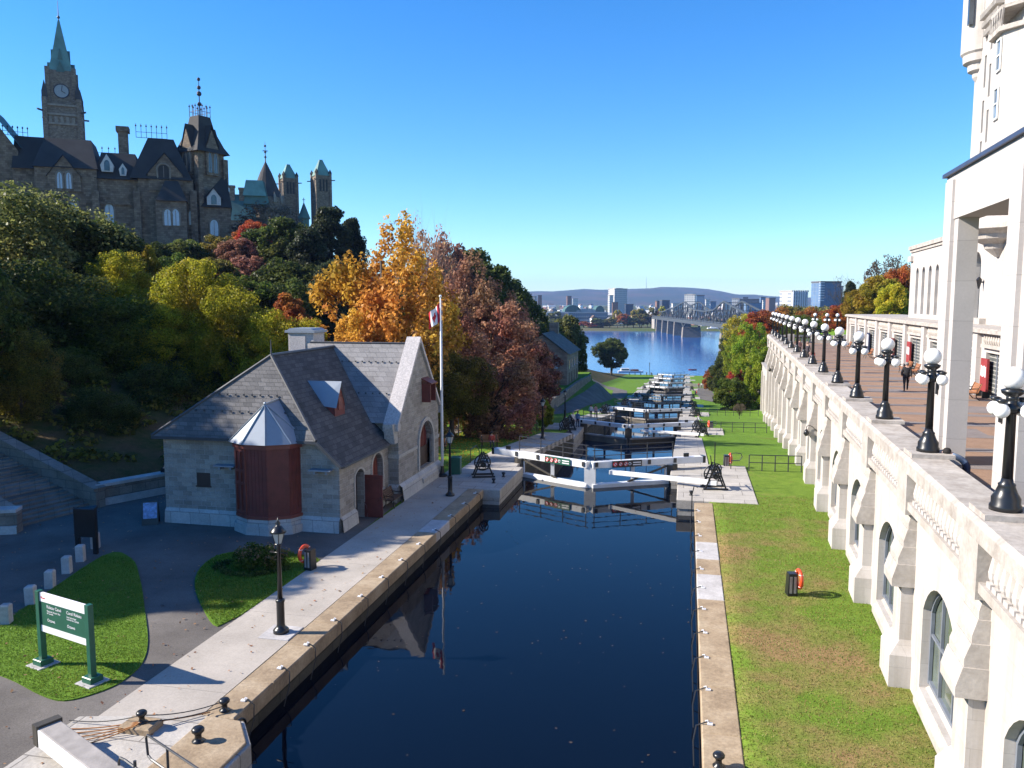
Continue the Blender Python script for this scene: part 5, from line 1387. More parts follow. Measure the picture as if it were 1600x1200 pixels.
for px, pw, pa, pe, pb, n_ in ((451,28,259,281,340,'left'),(502,30,252,277,345,'right')):
    K4 = 330/1244
    Tm = frame_at(px, 330, R(33), 300); e = empty('vent_tower', Tm @ Vector((0,0,30)), label='square brown stone tower with steep green cap behind the trees, the %s one of two' % n_, cat='tower', group='twin towers with green caps')
    s = pw/1244*330/2/1.38
    b = MB(Tm); b.box((-s,-s,18),(s,s,Zf(pe,K4)))
    for sx in (-1,1):
        for sy in (-1,1): b.box((sx*s-0.5,sy*s-0.5,18),(sx*s+0.5,sy*s+0.5,Zf(pe-4,K4)))
    b.build('shaft', M['nepean'], e)
    b = MB(Tm); b.lathe([((s+0.3)*1.414,Zf(pe,K4)),(1.1,Zf(pa+2,K4)),(0.9,Zf(pa,K4))],(0,0,0),4,ph=math.pi/4); b.build('copper_cap', M['copper'], e)
    b = MB(Tm)
    for a in range(4):
        Rm = Matrix.Rotation(a*math.pi/2,3,'Z')
        for t in (-0.42,0.0,0.42):
            c = [Rm @ Vector(p) for p in ((t*2*s*0.55-0.45,-s-0.08,Zf(pe+24,K4)),(t*2*s*0.55+0.45,-s-0.08,Zf(pe+24,K4)),(t*2*s*0.55+0.45,-s-0.08,Zf(pe+6,K4)),(t*2*s*0.55-0.45,-s-0.08,Zf(pe+6,K4)))]
            b.quad(*c)
    b.build('louvre', M['slate_black'], e)
    b = MB(Tm)
    for sx in (-1,1):
        for sy in (-1,1): b.lathe([(0.75,Zf(pe-3,K4)),(0.75,Zf(pe-5,K4)),(0.05,Zf(pe-10,K4))],(sx*s,sy*s,0),4)
    for sx, sy in ((-1,-1),(1,-1),(-1,1),(1,1)): b.beam((sx*s,sy*s,Zf(pe+7,K4)),(sx*(s+1.5),sy*(s+1.5),Zf(pe+7,K4)),0.35,0.35)
    b.build('pinnacle', M['slate_black'], e)
Tm = frame_at(475, 320, R(30), 330); e = empty('spirelet', Tm @ Vector((0,0,30)), label='small green copper spirelet with cross between the twin towers', cat='spire')
b = MB(Tm); b.lathe([(2.0,35),(2.0,Zf(343,0.257)),(2.6,Zf(342,0.257)),(0.1,Zf(317,0.257))],(0,0,0),6); b.build('spire', M['copper_deep'], e)
b = MB(Tm); b.tube([(0,0,Zf(318,0.257)),(0,0,Zf(310,0.257))],0.15,4); b.beam((-0.6,0,Zf(313,0.257)),(0.6,0,Zf(313,0.257)),0.2,0.2); b.build('cross', M['iron_far'], e)
MB(frame_at(470, 340, R(15))).box((-30,0,18),(30,14,44)).build('long_roof', M['copper_deep'], e) if False else None

# museum by the locks
MU = empty('stone_museum', (-25, 150, -4.4), label='grey stone gabled building beside the lower locks under rust trees', cat='stone house')
b = MB(); x0, x1, xm = -31.0, -21.6, -26.3
b.prism([(x0,-8),(x1,-8),(x1,1.6),(xm,5.0),(x0,1.6)],'y',146,161); b.build('wall', M['stonewall'], MU)
b = MB()
for s, xe in ((-1,x0-0.5),(1,x1+0.5)): b.quad((xm,145.5,5.25),(xe,145.5,1.35),(xe,161.5,1.35),(xm,161.5,5.25))
b.build('roof', M['slate'], MU)
b = MB(); b.box((xm-0.9,158.6,4),(xm+0.9,160,6.9)); b.build('chimney', M['stonewall'], MU)
for xx, z in ((-24.0,-1.3),(-27.5,-1.3),(-24.0,-4.0)):
    b = MB(); b.box((xx-0.65,145.95,z),(xx+0.65,146.02,z+1.6)); w = b.build('window', M['pale_glass'], MU); b = MB(); b.box((xx-0.04,145.9,z),(xx+0.04,145.95,z+1.6)); b.box((xx-0.7,145.9,z+0.77),(xx+0.7,145.95,z+0.84)); b.build('window_bars', M['white_frame'], w)
for yy in (148.5,152,155.5,159):
    b = MB(); b.box((x1-0.02,yy-0.5,-1.5),(x1+0.04,yy+0.5,0.2)); b.build('window', M['glass'], MU); b = MB(); b.box((x1-0.02,yy-0.55,-4.3),(x1+0.04,yy+0.55,-2.2)); b.build('doorway', M['dark_wood'], MU)
W_ = empty('path_wall', (-20.5,140,-5), label='low grey stone wall holding the yard of the museum above the path', cat='retaining wall')
b = MB()
for k in range(10):
    ya, yb = 110+k*6.2, 116.2+k*6.2; za, zb = max(-3.7, g(ya)+0.4) if ya < 140 else -3.7-(ya-140)*0.05, 0
    b.box((-20.75,ya,g(yb)-2),(-20.2,yb-0.01,-4.2+max(0,(125-ya)*0.05)-max(0,(ya-150)*0.03)))
b.build('wall', M['stonewall'], W_)
for n_, (x, y) in enumerate(((-24.5,138),(-23.2,141))):
    e = empty('parasol', (x,y,-4.4), label='blue parasol on the museum yard, the %s one' % ('nearer' if n_ == 0 else 'farther'), cat='parasol', group='blue parasols by the museum')
    MB().tube([(x,y,-4.4),(x,y,-1.9)],0.04,6).build('pole', M['white_paint'], e); MB().lathe([(1.5,-2.3),(0.05,-1.75)],(x,y,0),8).build('canopy', M['blue_paint'], e)
# ---------------------------------------------------------------- hills
hp = [(-1500,463),(200,462),(700,460),(800,457),(850,454.5),(872,456),(892,453),(930,453.5),(960,452.5),(1000,451),(1050,450),(1085,450),(1105,452),(1135,457),(1152,461),(1165,460),(1185,462),(1215,463.5),(1300,466),(1700,467),(2600,468)]
def hill_h(px): return float(np.interp(px, [p[0] for p in hp], [p[1] for p in hp]))
b = MB(); vs, fs = [], []; n = 150
rows = [(5200,0.0),(5600,0.25),(6000,0.5),(6400,0.72),(6900,0.92),(7400,1.0),(8200,0.7)]
rnd = random.Random(5)
for dd, f in rows:
    for i in range(n+1):
        px = -1200+3600*i/n
        a = math.atan((px-800)/FPX) 
        p = Vector((math.sin(a-YAW)*dd/math.cos(a), math.cos(a-YAW)*dd/math.cos(a), 0))
        top = CAM_H + (472-hill_h(px))*7400/1244
        jit = 1 + 0.10*math.sin(px*0.05+dd*0.01)*(f < 1)
        vs.append((p.x, p.y, -20 + (top+20)*f*jit))
for j in range(len(rows)-1):
    for i in range(n): fs.append((j*(n+1)+i, j*(n+1)+i+1, (j+1)*(n+1)+i+1, (j+1)*(n+1)+i))
b.add(vs, fs).build('hills', M['hills'], smooth=True, kind='structure')
# ---------------------------------------------------------------- far-shore city
def facade_mat(name, wallc, win, bw, bh, mort): 
    m = masonry(name, win, tuple(x*1.25 for x in win), wallc, bw, bh, mort, stain=0.12, bmp=0.0, offset=0.0, rough=0.6)
    return m
FM = {
 'white': facade_mat('white_panel_facade', (0.62,0.60,0.57), (0.22,0.24,0.27), 3.2, 3.4, 1.0),
 'pale': facade_mat('pale_concrete_facade', (0.50,0.48,0.47), (0.20,0.21,0.24), 4.2, 3.6, 1.3),
 'grey': facade_mat('blue_grey_facade', (0.26,0.28,0.32), (0.12,0.14,0.18), 4.0, 3.6, 1.1),
 'dark': facade_mat('dark_glass_facade', (0.07,0.08,0.10), (0.05,0.07,0.11), 3.0, 3.6, 0.5),
 'glass': facade_mat('blue_glass_facade', (0.16,0.22,0.30), (0.10,0.17,0.28), 2.4, 3.4, 0.35),
 'brick': facade_mat('red_brown_facade', (0.24,0.13,0.10), (0.10,0.09,0.09), 3.2, 3.4, 1.4),
}
def block(px0, px1, py, dep, mat, label, turn=0.0, depth=None, pyb=None, extra=None, roof=None, name='city_building', cat='building', group=None):
    k = dep/1244; w = (px1-px0)*k*0.86; z1 = CAM_H + (472-py)*k; zb = -24 if pyb is None else CAM_H+(472-pyb)*k
    Tm = frame_at((px0+px1)/2, dep, R(turn)); depth = depth or w*0.7
    e = empty(name, Tm @ Vector((0,0,zb)), label=label, cat=cat, group=group)
    b = MB(Tm); b.box((-w/2,-depth/2,zb),(w/2,depth/2,z1)); b.build('wall', FM[mat], e)
    b = MB(Tm); b.box((-w/2-0.4,-depth/2-0.4,z1),(w/2+0.4,depth/2+0.4,z1+1.2)); b.build('roof', M['hotel_trim'] if mat in ('white','pale') else M['slate'], e)
    if extra:
        for ex0, ex1, epy in extra:
            b = MB(Tm); c = (px0+px1)/2; b.box(((ex0-c)*k*0.86,-depth/4,z1),((ex1-c)*k*0.86,depth/4,CAM_H+(472-epy)*k)); b.build('roof_house', FM[mat], e)
    return e
block(951,979,452,1500,'pale','tall pale tower block rising above the far river shore',28,extra=[(957,973,450.3)])
block(950,958,462,1480,'white','white slab beside the tall pale tower on the far shore',28)
block(823,838,464,1500,'grey','blue grey box tower at the left edge of the far city',-20)
block(840,847,462,1620,'brick','small reddish tower behind the blue grey box at the left of the far city')
block(826,846,478,1300,'white','low white building below the blue grey tower in the far city')
block(885,893,463,1900,'brick','small reddish block among the trees under the hills',10)
block(894,904,467,1750,'white','small bright white block under the hills left of the tall tower')
# long low museum with wavy roofs
Tm = frame_at(900, 1150, R(8)); km = 1150/1244
e = empty('wavy_roof_museum', Tm @ Vector((0,0,-23)), label='long low grey museum with wavy rooflines on the far shore', cat='museum')
def xm_(px): return (px-900)*km
zt = CAM_H + (472-486)*km
b = MB(Tm); b.box((xm_(868),-12,-24),(xm_(948),14,zt-1)); b.box((xm_(866),-14,-24),(xm_(948),-12,zt-16)); b.build('wall', FM['grey'], e)
b = MB(Tm); 
for z in (0.0,-5.0,-10.5): b.box((xm_(872),-13.2,zt-3.2+z),(xm_(946),-12,zt-1.6+z))
b.build('terrace_band', FM['pale'], e)
for px, w, h in ((893,26,10),(936,15,9),(915,34,5)):
    b = MB(Tm); pts = [(xm_(px)+w/2*km*math.cos(math.pi*i/8)*1.0, zt-1.2+h*math.sin(math.pi*i/8)) for i in range(9)]; b.prism(pts,'y',-9,9); b.build('curved_roof', M['copper_deep'] if px != 915 else M['zinc_seam'], e)
# curved pale terrace building at its left
for i_, (px0, px1, py) in enumerate(((838,862,482),(836,864,488),(838,860,494))): pass
e = empty('terraced_building', at_d(850, 500, 1120), label='cream stepped terrace building left of the wavy roofed museum', cat='building')
Tm = frame_at(850, 1120, R(-18))
for z0, z1, w in ((-24,-14,17),(-13.5,-8.5,15.5),(-8,-3.2,13)):
    b = MB(Tm); b.lathe([(w,z0),(w,z1),(w-1,z1+0.6)],(2,6,0),20); b.build('terrace', M['hotel_smooth'] if z0 > -20 else M['hotel_trim'], e)
    b = MB(Tm); b.lathe([(w-1.2,z1+0.6),(w-1.2,z1+1.2)],(2,6,0),20); b.build('window_band', M['glass'], e)
block(1069,1088,461,1350,'white','stepped white office block behind the left of the steel bridge',-22,extra=[(1073,1083,459.5)])
block(1087,1101,462,1400,'glass','blue glass block joined to the stepped white office block',-8)
block(1049,1068,475,1300,'white','broad low white building behind the bridge truss')
block(1024,1034,471,1500,'brick','red brown block left of the steel bridge',15)
block(1031,1046,470,1450,'dark','dark block of flats left of the steel bridge',15)
block(1143,1154,467,1500,'white','white end slab of the dark office block right of the bridge',-15)
block(1153,1187,468,1550,'dark','long dark office block right of the bridge',-10,extra=[(1159,1168,464)])
block(1163,1192,474,1350,'glass','low blue glass building right of the bridge')
block(1110,1119,472,1400,'glass','pale blue glass building between the truss peaks')
block(1187,1196,465,1800,'glass','slim blue tower left of the red brown tower')
block(1197,1211,466,1750,'brick','red brown and blue tower near the right end of the far city',20)
block(1191.5,1194.5,470,1250,'white','slim white pillar monument on the far shore right of the bridge',depth=4)
block(976,990,476,1400,'dark','dark low block right of the tall pale tower')
block(956,966,473,1350,'brick','dark reddish block at the foot of the tall pale tower')
block(1102,1109,469,1500,'white','small white roofed block behind the bridge')
block(1128,1140,473,1450,'pale','pale block seen through the right truss peak')
# apartment towers on the near side of the river, right
e = block(1222,1258,456,760,'white','white ribbed apartment tower above the right hillside trees',22,depth=17)
Tm = frame_at(1240, 760, R(22)); k = 760/1244
for i in range(7):
    b = MB(Tm); w = 36*k*0.86; x = -w/2+0.3+i*w/7; b.box((x,-9.6,-10),(x+0.9,-8.5,CAM_H+(472-454.5)*k)); b.build('balcony_rib', M['white_paint'], e)
e = block(1270,1310,442,700,'glass','wide blue glass apartment tower above the right hillside',10,depth=15,extra=[(1275,1309,440)])
Tm = frame_at(1290, 700, R(10)); k = 700/1244
for i in range(8):
    z = CAM_H + 1 + i*2.2; b = MB(Tm); w = 40*k*0.86; b.box((-w/2-1.4,-8.3,z),(-w/2+3.2,-7.5,z+0.5)); b.build('balcony', M['white_paint'], e)
e = block(1308,1316,449,720,'white','narrow white tower right of the wide glass apartment tower')
# many small low houses between the trees of the far city
hm = {'white': M['white_paint'], 'tan': plain('tan_house_wall', (0.42,0.33,0.25)), 'red': plain('brick_house_wall', (0.26,0.12,0.09)), 'grey': plain('grey_house_wall', (0.27,0.28,0.30))}
hr = [plain('grey_house_roof', (0.16,0.16,0.17)), plain('brown_house_roof', (0.15,0.10,0.075)), plain('pale_house_roof', (0.40,0.40,0.40))]
rnd = random.Random(21)
def house_mesh(mat, roof, w, d, h):
    b = MB(); b.box((-w/2,-d/2,-2),(w/2,d/2,h)); gable_roof(b, -w/2-0.4, w/2+0.4, -d/2-0.4, d/2+0.4, h, h+w*0.22, 0.4, d/2+0.39, 1)
    me = bpy.data.meshes.new('house'); me.from_pydata([tuple(p) for p in b.v], [], b.f); me.materials.append(mat); me.materials.append(roof); me.polygons.foreach_set('material_index', b.m); return me
hms = [house_mesh(hm[k], hr[i%3], w, d, h) for i, (k, w, d, h) in enumerate((('white',16,12,7),('tan',14,10,7),('red',18,12,9),('grey',22,14,8),('white',26,13,10),('tan',30,14,12),('red',12,9,6)))]
for i in range(190):
    px = rnd.uniform(818,1215); dep = rnd.choice((1180,1250,1350,1500,1700,2000,2400,2800,3300))*rnd.uniform(0.95,1.05)
    p = at_d(px, 472, dep)
    o = bpy.data.objects.new('small_house', rnd.choice(hms)); COL.objects.link(o)
    o.location = (p.x, p.y, T(p.x,p.y)+ rnd.uniform(1,5)); o.rotation_euler = (0,0,rnd.uniform(0,3.1))
    s_ = 0.45+dep/7000; o.scale = (s_,s_,s_*rnd.uniform(0.8,1.5))
    tag(o, 'small low house among the trees of the far city under the hills', 'house', 'small low houses of the far city')
b = MB(); p = at_d(1010, 440, 7000); b.tube([(p.x,p.y,120),(p.x,p.y,230)],[2.5,0.8],4); b.build('radio_mast', M['steel'], label='thin radio mast on the ridge of the far hills', cat='mast')

# ---------------------------------------------------------------- steel truss bridge
BA, BB = Vector((-33,1035,0)), Vector((74,500,0))
BD = (BB-BA).normalized(); BN_ = Vector((BD.y,-BD.x,0)); BL = (BB-BA).length; DZ = -8.0
BR = empty('truss_bridge', (5,830,-25), label='grey steel cantilever truss bridge on stone piers over the river', cat='bridge')
def bp(t, s, z): return BA + BD*t + BN_*s + Vector((0,0,z))
b = MB(); b.beam(bp(-20,0,DZ),bp(BL,0,DZ),17,1.6); b.build('deck', M['steel_dark'], BR)
b = MB()
for s in (-8.6,8.6):
    b.beam(bp(-20,s,DZ+1.6),bp(BL,s,DZ+1.6),0.4,0.5)
    b.beam(bp(-20,s,DZ-1.6),bp(BL,s,DZ-1.6),0.8,2.0)
b.build('girder', M['steel_dark'], BR)
prof = [(30,7),(62,7.5),(95,11),(130,13),(188,19.5),(236,11.5),(278,10.5),(320,12),(352,20),(400,13.5),(440,8),(480,7)]
def th(t): return float(np.interp(t, [p[0] for p in prof], [p[1] for p in prof]))
for s in (-7.5,7.5):
    b = MB(); ts = np.linspace(30,480,37)
    for i in range(len(ts)-1):
        a, c = ts[i], ts[i+1]
        b.beam(bp(a,s,DZ+th(a)),bp(c,s,DZ+th(c)),1.2,1.2)
        b.beam(bp(a,s,DZ),bp(a,s,DZ+th(a)),0.7,0.7)
        if i % 2: b.beam(bp(a,s,DZ),bp(c,s,DZ+th(c)),0.65,0.65)
        else: b.beam(bp(a,s,DZ+th(a)),bp(c,s,DZ),0.5,0.5)
    b.build('truss', M['steel'], BR)
b = MB()
for t in np.linspace(95,440,12): b.beam(bp(t,-7.5,DZ+th(t)),bp(t,7.5,DZ+th(t)),0.5,0.5)
b.build('cross_bracing', M['steel'], BR)
for t in (20,62,100,140,188,352):
    b = MB(); c = bp(t,0,0)
    Tm = Matrix.Translation(c) @ Matrix.Rotation(math.atan2(BD.y,BD.x),4,'Z')
    big = t > 150
    b2 = MB(Tm); w = 4.2 if big else 2.6
    b2.add([(-w,-10,-32),(w,-10,-32),(w,10,-32),(-w,10,-32),(-w*0.7,-9,-15 if big else DZ-2.5),(w*0.7,-9,-15 if big else DZ-2.5),(w*0.7,9,-15 if big else DZ-2.5),(-w*0.7,9,-15 if big else DZ-2.5)],[(4,5,6,7),(0,1,5,4),(1,2,6,5),(2,3,7,6),(3,0,4,7)])
    po = b2.build('pier', M['stonewall'], BR)
    if big:
        b3 = MB(Tm)
        for s in (-8,8):
            b3.beam((0,s,-15),(-13,s,DZ-2),1.0,1.0); b3.beam((0,s,-15),(13,s,DZ-2),1.0,1.0)
        b3.build('raking_strut', M['steel'], po)
b = MB()
for t in (-18,-6): b.add([tuple(bp(t+a,s_,z)) for a in (0,9) for s_, z in ((-9,-25),(9,-25),(9,DZ-2),(-9,DZ-2))],[(0,1,2,3),(4,7,6,5),(0,4,5,1),(3,2,6,7),(1,5,6,2),(0,3,7,4)])
b.build('abutment', M['hotel_trim'], BR)

# ---------------------------------------------------------------- boats
def boat(px, py, z, L, W, mats, label, rz, cabin, name='boat'):
    p = at_z(px, py, z); e = empty(name, p, rz, label=label, cat='boat')
    b = MB(); st = [(-0.5,0.75),(-0.2,1.0),(0.2,0.95),(0.42,0.5),(0.5,0.03)]
    vs = []
    for t, w in st: vs += [(t*L,-w*W/2,0.28*W),(t*L,-w*W*0.32,-0.1*W),(t*L,w*W*0.32,-0.1*W),(t*L,w*W/2,0.28*W)]
    fs = [(i*4+j,(i+1)*4+j,(i+1)*4+j+1,i*4+j+1) for i in range(4) for j in range(3)] + [(0,1,2,3)] + [(i*4+3,(i+1)*4+3,(i+1)*4,i*4) for i in range(4)]
    b.add(vs, fs).build('hull', mats[0], e, world=False)
    for (x0,x1,w,z0,z1,m_) in cabin:
        b = MB(); b.add([(x0*L,-w*W/2,z0*W),(x1*L,-w*W/2,z0*W),(x1*L,w*W/2,z0*W),(x0*L,w*W/2,z0*W),(x0*L,-w*W/2*0.9,z1*W),((x1-0.05)*L,-w*W/2*0.85,z1*W),((x1-0.05)*L,w*W/2*0.85,z1*W),(x0*L,w*W/2*0.9,z1*W)],[(4,5,6,7),(0,1,5,4),(1,2,6,5),(2,3,7,6),(3,0,4,7)])
        b.build('cabin' if m_ != 'glass' else 'window', M[m_], e, world=False)
    return e
boat(1111,517,RIVER_Z,22,6.5,[M['white_paint']],'white cabin cruiser moored beyond the bridge pier',R(190),[(-0.4,0.25,0.8,0.28,0.62,'white_paint'),(-0.35,0.2,0.82,0.4,0.52,'glass'),(-0.3,0.05,0.6,0.62,0.9,'white_paint')],'cruiser')
boat(1082,578,RIVER_Z,4.4,1.6,[M['red_wood']],'small dark red rowing boat out on the river',R(170),[(-0.1,0.1,0.9,0.2,0.3,'dark_wood')],'rowing_boat')
boat(980,582,RIVER_Z+2,9,3,[M['white_paint']],'white boat with dark window laid up behind the round tree',R(10),[(-0.35,0.15,0.8,0.28,0.7,'white_paint'),(-0.3,0.12,0.84,0.42,0.6,'glass')],'motor_boat')
boat(993,582,RIVER_Z+2,8,2.6,[M['white_paint']],'white boat with pink deck to the right of the round tree',R(20),[(-0.3,0.2,0.7,0.28,0.6,'red_bright')],'motor_boat')
# bollard posts along the shore fence
for i in range(10):
    x = -26+2.6*i; p = Vector((x, 374, g(374)))
    if i == 3: continue
    o = MB().tube([p+Vector((0,0,-0.3)),p+Vector((0,0,1.2))],0.17,8).build('shore_post', M['iron'], label='short dark post in the row along the river edge by the round tree', cat='post', group='posts along the river edge')
e = empty('shore_lamp', (-16.8,374,-22.9), label='thin tall lamp post at the river edge near the last gate', cat='street lamp')
b = MB(); b.tube([(-16.8,374,-22.9),(-16.8,374,-17.6)],0.1,6); b.build('post', M['iron'], e)
MB().ball((-16.8,374,-17.4),0.28,8).build('lamp_head', M['iron'], e)
# stone entry posts and low wall near the river
for n_, (px, py) in enumerate(((1112,600),)):
    pass
e = empty('low_wall', (8, 262, -16), label='low pale stone wall with end pier by the lower locks', cat='low wall')
b = MB(); b.box((-0.3,268.5,-17),(7.5,269.3,-15.9)); b.build('wall', M['hotel_trim'], e); b = MB(); b.box((7.5,268.1,-17.5),(9.3,269.8,-14.8)); b.build('pier', M['hotel_trim'], e)
e = empty('stone_kerb', (10, 175, -8), label='curved pale stone kerb of a planting bed on the slope past the terrace', cat='kerb')
b = MB(); pts = [at_z(px,py,-5.0) for px,py in ((1186,596),(1172,594),(1172,598),(1180,604),(1186,610))]; b.tube([p+Vector((0,0,0)) for p in pts],0.45,6); b.build('kerb', M['hotel_trim'], e)
# ---------------------------------------------------------------- trees: each a trunk with limbs and a crown of leaves in clumps
def fast_mesh(name, V, nper=4):
    n = len(V)//nper
    me = bpy.data.meshes.new(name)
    me.vertices.add(len(V)); me.vertices.foreach_set('co', np.asarray(V, dtype=np.float32).ravel())
    me.loops.add(n*nper); me.loops.foreach_set('vertex_index', np.arange(n*nper, dtype=np.int32))
    me.polygons.add(n); me.polygons.foreach_set('loop_start', np.arange(0, n*nper, nper, dtype=np.int32))
    me.update(calc_edges=True)
    return me
def leaves(P, Nn, size, rng):
    # diamond leaf at each point P, facing roughly Nn
    n = len(P)
    Nn = Nn / (np.linalg.norm(Nn, axis=1, keepdims=True)+1e-9)
    a = rng.normal(size=(n,3)); t = np.cross(Nn, a); t /= (np.linalg.norm(t, axis=1, keepdims=True)+1e-9)
    bt = np.cross(Nn, t)
    s = size * rng.uniform(0.6, 1.35, (n,1)); w = s*rng.uniform(0.55, 0.8, (n,1))
    fold = Nn * (s*rng.uniform(-0.25, 0.25, (n,1)))
    V = np.stack([P - t*s, P + bt*w + fold, P + t*s, P - bt*w + fold], axis=1)
    return V.reshape(-1,3)
def clump_leaves(C, Rr, per, size, rng, stretch=(1,1,1), up=0.3, shell=0.45, jit=0.75):
    out = []
    for c, r in zip(C, Rr):
        k = max(6, int(per * (r/np.mean(Rr))**2))
        d = rng.normal(size=(k,3)); d /= np.linalg.norm(d, axis=1, keepdims=True)
        rad = r * (shell + (1-shell)*rng.random((k,1))**0.6)
        out.append((c + d*rad*np.array(stretch), d + np.array([0,0,up]) + rng.normal(size=(k,3))*jit))
    P = np.concatenate([o[0] for o in out]); Nn = np.concatenate([o[1] for o in out])
    return leaves(P, Nn, size, rng)
def make_proto(kind, seed, ncl, per, size):
    rng = np.random.default_rng(seed); H_ = 10.0
    C, Rr = [], []
    stretch = (1,1,0.85); up = 0.35; shell = 0.4; limb_to = 16; trunk_top = 6.5; tr = 0.24
    for i in range(ncl):
        d = rng.normal(size=3); d /= np.linalg.norm(d); f = rng.random()**0.33
        f = 0.35 + 0.65*f if rng.random() < 0.85 else f*0.6
        if kind == 'round':
            lob = 1 + 0.16*math.sin(3*math.atan2(d[1],d[0])+seed) + 0.10*math.sin(7*d[2]+seed*2)
            c = np.array([d[0]*3.4*f*lob, d[1]*3.4*f*lob, 5.9 + d[2]*3.3*f]); r = rng.uniform(0.55,1.05)
        elif kind == 'oval':
            c = np.array([d[0]*2.9*f, d[1]*2.9*f, 5.3 + d[2]*4.1*f]); w = 1.0 if c[2] < 5 else 1 - 0.11*(c[2]-5); c[:2] *= w; r = rng.uniform(0.45,0.9); trunk_top = 8
        elif kind == 'plume':
            a = rng.random()*6.283; lobe = 0.78+0.22*math.sin(3*a+seed)+0.12*math.sin(5*a+2*seed); zt = 1.6 + 7.8*(0.72+0.28*max(0, math.cos(2.5*a+seed)))
            z = 1.6 + (zt-1.6)*rng.random()**0.95; ro = 4.3*lobe*(1-((z-1.6)/(zt-1.4))**1.5)*math.sqrt(rng.uniform(0.2,1))+0.15
            c = np.array([ro*math.cos(a), ro*math.sin(a), z]); r = rng.uniform(0.35,0.72); stretch = (0.85,0.85,1.5); up = 0.5; trunk_top = 8.5
        elif kind == 'maple':
            lob = 1 + 0.22*math.sin(3*math.atan2(d[1],d[0])+seed) + 0.12*math.sin(6*d[2]+4*d[0]+seed)
            zz = d[2]*f; wdt = 3.9*(1-0.30*max(0,zz)); c = np.array([d[0]*wdt*f*lob, d[1]*wdt*f*lob, 5.2 + zz*4.4*(1+0.18*math.sin(5*d[0]+seed))]); r = rng.uniform(0.28,0.62); stretch = (0.8,0.8,1.35); up = 0.5; trunk_top = 8.0; shell = 0.2; limb_to = 40
        elif kind == 'shrub':
            c = np.array([d[0]*3.5*f, d[1]*3.5*f, 4.4 + d[2]*4.7*f]); c[2] = max(c[2], 0.4); r = rng.uniform(0.6,1.1); trunk_top = 4.5; tr = 0.14
        elif kind == 'pine':
            z = 0.8 + 8.6*rng.random()**0.9; ro = (3.7*(1-(z/10.6)**1.7))*math.sqrt(rng.uniform(0.25,1)); a = rng.random()*6.283
            c = np.array([ro*math.cos(a), ro*math.sin(a), z]); r = rng.uniform(0.5,0.95); stretch = (1.15,1.15,0.62); up = 0.6; trunk_top = 9
        elif kind == 'sparse':
            c = np.array([d[0]*3.7*f, d[1]*3.7*f, 5.7 + d[2]*3.9*f]); r = rng.uniform(0.4,0.9); shell = 0.2; trunk_top = 7; limb_to = 30
        elif kind == 'bare':
            c = np.array([d[0]*3.6*f, d[1]*3.6*f, 6.0 + abs(d[2])*3.9*f - 1.0]); r = rng.uniform(0.4,0.8); shell = 0.1; limb_to = ncl; trunk_top = 4.0; tr = 0.17
        C.append(c); Rr.append(r)
    # lift the highest clumps so that the crown reaches H_
    C = np.array(C); top = max(c[2]+r*0.8 for c, r in zip(C, Rr)); C[:,2] *= H_/top
    V = clump_leaves(C, Rr, per, size, rng, stretch, up, shell)
    crown = fast_mesh(kind+'_crown', V)
    b = MB(); lean = rng.normal(size=2)*0.25
    def tp(z): return Vector((lean[0]*(z/8)**2, lean[1]*(z/8)**2, z))
    b.tube([tp(z) for z in np.linspace(-0.6, trunk_top, 7)], [tr*1.35, tr*1.05, tr*0.95, tr*0.8, tr*0.62, tr*0.45, tr*0.2], 8)
    idx = rng.permutation(len(C))[:limb_to]
    for i in idx:
        e = Vector(C[i]); z0 = min(trunk_top*0.95, max(1.0 if kind != 'bare' else 1.6, e.z*rng.uniform(0.35,0.6))); s = tp(z0)
        r0 = tr*0.5*(1-z0/(trunk_top*1.4)); m = s.lerp(e, 0.5) + Vector((rng.normal()*0.25, rng.normal()*0.25, 0.35 if kind != 'plume' else -0.2))
        b.tube([s, s.lerp(m,0.5), m, m.lerp(e,0.6)+Vector((0,0,0.1)), e], [r0, r0*0.75, r0*0.52, r0*0.3, r0*0.1], 5)
        if kind in ('bare','sparse'):
            for _ in range(6 if kind == 'bare' else 2):
                t = rng.uniform(0.35,0.95); q = s.lerp(m, t*2) if t < 0.5 else m.lerp(e, t*2-1)
                f_ = q + Vector(rng.normal(size=3)*0.5) + (e-s).normalized()*rng.uniform(0.5,1.3) + Vector((0,0,0.4))
                b.tube([q, q.lerp(f_,0.55)+Vector(rng.normal(size=3)*0.08), f_], [r0*0.28, r0*0.17, r0*0.05], 4)
    tm_ = bpy.data.meshes.new(kind+'_trunk'); tm_.from_pydata([tuple(p) for p in b.v], [], b.f); tm_.polygons.foreach_set('use_smooth', [True]*len(tm_.polygons))
    return tm_, crown
PROTO = {}
def P_(key, *a):
    PROTO.setdefault(key[0], {})[key[1]] = make_proto(*a)
for v in range(3):
    P_(('round',v), 'round', 11+v, 120, 190, 0.16)
    P_(('shrub',v), 'shrub', 31+v, 120, 180, 0.16)
for v in range(2):
    P_(('nround',v), 'round', 15+v, 170, 260, 0.085)
    P_(('nshrub',v), 'shrub', 35+v, 170, 250, 0.085)
    P_(('oval',v), 'oval', 21+v, 120, 150, 0.15)
    P_(('plume',v), 'plume', 41+v, 260, 110, 0.115)
    P_(('pine',v), 'pine', 51+v, 170, 140, 0.15)
    P_(('maple',v), 'maple', 44+v, 300, 70, 0.105)
    P_(('sparse',v), 'sparse', 61+v, 150, 85, 0.13)
    P_(('bare',v), 'bare', 71+v, 60, 5, 0.10)
    P_(('twiggy',v), 'bare', 81+v, 80, 34, 0.12)
    P_(('lowround',v), 'round', 91+v, 42, 40, 0.55)
    P_(('lowshrub',v), 'shrub', 95+v, 36, 40, 0.6)
tcount = 0
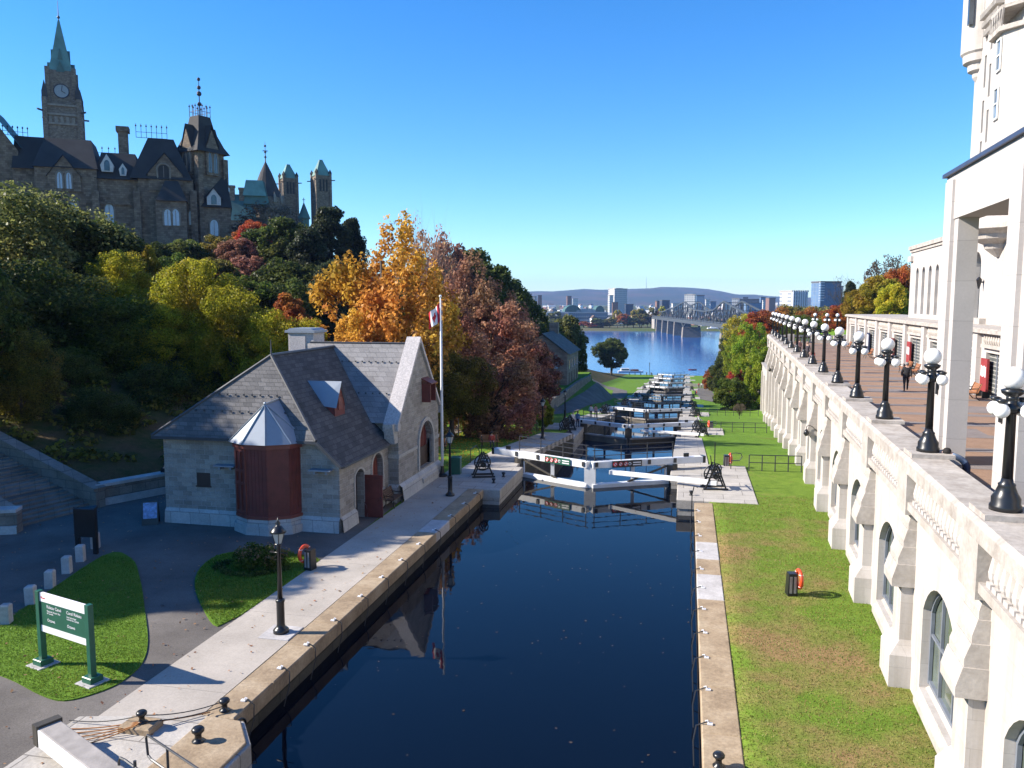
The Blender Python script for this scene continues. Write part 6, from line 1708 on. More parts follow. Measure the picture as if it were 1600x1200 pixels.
def tree(x, y, h, w, kind, fol, label, group=None, bark='bark', zb=None, name='tree', rz=None, cat='tree', parts=True):
    global tcount; tcount += 1
    vs = PROTO[kind]; tmh, cr = vs[tcount % len(vs)]
    z = (T(x,y) if zb is None else zb) - 0.15
    rz = random.uniform(0, 6.28) if rz is None else rz
    e = empty(name, (x,y,z), rz, label=label, cat=cat, group=group); e.scale = (w/7.6, w/7.6, h/10.0)
    for nm_, me_, mt in (('trunk', tmh, M[bark]), ('crown', cr, F[fol])):
        o = bpy.data.objects.new(nm_, me_); link(o, e, False)
        if not me_.materials: me_.materials.append(mt)
        o.material_slots[0].link = 'OBJECT'; o.material_slots[0].material = mt
    return e
def ptree(px, py, pw, y, kind, fol, label, group=None, **k):
    # crown top seen at pixel (px,py), pw pixels wide, standing y metres up the canal
    p = at_y(px, py, y); dep = (p - Vector((0,0,CAM_H))).dot(_fw)
    zb = k.pop('zb', None); z = T(p.x, y) if zb is None else zb
    w = pw/FPX*dep; h = max(1.5, p.z - z); need = w*(0.95 if kind.endswith('shrub') else 1.05)
    if h < need: zb = z - (need - h); h = need
    return tree(p.x, y, h, w, kind, fol, label, group, zb=zb, **k)
GH = 'trees on the slope below the parliament'
# --- left slope, near to far
ptree(20,285,300,66,'nround','willow','huge grey green tree at the left edge, tallest on the near slope',GH)
ptree(115,325,190,72,'round','darkgreen','dark green tree just right of the huge grey green tree',GH)
ptree(60,395,260,56,'nshrub','darkgreen','broad dark green bushy tree under the huge grey green tree',GH)
ptree(190,455,190,57,'nshrub','midgreen','green bushy tree in the shade above the stairs',GH)
ptree(25,505,130,43,'nshrub','olive','olive brown bushy tree at the left edge above the stair walls',GH)
ptree(-40,470,180,48,'nshrub','olive','olive bushy tree cut by the left edge of the photo',GH)
ptree(95,540,130,50,'nshrub','darkgreen','dark low tree behind the stairs',GH)
ptree(185,385,110,64,'nshrub','yellowgreen','olive yellow bushy tree below the stone block, left of the orange tinged one',GH)
ptree(232,380,64,70,'oval','yellow','yellow orange tinged slim tree below the stone block',GH)
ptree(300,398,140,62,'nround','yellowgreen','bright yellow green bushy tree below the corner tower',GH)
ptree(358,440,130,60,'nshrub','yellowgreen','yellow green bushy tree above the lock house roof, right of the brightest one',GH)
ptree(255,470,110,58,'nshrub','yellowgreen','low yellow green bush between the dark tree and the yellow green ones',GH)
ptree(425,478,110,60,'nshrub','yellowgreen','yellowish green bushy tree behind the lock house chimney',GH)
ptree(450,455,90,88,'oval','orange','orange topped tree left of the golden maple',GH)
ptree(478,492,90,61,'nshrub','yellowgreen','green and yellow bush left of the foot of the golden maple',GH)
ptree(330,520,200,62,'nshrub','darkgreen','dark green bushy tree in the shade behind the lock house roof',GH)
ptree(240,560,160,54,'nshrub','darkgreen','dark bush in the deepest shade left of the lock house roof',GH)
ptree(420,535,150,64,'nshrub','midgreen','green bush right behind the lock house chimney',GH)
ptree(150,600,120,46,'nshrub','darkgreen','dark bush beside the upper end of the stair wall',GH)
ptree(500,545,110,60,'nshrub','olive','olive bush behind the main ridge of the lock house',GH)
for i, (px, py, pw, yy, fo, lab) in enumerate(((70,360,120,95,'olive','olive bush on the upper slope under the left gable of the stone block'),(130,372,110,100,'darkgreen','dark bush on the upper slope left of the yellow topped one'),(165,405,120,82,'midgreen','mid green bush on the middle slope under the yellow topped one'),(262,392,90,96,'midgreen','green bush on the upper slope right of the orange tinged slim tree'),(330,400,110,96,'olive','olive bush on the upper slope behind the brightest yellow green one'),(375,425,110,92,'midgreen','green bush on the upper slope under the dull maroon one'),(440,432,110,94,'darkgreen','dark bush on the upper slope under the dark green ridge tree'),(290,372,60,118,'midgreen','small green bush in front of the far right wall of the stone block'),(10,350,140,90,'darkgreen','dark bush behind the huge grey green tree'),(620,420,120,90,'olive','olive tree behind the golden maple'))):
    ptree(px,py,pw,yy,'shrub',fo,lab,GH)
# --- ridge
ptree(285,372,90,112,'shrub','darkgreen','dark bush at the foot of the corner tower',GH)
ptree(345,365,80,118,'shrub','olive','olive bush right of the corner tower foot',GH)
ptree(232,372,80,108,'shrub','darkgreen','dark low bush under the middle of the stone block wall',GH)
ptree(372,370,80,116,'shrub','maroon','maroon bush between the corner tower and the red orange tree',GH)
ptree(418,312,120,150,'twiggy','tanbrown','bare brownish grey tree on the ridge in front of the library',GH)
ptree(392,341,60,138,'round','redorange','small red orange tree on the ridge below the library',GH)
ptree(440,338,110,124,'round','darkgreen','dark green tree on the ridge right of the red orange tree',GH)
ptree(395,395,130,108,'shrub','maroon','dull maroon bushy tree below the red orange tree',GH)
ptree(455,400,130,104,'shrub','darkgreen','dark green tree below the ridge, left of the evergreens',GH)
ptree(515,318,110,128,'pine','pine','blackish evergreen on the ridge below the right twin tower',GH)
ptree(548,335,70,136,'pine','pine','blackish evergreen at the right end of the ridge clump',GH)
ptree(482,352,100,120,'pine','pine','blackish evergreen between the maroon bush and the tallest evergreen',GH)
ptree(520,400,130,102,'pine','pine','lower blackish evergreen left of the golden maple',GH)
# --- the golden maple and the rust trees
ptree(604,332,250,66,'maple','gold','tall golden orange maple rising behind the lock house gable',rz=0.6)
ptree(565,480,130,60,'maple','gold','lower golden bush behind the lock house gable roof')
ptree(655,318,130,92,'bare','rust','bare twigged tree showing against the sky behind the golden maple',bark='bark_pale')
ptree(675,345,110,96,'twiggy','rust','thin rust tree with pale twigs right of the bare twigged one',bark='bark_pale')
ptree(742,392,170,92,'maple','rust','tall rust brown tree behind the flagpole',GH)
ptree(690,430,150,80,'maple','rust','rust tree between the golden maple and the flagpole',GH)
ptree(775,460,150,88,'sparse','rust','dense rust brown tree right of the flagpole',GH)
ptree(822,515,110,100,'shrub','maroon','maroon brown tree leaning over the path near the museum',GH)
ptree(765,520,190,72,'maple','rust','wide rust brown tree over the lawn right of the flagpole')
ptree(705,545,130,66,'nround','olive','olive brown tree with dark trunk on the lawn beside the gable')
ptree(748,610,70,76,'shrub','midgreen','small green bush under the rust tree by the path')
ptree(735,385,130,140,'round','darkgreen','dark tree on the crest behind the tall rust tree',GH)
ptree(700,372,110,130,'shrub','maroon','dark maroon tree on the crest left of the tall rust tree',GH)
ptree(785,425,100,160,'shrub','darkgreen','dark tree on the crest where the slope drops to the river',GH)
ptree(812,455,80,178,'round','darkgreen','dark tree lower on the crest toward the river',GH)
ptree(838,478,70,195,'shrub','darkgreen','dark tree at the river end of the crest',GH)
ptree(858,500,60,206,'shrub','darkgreen','lowest dark tree at the river end of the slope',GH)
ptree(840,540,80,128,'shrub','maroon','maroon bushy tree left of the museum gable',GH)
ptree(812,585,90,112,'shrub','maroon','maroon brown bush on the bank above the path',GH)
ptree(865,515,60,180,'round','darkgreen','dark tree behind the museum roof',GH)
ptree(908,520,26,182,'oval','darkgreen','slim dark tree at the river side of the museum')
ptree(885,490,60,215,'round','willow','grey green tree behind the museum toward the river')
ptree(640,600,120,62,'nshrub','olive','olive bush behind the lock house gable foot')
ptree(851,622,40,84,'oval','brightgreen','slender sapling with yellow green leaves on the lawn by the locks',bark='bark_pale')
# --- round tree by the river
ptree(956,527,56,345,'round','darkgreen','single round dark tree standing by the river',zb=-21.5)
# --- right bank
ptree(1176,500,62,176,'sparse','brightgreen','bright green tree left of the terrace end, tallest of its clump')
ptree(1190,540,46,146,'shrub','brightgreen','low bright green tree against the end of the terrace wall')
ptree(1156,520,48,205,'sparse','brightgreen','lighter green tree left of the tallest bright green one')
ptree(1205,478,90,235,'shrub','orange','orange tree behind the bright green clump')
ptree(1165,488,70,260,'sparse','yellowgreen','olive tree at the back of the bright green clump')
ptree(1140,520,36,300,'shrub','darkgreen','dark tree at the water edge left of the green clump')
ptree(1146,532,22,270,'shrub','redorange','red orange bush beside the dark waterside tree')
ptree(1150,575,34,200,'shrub','redorange','small red orange bush behind the green shrub on the slope')
ptree(1128,560,44,222,'shrub','darkgreen','dark bush at the river end of the right lawn')
ptree(1110,575,22,250,'shrub','orange','small orange bush by the river end of the right lawn')
ptree(1143,588,52,146,'shrub','midgreen','green shrub standing alone on the lawn behind the far railing')
ptree(1160,592,40,152,'shrub','midgreen','lower green shrub touching the lone one on the lawn')
ptree(1156,628,22,118,'twiggy','tanbrown','thin bare bush on the lawn before the far railing')
ptree(1196,600,40,160,'shrub','rust','brownish low bush on the slope by the lower wall')
# --- behind the promenade and arcade
ptree(1240,474,80,300,'shrub','olive','olive tree on the rise behind the far promenade lamps')
ptree(1275,478,80,280,'shrub','orange','orange brown tree behind the far promenade lamps')
ptree(1255,490,70,200,'shrub','midgreen','green bush just behind the end balustrade')
ptree(1300,485,60,210,'shrub','olive','olive bush left of the arcade end')
ptree(1320,470,60,190,'shrub','orange','orange bush left of the yellow trees behind the arcade')
ptree(1345,448,60,165,'round','yellow','yellow tree at the left of the group behind the arcade',zb=4)
ptree(1378,428,80,155,'round','yellow','large yellow green tree behind the arcade roof',zb=4)
ptree(1408,412,60,160,'round','orange','orange tree beside the hotel wing',zb=4)
ptree(1398,440,60,140,'shrub','yellowgreen','yellow green bush low behind the arcade roof',zb=4)
ptree(1390,394,84,172,'twiggy','tanbrown','nearly bare tree rising above the yellow trees behind the arcade',zb=4)
ptree(1330,436,34,205,'pine','pine','dark evergreen left of the yellow trees behind the arcade',zb=4)
ptree(1318,424,60,230,'bare','tanbrown','leafless tree beside the glass apartment tower',zb=4)
# --- trees beyond the left edge whose shade falls across the yard
OFF = 'trees at the foot of the slope beyond the stairs'
for i, (x, y, h, w, kd) in enumerate(((-47,21,17,8,'round'),(-45,27.5,16.5,9,'round'),(-52,27,19,10,'sparse'),(-54,34,20,12,'sparse'),(-45,33,13,8,'sparse'),(-51,18.3,15.5,6,'round'),(-66,30,16,11,'round'),(-43,40,11,7,'sparse'),(-56,42,20,12,'sparse'),(-62,49,18,11,'sparse'))):
    tree(x, y, h, w, kd, 'darkgreen', '%s dark tree at the foot of the slope left of the photo, shading the yard' % ORD[i], OFF)
# --- undergrowth on the slope
rng = np.random.default_rng(4); C, Rr = [], []
while len(C) < 1500:
    x, y = -rng.uniform(29,72), rng.uniform(26,125)
    if y < 41 and x > -34.5: continue
    if -41 < x < -31 and 29 < y < 38.2: continue
    if x < -60 and rng.random() < 0.5: continue
    C.append((x,y,T(x,y)+rng.uniform(0.05,0.35))); Rr.append(rng.uniform(0.3,0.8))
V = clump_leaves(np.array(C), Rr, 30, 0.17, rng, (1.3,1.3,0.6), 0.6, 0.3)
o = bpy.data.objects.new('undergrowth', fast_mesh('undergrowth', V)); o.data.materials.append(F['olive']); tag(link(o), 'low leafy undergrowth covering the shaded slope', 'undergrowth', kind='stuff')
# fallen leaves scattered on the left lawn
P = []
while len(P) < 2600:
    x, y = rng.uniform(-21.5,-14.5), rng.uniform(50.5,86)
    P.append((x, y, T(x,y)+0.03))
P = np.array(P); V = leaves(P, np.tile([0,0,1.0],(len(P),1))+rng.normal(size=(len(P),3))*0.3, 0.075, rng)
o = bpy.data.objects.new('fallen_leaves', fast_mesh('fallen_leaves', V)); o.data.materials.append(F['gold']); tag(link(o), 'fallen yellow leaves strewn over the lawn under the rust trees', 'fallen leaves', kind='stuff')
P = []
while len(P) < 900:
    x, y = rng.uniform(-32,-12.6), rng.uniform(12,46); 
    if x > -26 and y > 33.5 and x < -15.6: continue
    if rng.random() < 0.35 + 0.5*math.sin(x*1.3+y*0.7)**2: P.append((x, y, 0.06))
P = np.array(P); V = leaves(P, np.tile([0,0,1.0],(len(P),1))+rng.normal(size=(len(P),3))*0.3, 0.05, rng)
o = bpy.data.objects.new('paving_leaves', fast_mesh('paving_leaves', V)); o.data.materials.append(F['rust']); tag(link(o), 'dry leaves strewn over the yard paving and walk', 'fallen leaves', kind='stuff')
P = np.array([(rng.uniform(-11,0.3), 12+38*rng.random()**0.8, -0.843) for _ in range(170)] + [(-8+3.5*rng.normal(), 45+2*rng.normal(), -0.843) for _ in range(90)]); P[:,0] = np.clip(P[:,0],-11.1,0.3); P[:,1] = np.clip(P[:,1],10,49)
V = leaves(P, np.tile([0,0,1.0],(len(P),1)), 0.045, rng)
o = bpy.data.objects.new('floating_leaves', fast_mesh('floating_leaves', V)); o.data.materials.append(F['tanbrown']); tag(link(o), 'small leaves floating on the dark canal water', 'floating leaves', kind='stuff')
# grass tufts give the lawns a nap
def tufts(name, label, n, region, z, size, mat):
    P = np.array([region() for _ in range(n)]); P = np.column_stack([P[:,0],P[:,1],np.array([z(p[0],p[1]) for p in P])])
    th_ = rng.uniform(0,6.28,n); L = size*rng.uniform(0.6,1.5,n); d = np.column_stack([np.cos(th_),np.sin(th_),np.zeros(n)]); 
    tipd = np.column_stack([rng.normal(size=n)*0.4*L, rng.normal(size=n)*0.4*L, L])
    V = np.stack([P-d*size*0.35, P+d*size*0.35, P+tipd], axis=1).reshape(-1,3)
    o = bpy.data.objects.new(name, fast_mesh(name, V, 3)); o.data.materials.append(mat); tag(link(o), label, 'grass', kind='stuff')
def inpoly(pts):
    xs, ys = [p[0] for p in pts], [p[1] for p in pts]
    def f():
        while True:
            x, y = rng.uniform(min(xs),max(xs)), rng.uniform(min(ys),max(ys)); c = False; j = len(pts)-1
            for i in range(len(pts)):
                if (pts[i][1] > y) != (pts[j][1] > y) and x < (pts[j][0]-pts[i][0])*(y-pts[i][1])/(pts[j][1]-pts[i][1])+pts[i][0]: c = not c
                j = i
            if c: return (x,y)
    return f
F['blade'] = foliage('grass_blades', (0.09,0.16,0.018), (0.155,0.25,0.03), (0.24,0.33,0.055), 0.6, 0.25)
F['blade_dry'] = foliage('dry_grass_blades', (0.12,0.185,0.025), (0.20,0.24,0.045), (0.36,0.26,0.11), 0.25, 0.25)
tufts('grass_tufts','short grass of the lawn around the green sign',26000,inpoly(lawn_a),lambda x,y:0.045,0.042,F['blade'])
tufts('grass_tufts','short grass of the small lawn with the flowering shrub',14000,inpoly([(p[0],p[1]) for p in lawn_b]),lambda x,y:0.045,0.055,F['blade'])
tufts('grass_tufts','short worn grass of the hotel lawn along the canal',34000,inpoly([(1.48,12),(5.8,12),(6.7,30),(7.6,47),(4.1,46.2),(1.48,44)]),lambda x,y:T(x,y),0.04,F['blade_dry'])
# far shore trees
FS = 'small trees along the far shore'
spec = [(953,497,20,'olive'),(937,497,34,'darkgreen'),(925,503,26,'orange'),(912,502,22,'orange'),(897,505,20,'olive'),(975,490,22,'orange'),(980,494,20,'midgreen'),(990,496,22,'darkgreen'),(1003,490,18,'olive'),(1012,494,14,'tanbrown'),(1020,492,14,'tanbrown'),(965,484,16,'yellow'),(1034,478,16,'yellowgreen'),(1000,482,22,'olive'),(1018,480,18,'olive'),(868,486,26,'willow'),(882,500,18,'olive'),(845,500,20,'darkgreen'),(1028,486,14,'orange'),(990,484,14,'yellow')]
names_ = {'olive':'olive','darkgreen':'dark green','orange':'orange brown','midgreen':'mid green','tanbrown':'brown grey','yellow':'yellowish','yellowgreen':'yellow green','willow':'grey green'}
for i, (px, py, pw, fo) in enumerate(spec):
    yy = 1050 + 3*i
    p = at_y(px, py, yy); dep = (p - Vector((0,0,CAM_H))).dot(_fw)
    tree(p.x, yy, p.z-T(p.x,yy), pw/FPX*dep, 'lowround' if pw < 24 else 'lowshrub', fo, '%s tree on the far shore, %s from the left of its colour' % (names_[fo].capitalize(), ORD[sum(1 for s in spec if s[3]==fo and s[0]<px)]), FS)
rng = np.random.default_rng(9); C, Rr = [], []
while len(C) < 1300:
    px = rng.uniform(800,1260); dep = 1130*math.exp(rng.random()*1.25); p = at_d(px, 472, dep)
    r = rng.uniform(4,8); C.append((p.x,p.y,T(p.x,p.y)+r*0.5)); Rr.append(r)
V = clump_leaves(np.array(C), Rr, 22, 1.5, rng, (1.2,1.2,0.9), 0.4, 0.5)
o = bpy.data.objects.new('far_wood', fast_mesh('far_wood', V)); o.data.materials.append(F['olive']); tag(link(o), 'autumn trees reading as one mass among the far city houses', 'far wood', kind='stuff')
C, Rr = [], []
while len(C) < 700:
    y = rng.uniform(430,830); x = xr(y)+rng.uniform(1,90); r = rng.uniform(2.5,5); C.append((x,y,T(x,y)+r*0.7)); Rr.append(r)
V = clump_leaves(np.array(C), Rr, 45, 0.9, rng, (1,1,1.1), 0.4, 0.5)
o = bpy.data.objects.new('point_wood', fast_mesh('point_wood', V)); o.data.materials.append(F['olive']); tag(link(o), 'autumn wood covering the wooded point by the right end of the bridge', 'wood', kind='stuff')
# ---------------------------------------------------------------- people
PM = {}
def cloth(c):
    k = tuple(round(x,3) for x in c)
    if k not in PM: PM[k] = plain('cloth_%d' % len(PM), c, 0.85, var=0.15, sc=6)
    return PM[k]
SKIN = plain('skin', (0.55,0.34,0.25), 0.6, var=0.05); 
def person(loc, rz, label, top, legs, hair=(0.05,0.035,0.025), pose='stand', h=1.74, group=None, shoes=(0.02,0.02,0.02), coat=False):
    k = h/1.74; V = Vector
    J = {'pelvis':V((0,0,0.96)),'spine':V((0,0.01,1.14)),'chest':V((0,0.01,1.36)),'neck':V((0,0.0,1.50)),'head0':V((0,-0.015,1.57)),'head1':V((0,-0.02,1.66)),'head2':V((0,0.0,1.71))}
    for s, n in ((-1,'l'),(1,'r')):
        J['sh'+n]=V((s*0.17,0.01,1.43)); J['el'+n]=V((s*0.235,0.03,1.14)); J['wr'+n]=V((s*0.24,-0.05,0.90)); J['ha'+n]=V((s*0.235,-0.08,0.80))
        J['hp'+n]=V((s*0.095,0,0.90)); J['kn'+n]=V((s*0.105,-0.01,0.50)); J['an'+n]=V((s*0.11,0.02,0.09)); J['to'+n]=V((s*0.125,-0.15,0.04))
    if pose == 'walk':
        J['knl']=V((-0.1,-0.20,0.53)); J['anl']=V((-0.1,-0.30,0.12)); J['tol']=V((-0.11,-0.46,0.10)); J['knr']=V((0.1,0.10,0.50)); J['anr']=V((0.1,0.34,0.14)); J['tor']=V((0.11,0.22,0.03))
        J['ell']=V((-0.25,0.10,1.16)); J['wrl']=V((-0.24,0.10,0.93)); J['hal']=V((-0.23,0.07,0.85)); J['elr']=V((0.25,-0.02,1.15)); J['wrr']=V((0.23,-0.20,0.98)); J['har']=V((0.22,-0.26,0.92))
    if pose == 'sit':
        dz = -0.50
        for q in ('pelvis','spine','chest','neck','head0','head1','head2'): J[q] = J[q]+V((0,0,dz))
        for n, s in (('l',-1),('r',1)):
            for q in ('sh','el','wr','ha'): J[q+n] = J[q+n]+V((0,0,dz))
            J['hp'+n]=V((s*0.1,0,0.44)); J['kn'+n]=V((s*0.12,-0.45,0.47)); J['an'+n]=V((s*0.12,-0.42,0.08)); J['to'+n]=V((s*0.13,-0.58,0.03)); J['wr'+n]=V((s*0.16,-0.24,0.52)); J['ha'+n]=V((s*0.12,-0.33,0.53))
    if pose == 'lean':
        J['spine']=V((0,-0.12,1.08)); J['chest']=V((0,-0.32,1.18)); J['neck']=V((0,-0.43,1.22)); J['head0']=V((0,-0.50,1.25)); J['head1']=V((0,-0.56,1.29)); J['head2']=V((0,-0.57,1.35))
        for s, n in ((-1,'l'),(1,'r')):
            J['sh'+n]=V((s*0.17,-0.36,1.19)); J['el'+n]=V((s*0.24,-0.58,1.12)); J['wr'+n]=V((s*0.17,-0.78,1.12)); J['ha'+n]=V((s*0.14,-0.87,1.11))
    if pose == 'reach':
        for s, n in ((-1,'l'),(1,'r')): J['el'+n]=V((s*0.22,-0.16,1.18)); J['wr'+n]=V((s*0.14,-0.36,1.12)); J['ha'+n]=V((s*0.1,-0.44,1.10))
    names = list(J); idx = {n:i for i, n in enumerate(names)}
    rad = {'pelvis':(.155,.115),'spine':(.145,.105),'chest':(.165,.115),'neck':(.058,.058),'head0':(.07,.08),'head1':(.082,.098),'head2':(.07,.08)}
    for n in 'lr': rad.update({'sh'+n:(.072,.072),'el'+n:(.05,.05),'wr'+n:(.036,.036),'ha'+n:(.042,.026),'hp'+n:(.098,.10),'kn'+n:(.066,.07),'an'+n:(.046,.048),'to'+n:(.042,.034)})
    if coat:
        for n in 'lr': rad.update({'sh'+n:(.085,.085),'el'+n:(.068,.068),'wr'+n:(.055,.055),'hp'+n:(.13,.13)})
        rad.update({'pelvis':(.20,.16),'spine':(.19,.15),'chest':(.19,.145)})
    E_ = [('pelvis','spine'),('spine','chest'),('chest','neck'),('neck','head0'),('head0','head1'),('head1','head2')]
    for n in 'lr': E_ += [('chest','sh'+n),('sh'+n,'el'+n),('el'+n,'wr'+n),('wr'+n,'ha'+n),('pelvis','hp'+n),('hp'+n,'kn'+n),('kn'+n,'an'+n),('an'+n,'to'+n)]
    vv = [J[n] for n in names]; ee = [(idx[a],idx[b_]) for a, b_ in E_]
    rr = [rad[n] for n in names]
    # five fingers on each hand
    for n, s in (('l',-1),('r',1)):
        d = (J['ha'+n]-J['wr'+n]).normalized(); sd = d.cross(V((s,0,0.2))).normalized()
        for q, (o_, L) in enumerate(((-0.028,0.075),(-0.010,0.088),(0.010,0.083),(0.027,0.066),(-0.036,0.045))):
            r0 = J['ha'+n] + sd*o_*0.7 + d*(0.012 if q < 4 else -0.03)
            m_ = r0 + d*L*0.6 + sd*o_*0.4 + (sd*-0.02 if q == 4 else V((0,0,0))); t_ = m_ + d*L*0.35 - V((0,0,0.012))
            i0 = len(vv); vv += [m_, t_]; ee += [(idx['ha'+n], i0), (i0, i0+1)]; rr += [(0.009,0.009),(0.008,0.008)]; names += ['fi'+n, 'fi'+n]
    me = bpy.data.meshes.new('sk'); me.from_pydata([tuple(v*k) for v in vv], ee, [])
    o = bpy.data.objects.new('sk', me); COL.objects.link(o)
    md = o.modifiers.new('skin','SKIN'); md.use_smooth_shade = True
    for i, r_ in enumerate(rr):
        sv_ = me.skin_vertices[0].data[i]; sv_.radius = (r_[0]*k, r_[1]*k); sv_.use_root = (i == idx['pelvis'])
    o.modifiers.new('sub','SUBSURF').levels = 1; o.modifiers['sub'].render_levels = 1
    dg = bpy.context.evaluated_depsgraph_get()
    body = bpy.data.meshes.new_from_object(o.evaluated_get(dg)); body.name = 'person'
    bpy.data.objects.remove(o)
    seg = [(vv[a]*k, vv[b_]*k, names[a], names[b_]) for a, b_ in ee]
    def region(c):
        best = None
        for p, q, a, b_ in seg:
            d = q-p; t = max(0, min(1, (c-p).dot(d)/max(1e-9, d.length_squared))); ds = (c-(p+d*t)).length
            if best is None or ds < best[0]: best = (ds, a, b_, t)
        _, a, b_, t = best
        if a[:2] in ('wr','ha') or b_[:2] in ('ha','fi') or a.startswith('head') or b_.startswith('head') or (a == 'chest' and b_ == 'neck' and t > 0.8): return 0
        if a[:2] == 'an' : return 3
        if a[:2] in ('hp','kn') or b_[:2] == 'hp': return 1 if coat and b_[:2] == 'kn' and t < 0.35 else 2
        return 1
    for mt in (SKIN, cloth(top), cloth(legs), cloth(shoes)): body.materials.append(mt)
    body.polygons.foreach_set('material_index', [region(Vector(p.center)) for p in body.polygons])
    ob = bpy.data.objects.new('person', body); COL.objects.link(ob); ob.location = loc; ob.rotation_euler = (0,0,rz)
    tag(ob, label, 'person', group)
    hc = (J['head1'])*k
    b = MB(); prof = []
    b.lathe([(0.098*k,-0.055*k),(0.112*k,0.0),(0.108*k,0.05*k),(0.075*k,0.10*k),(0.012*k,0.118*k)], (hc.x,hc.y+0.022*k,hc.z), 10)
    b.build('hair', cloth(hair), ob, smooth=True, world=False)
    b = MB(); f0 = hc+V((0,-0.098*k,-0.01*k)); b.add([f0+V((-0.014*k,0,-0.02*k)),f0+V((0.014*k,0,-0.02*k)),f0+V((0,0.004*k,0.03*k)),f0+V((0,-0.026*k,-0.015*k))],[(0,1,3),(1,2,3),(2,0,3)]); b.build('nose', SKIN, ob, world=False)
    b = MB()
    for s in (-1,1): b.ball(hc+V((s*0.032*k,-0.088*k,0.022*k)),0.011*k,6)
    b.build('eyes', cloth((0.02,0.02,0.02)), ob, world=False)
    return ob
BK, NV, GR, WH = (0.012,0.012,0.014), (0.02,0.03,0.07), (0.16,0.16,0.17), (0.70,0.70,0.70)
p = at_z(1415,612,FZ); person((p.x,p.y,FZ), R(170), 'person in a long black coat walking away along the promenade', BK, BK, (0.25,0.23,0.22), 'walk', 1.76, coat=True)
p = hw(24.2, 1.62, FZ); person(p, R(-90)-HA, 'person in a blue grey shirt leaning over the terrace coping beneath the portico', (0.16,0.22,0.32), NV, (0.012,0.01,0.01), 'lean', 1.66)
p = hw(69.0, 1.75, FZ); person(p, R(-60), 'person in a red jacket standing at the parapet between two globe lamps', (0.48,0.05,0.04), (0.12,0.05,0.05), pose='stand', h=1.55)
p = hw(75.5, 1.9, FZ); person(p, R(-40), 'tall person in dark clothes behind the one in the red jacket', (0.05,0.04,0.05), BK, (0.3,0.2,0.15), 'stand', 1.85)
p = hw(84.0, 1.9, FZ); person(p, R(20), 'person in a pinkish top farther along the parapet', (0.30,0.16,0.15), BK, pose='stand', h=1.7)
p = hw(88.5, 2.0, FZ); person(p, R(-80), 'person in brown among the far lamps of the parapet', (0.16,0.09,0.06), BK, pose='reach', h=1.7)
person((-12.0,85.6,GZ[1]+0.06), R(30), 'person in a white shirt and dark trousers on the second left lock pier', WH, (0.04,0.04,0.05), (0.35,0.33,0.3), 'stand', 1.8)
person((-11.6,86.5,GZ[1]+0.06), R(-20), 'person in a blue shirt behind the white shirted one on the second left pier', (0.10,0.20,0.36), NV, pose='stand', h=1.76)
person((-12.1,103.2,g(103.2)+0.05), R(10), 'person in a white top walking on the left quay between the second and third gates', WH, NV, pose='walk', h=1.74)
person((-11.6,104.2,g(104.2)+0.05), R(200), 'person in a pale red top beside the white topped walker on the left quay', (0.5,0.3,0.28), (0.08,0.08,0.10), pose='stand', h=1.7)
person((1.35,86.9,GZ[1]+0.06), R(80), 'person in a white shirt leaning at the second gate beam on the right pier', WH, (0.04,0.045,0.06), pose='reach', h=1.78)
person((-29.3,39.9,T(-29.3,39.9)), R(20), 'person in black standing in the shade behind the corner of the lock house', BK, BK, (0.02,0.02,0.02), 'stand', 1.75)
person((-18.0,372.5,g(372.5)), 0, 'dark clad person at the river edge near the thin lamp post, the left one', BK, BK, h=1.75, group='two people at the river edge')
person((-16.0,373,g(373)), 0, 'dark clad person at the river edge near the thin lamp post, the right one', BK, NV, h=1.7, group='two people at the river edge')
person((4.0,262,T(4.0,262)), 0, 'person in a red top far down on the right path', (0.4,0.05,0.05), BK, h=1.75)
person((4.9,263,T(4.9,263)), 0, 'person in white beside the red topped one far down the right path', WH, BK, h=1.7)
person((-18.4,188,T(-18.4,188)+0.05), R(180), 'person in pale clothes far down on the left path', WH, GR, h=1.7, pose='walk')
# ---------------------------------------------------------------- left bank furniture
def make_lantern():
    e = empty('lantern_post', (0,0,0))
    b = MB(); b.lathe([(0.26,0),(0.26,0.1),(0.2,0.16),(0.15,0.2),(0.13,0.3),(0.13,1.02),(0.15,1.06),(0.15,1.12),(0.10,1.16)],n=14); b.build('base', M['iron'], e, smooth=True, world=False)
    b = MB(); b.lathe([(0.085,1.14),(0.055,2.9),(0.075,2.94),(0.05,3.0)],n=12); b.tube([(-0.32,0,2.72),(0.32,0,2.72)],0.018,6); b.build('post', M['iron'], e, smooth=True, world=False)
    b = MB(); b.lathe([(0.11,3.03),(0.225,3.42)],n=6); ln = b.build('lantern', M['lantern_glass'], e, world=False)
    b = MB()
    for k in range(6):
        a = k*math.pi/3; b.tube([(0.115*math.cos(a),0.115*math.sin(a),3.03),(0.23*math.cos(a),0.23*math.sin(a),3.42)],0.012,4)
    b.torus((0,0,3.03),0.115,0.016,n=12,k=5); b.build('lantern_frame', M['iron'], ln, world=False)
    b = MB(); b.lathe([(0.27,3.41),(0.25,3.46),(0.12,3.62),(0.06,3.64),(0.085,3.72),(0.03,3.8),(0.012,3.92)],n=12); b.build('lantern_cap', M['iron'], e, smooth=True, world=False)
    return e
LP = make_lantern()
for i, (x, y, z, l) in enumerate(((-13.0,23.3,0.06,'near black lantern post on its pale slab beside the quay'),(-13.0,42.7,0.03,'black lantern post on the walk before the lock house gable'),(-12.6,70.2,None,'black lantern post on the left quay between the first and second gates'),(-14.6,97,None,'black lantern post on the lawn edge past the second gate'))):
    o = LP if i == 0 else dup(LP, (0,0,0))
    o.location = (x, y, g(y)+0.05 if z is None else z); o.rotation_euler = (0,0,R(12*i)); tag(o, l, 'lantern post', 'black lantern posts on the left bank')
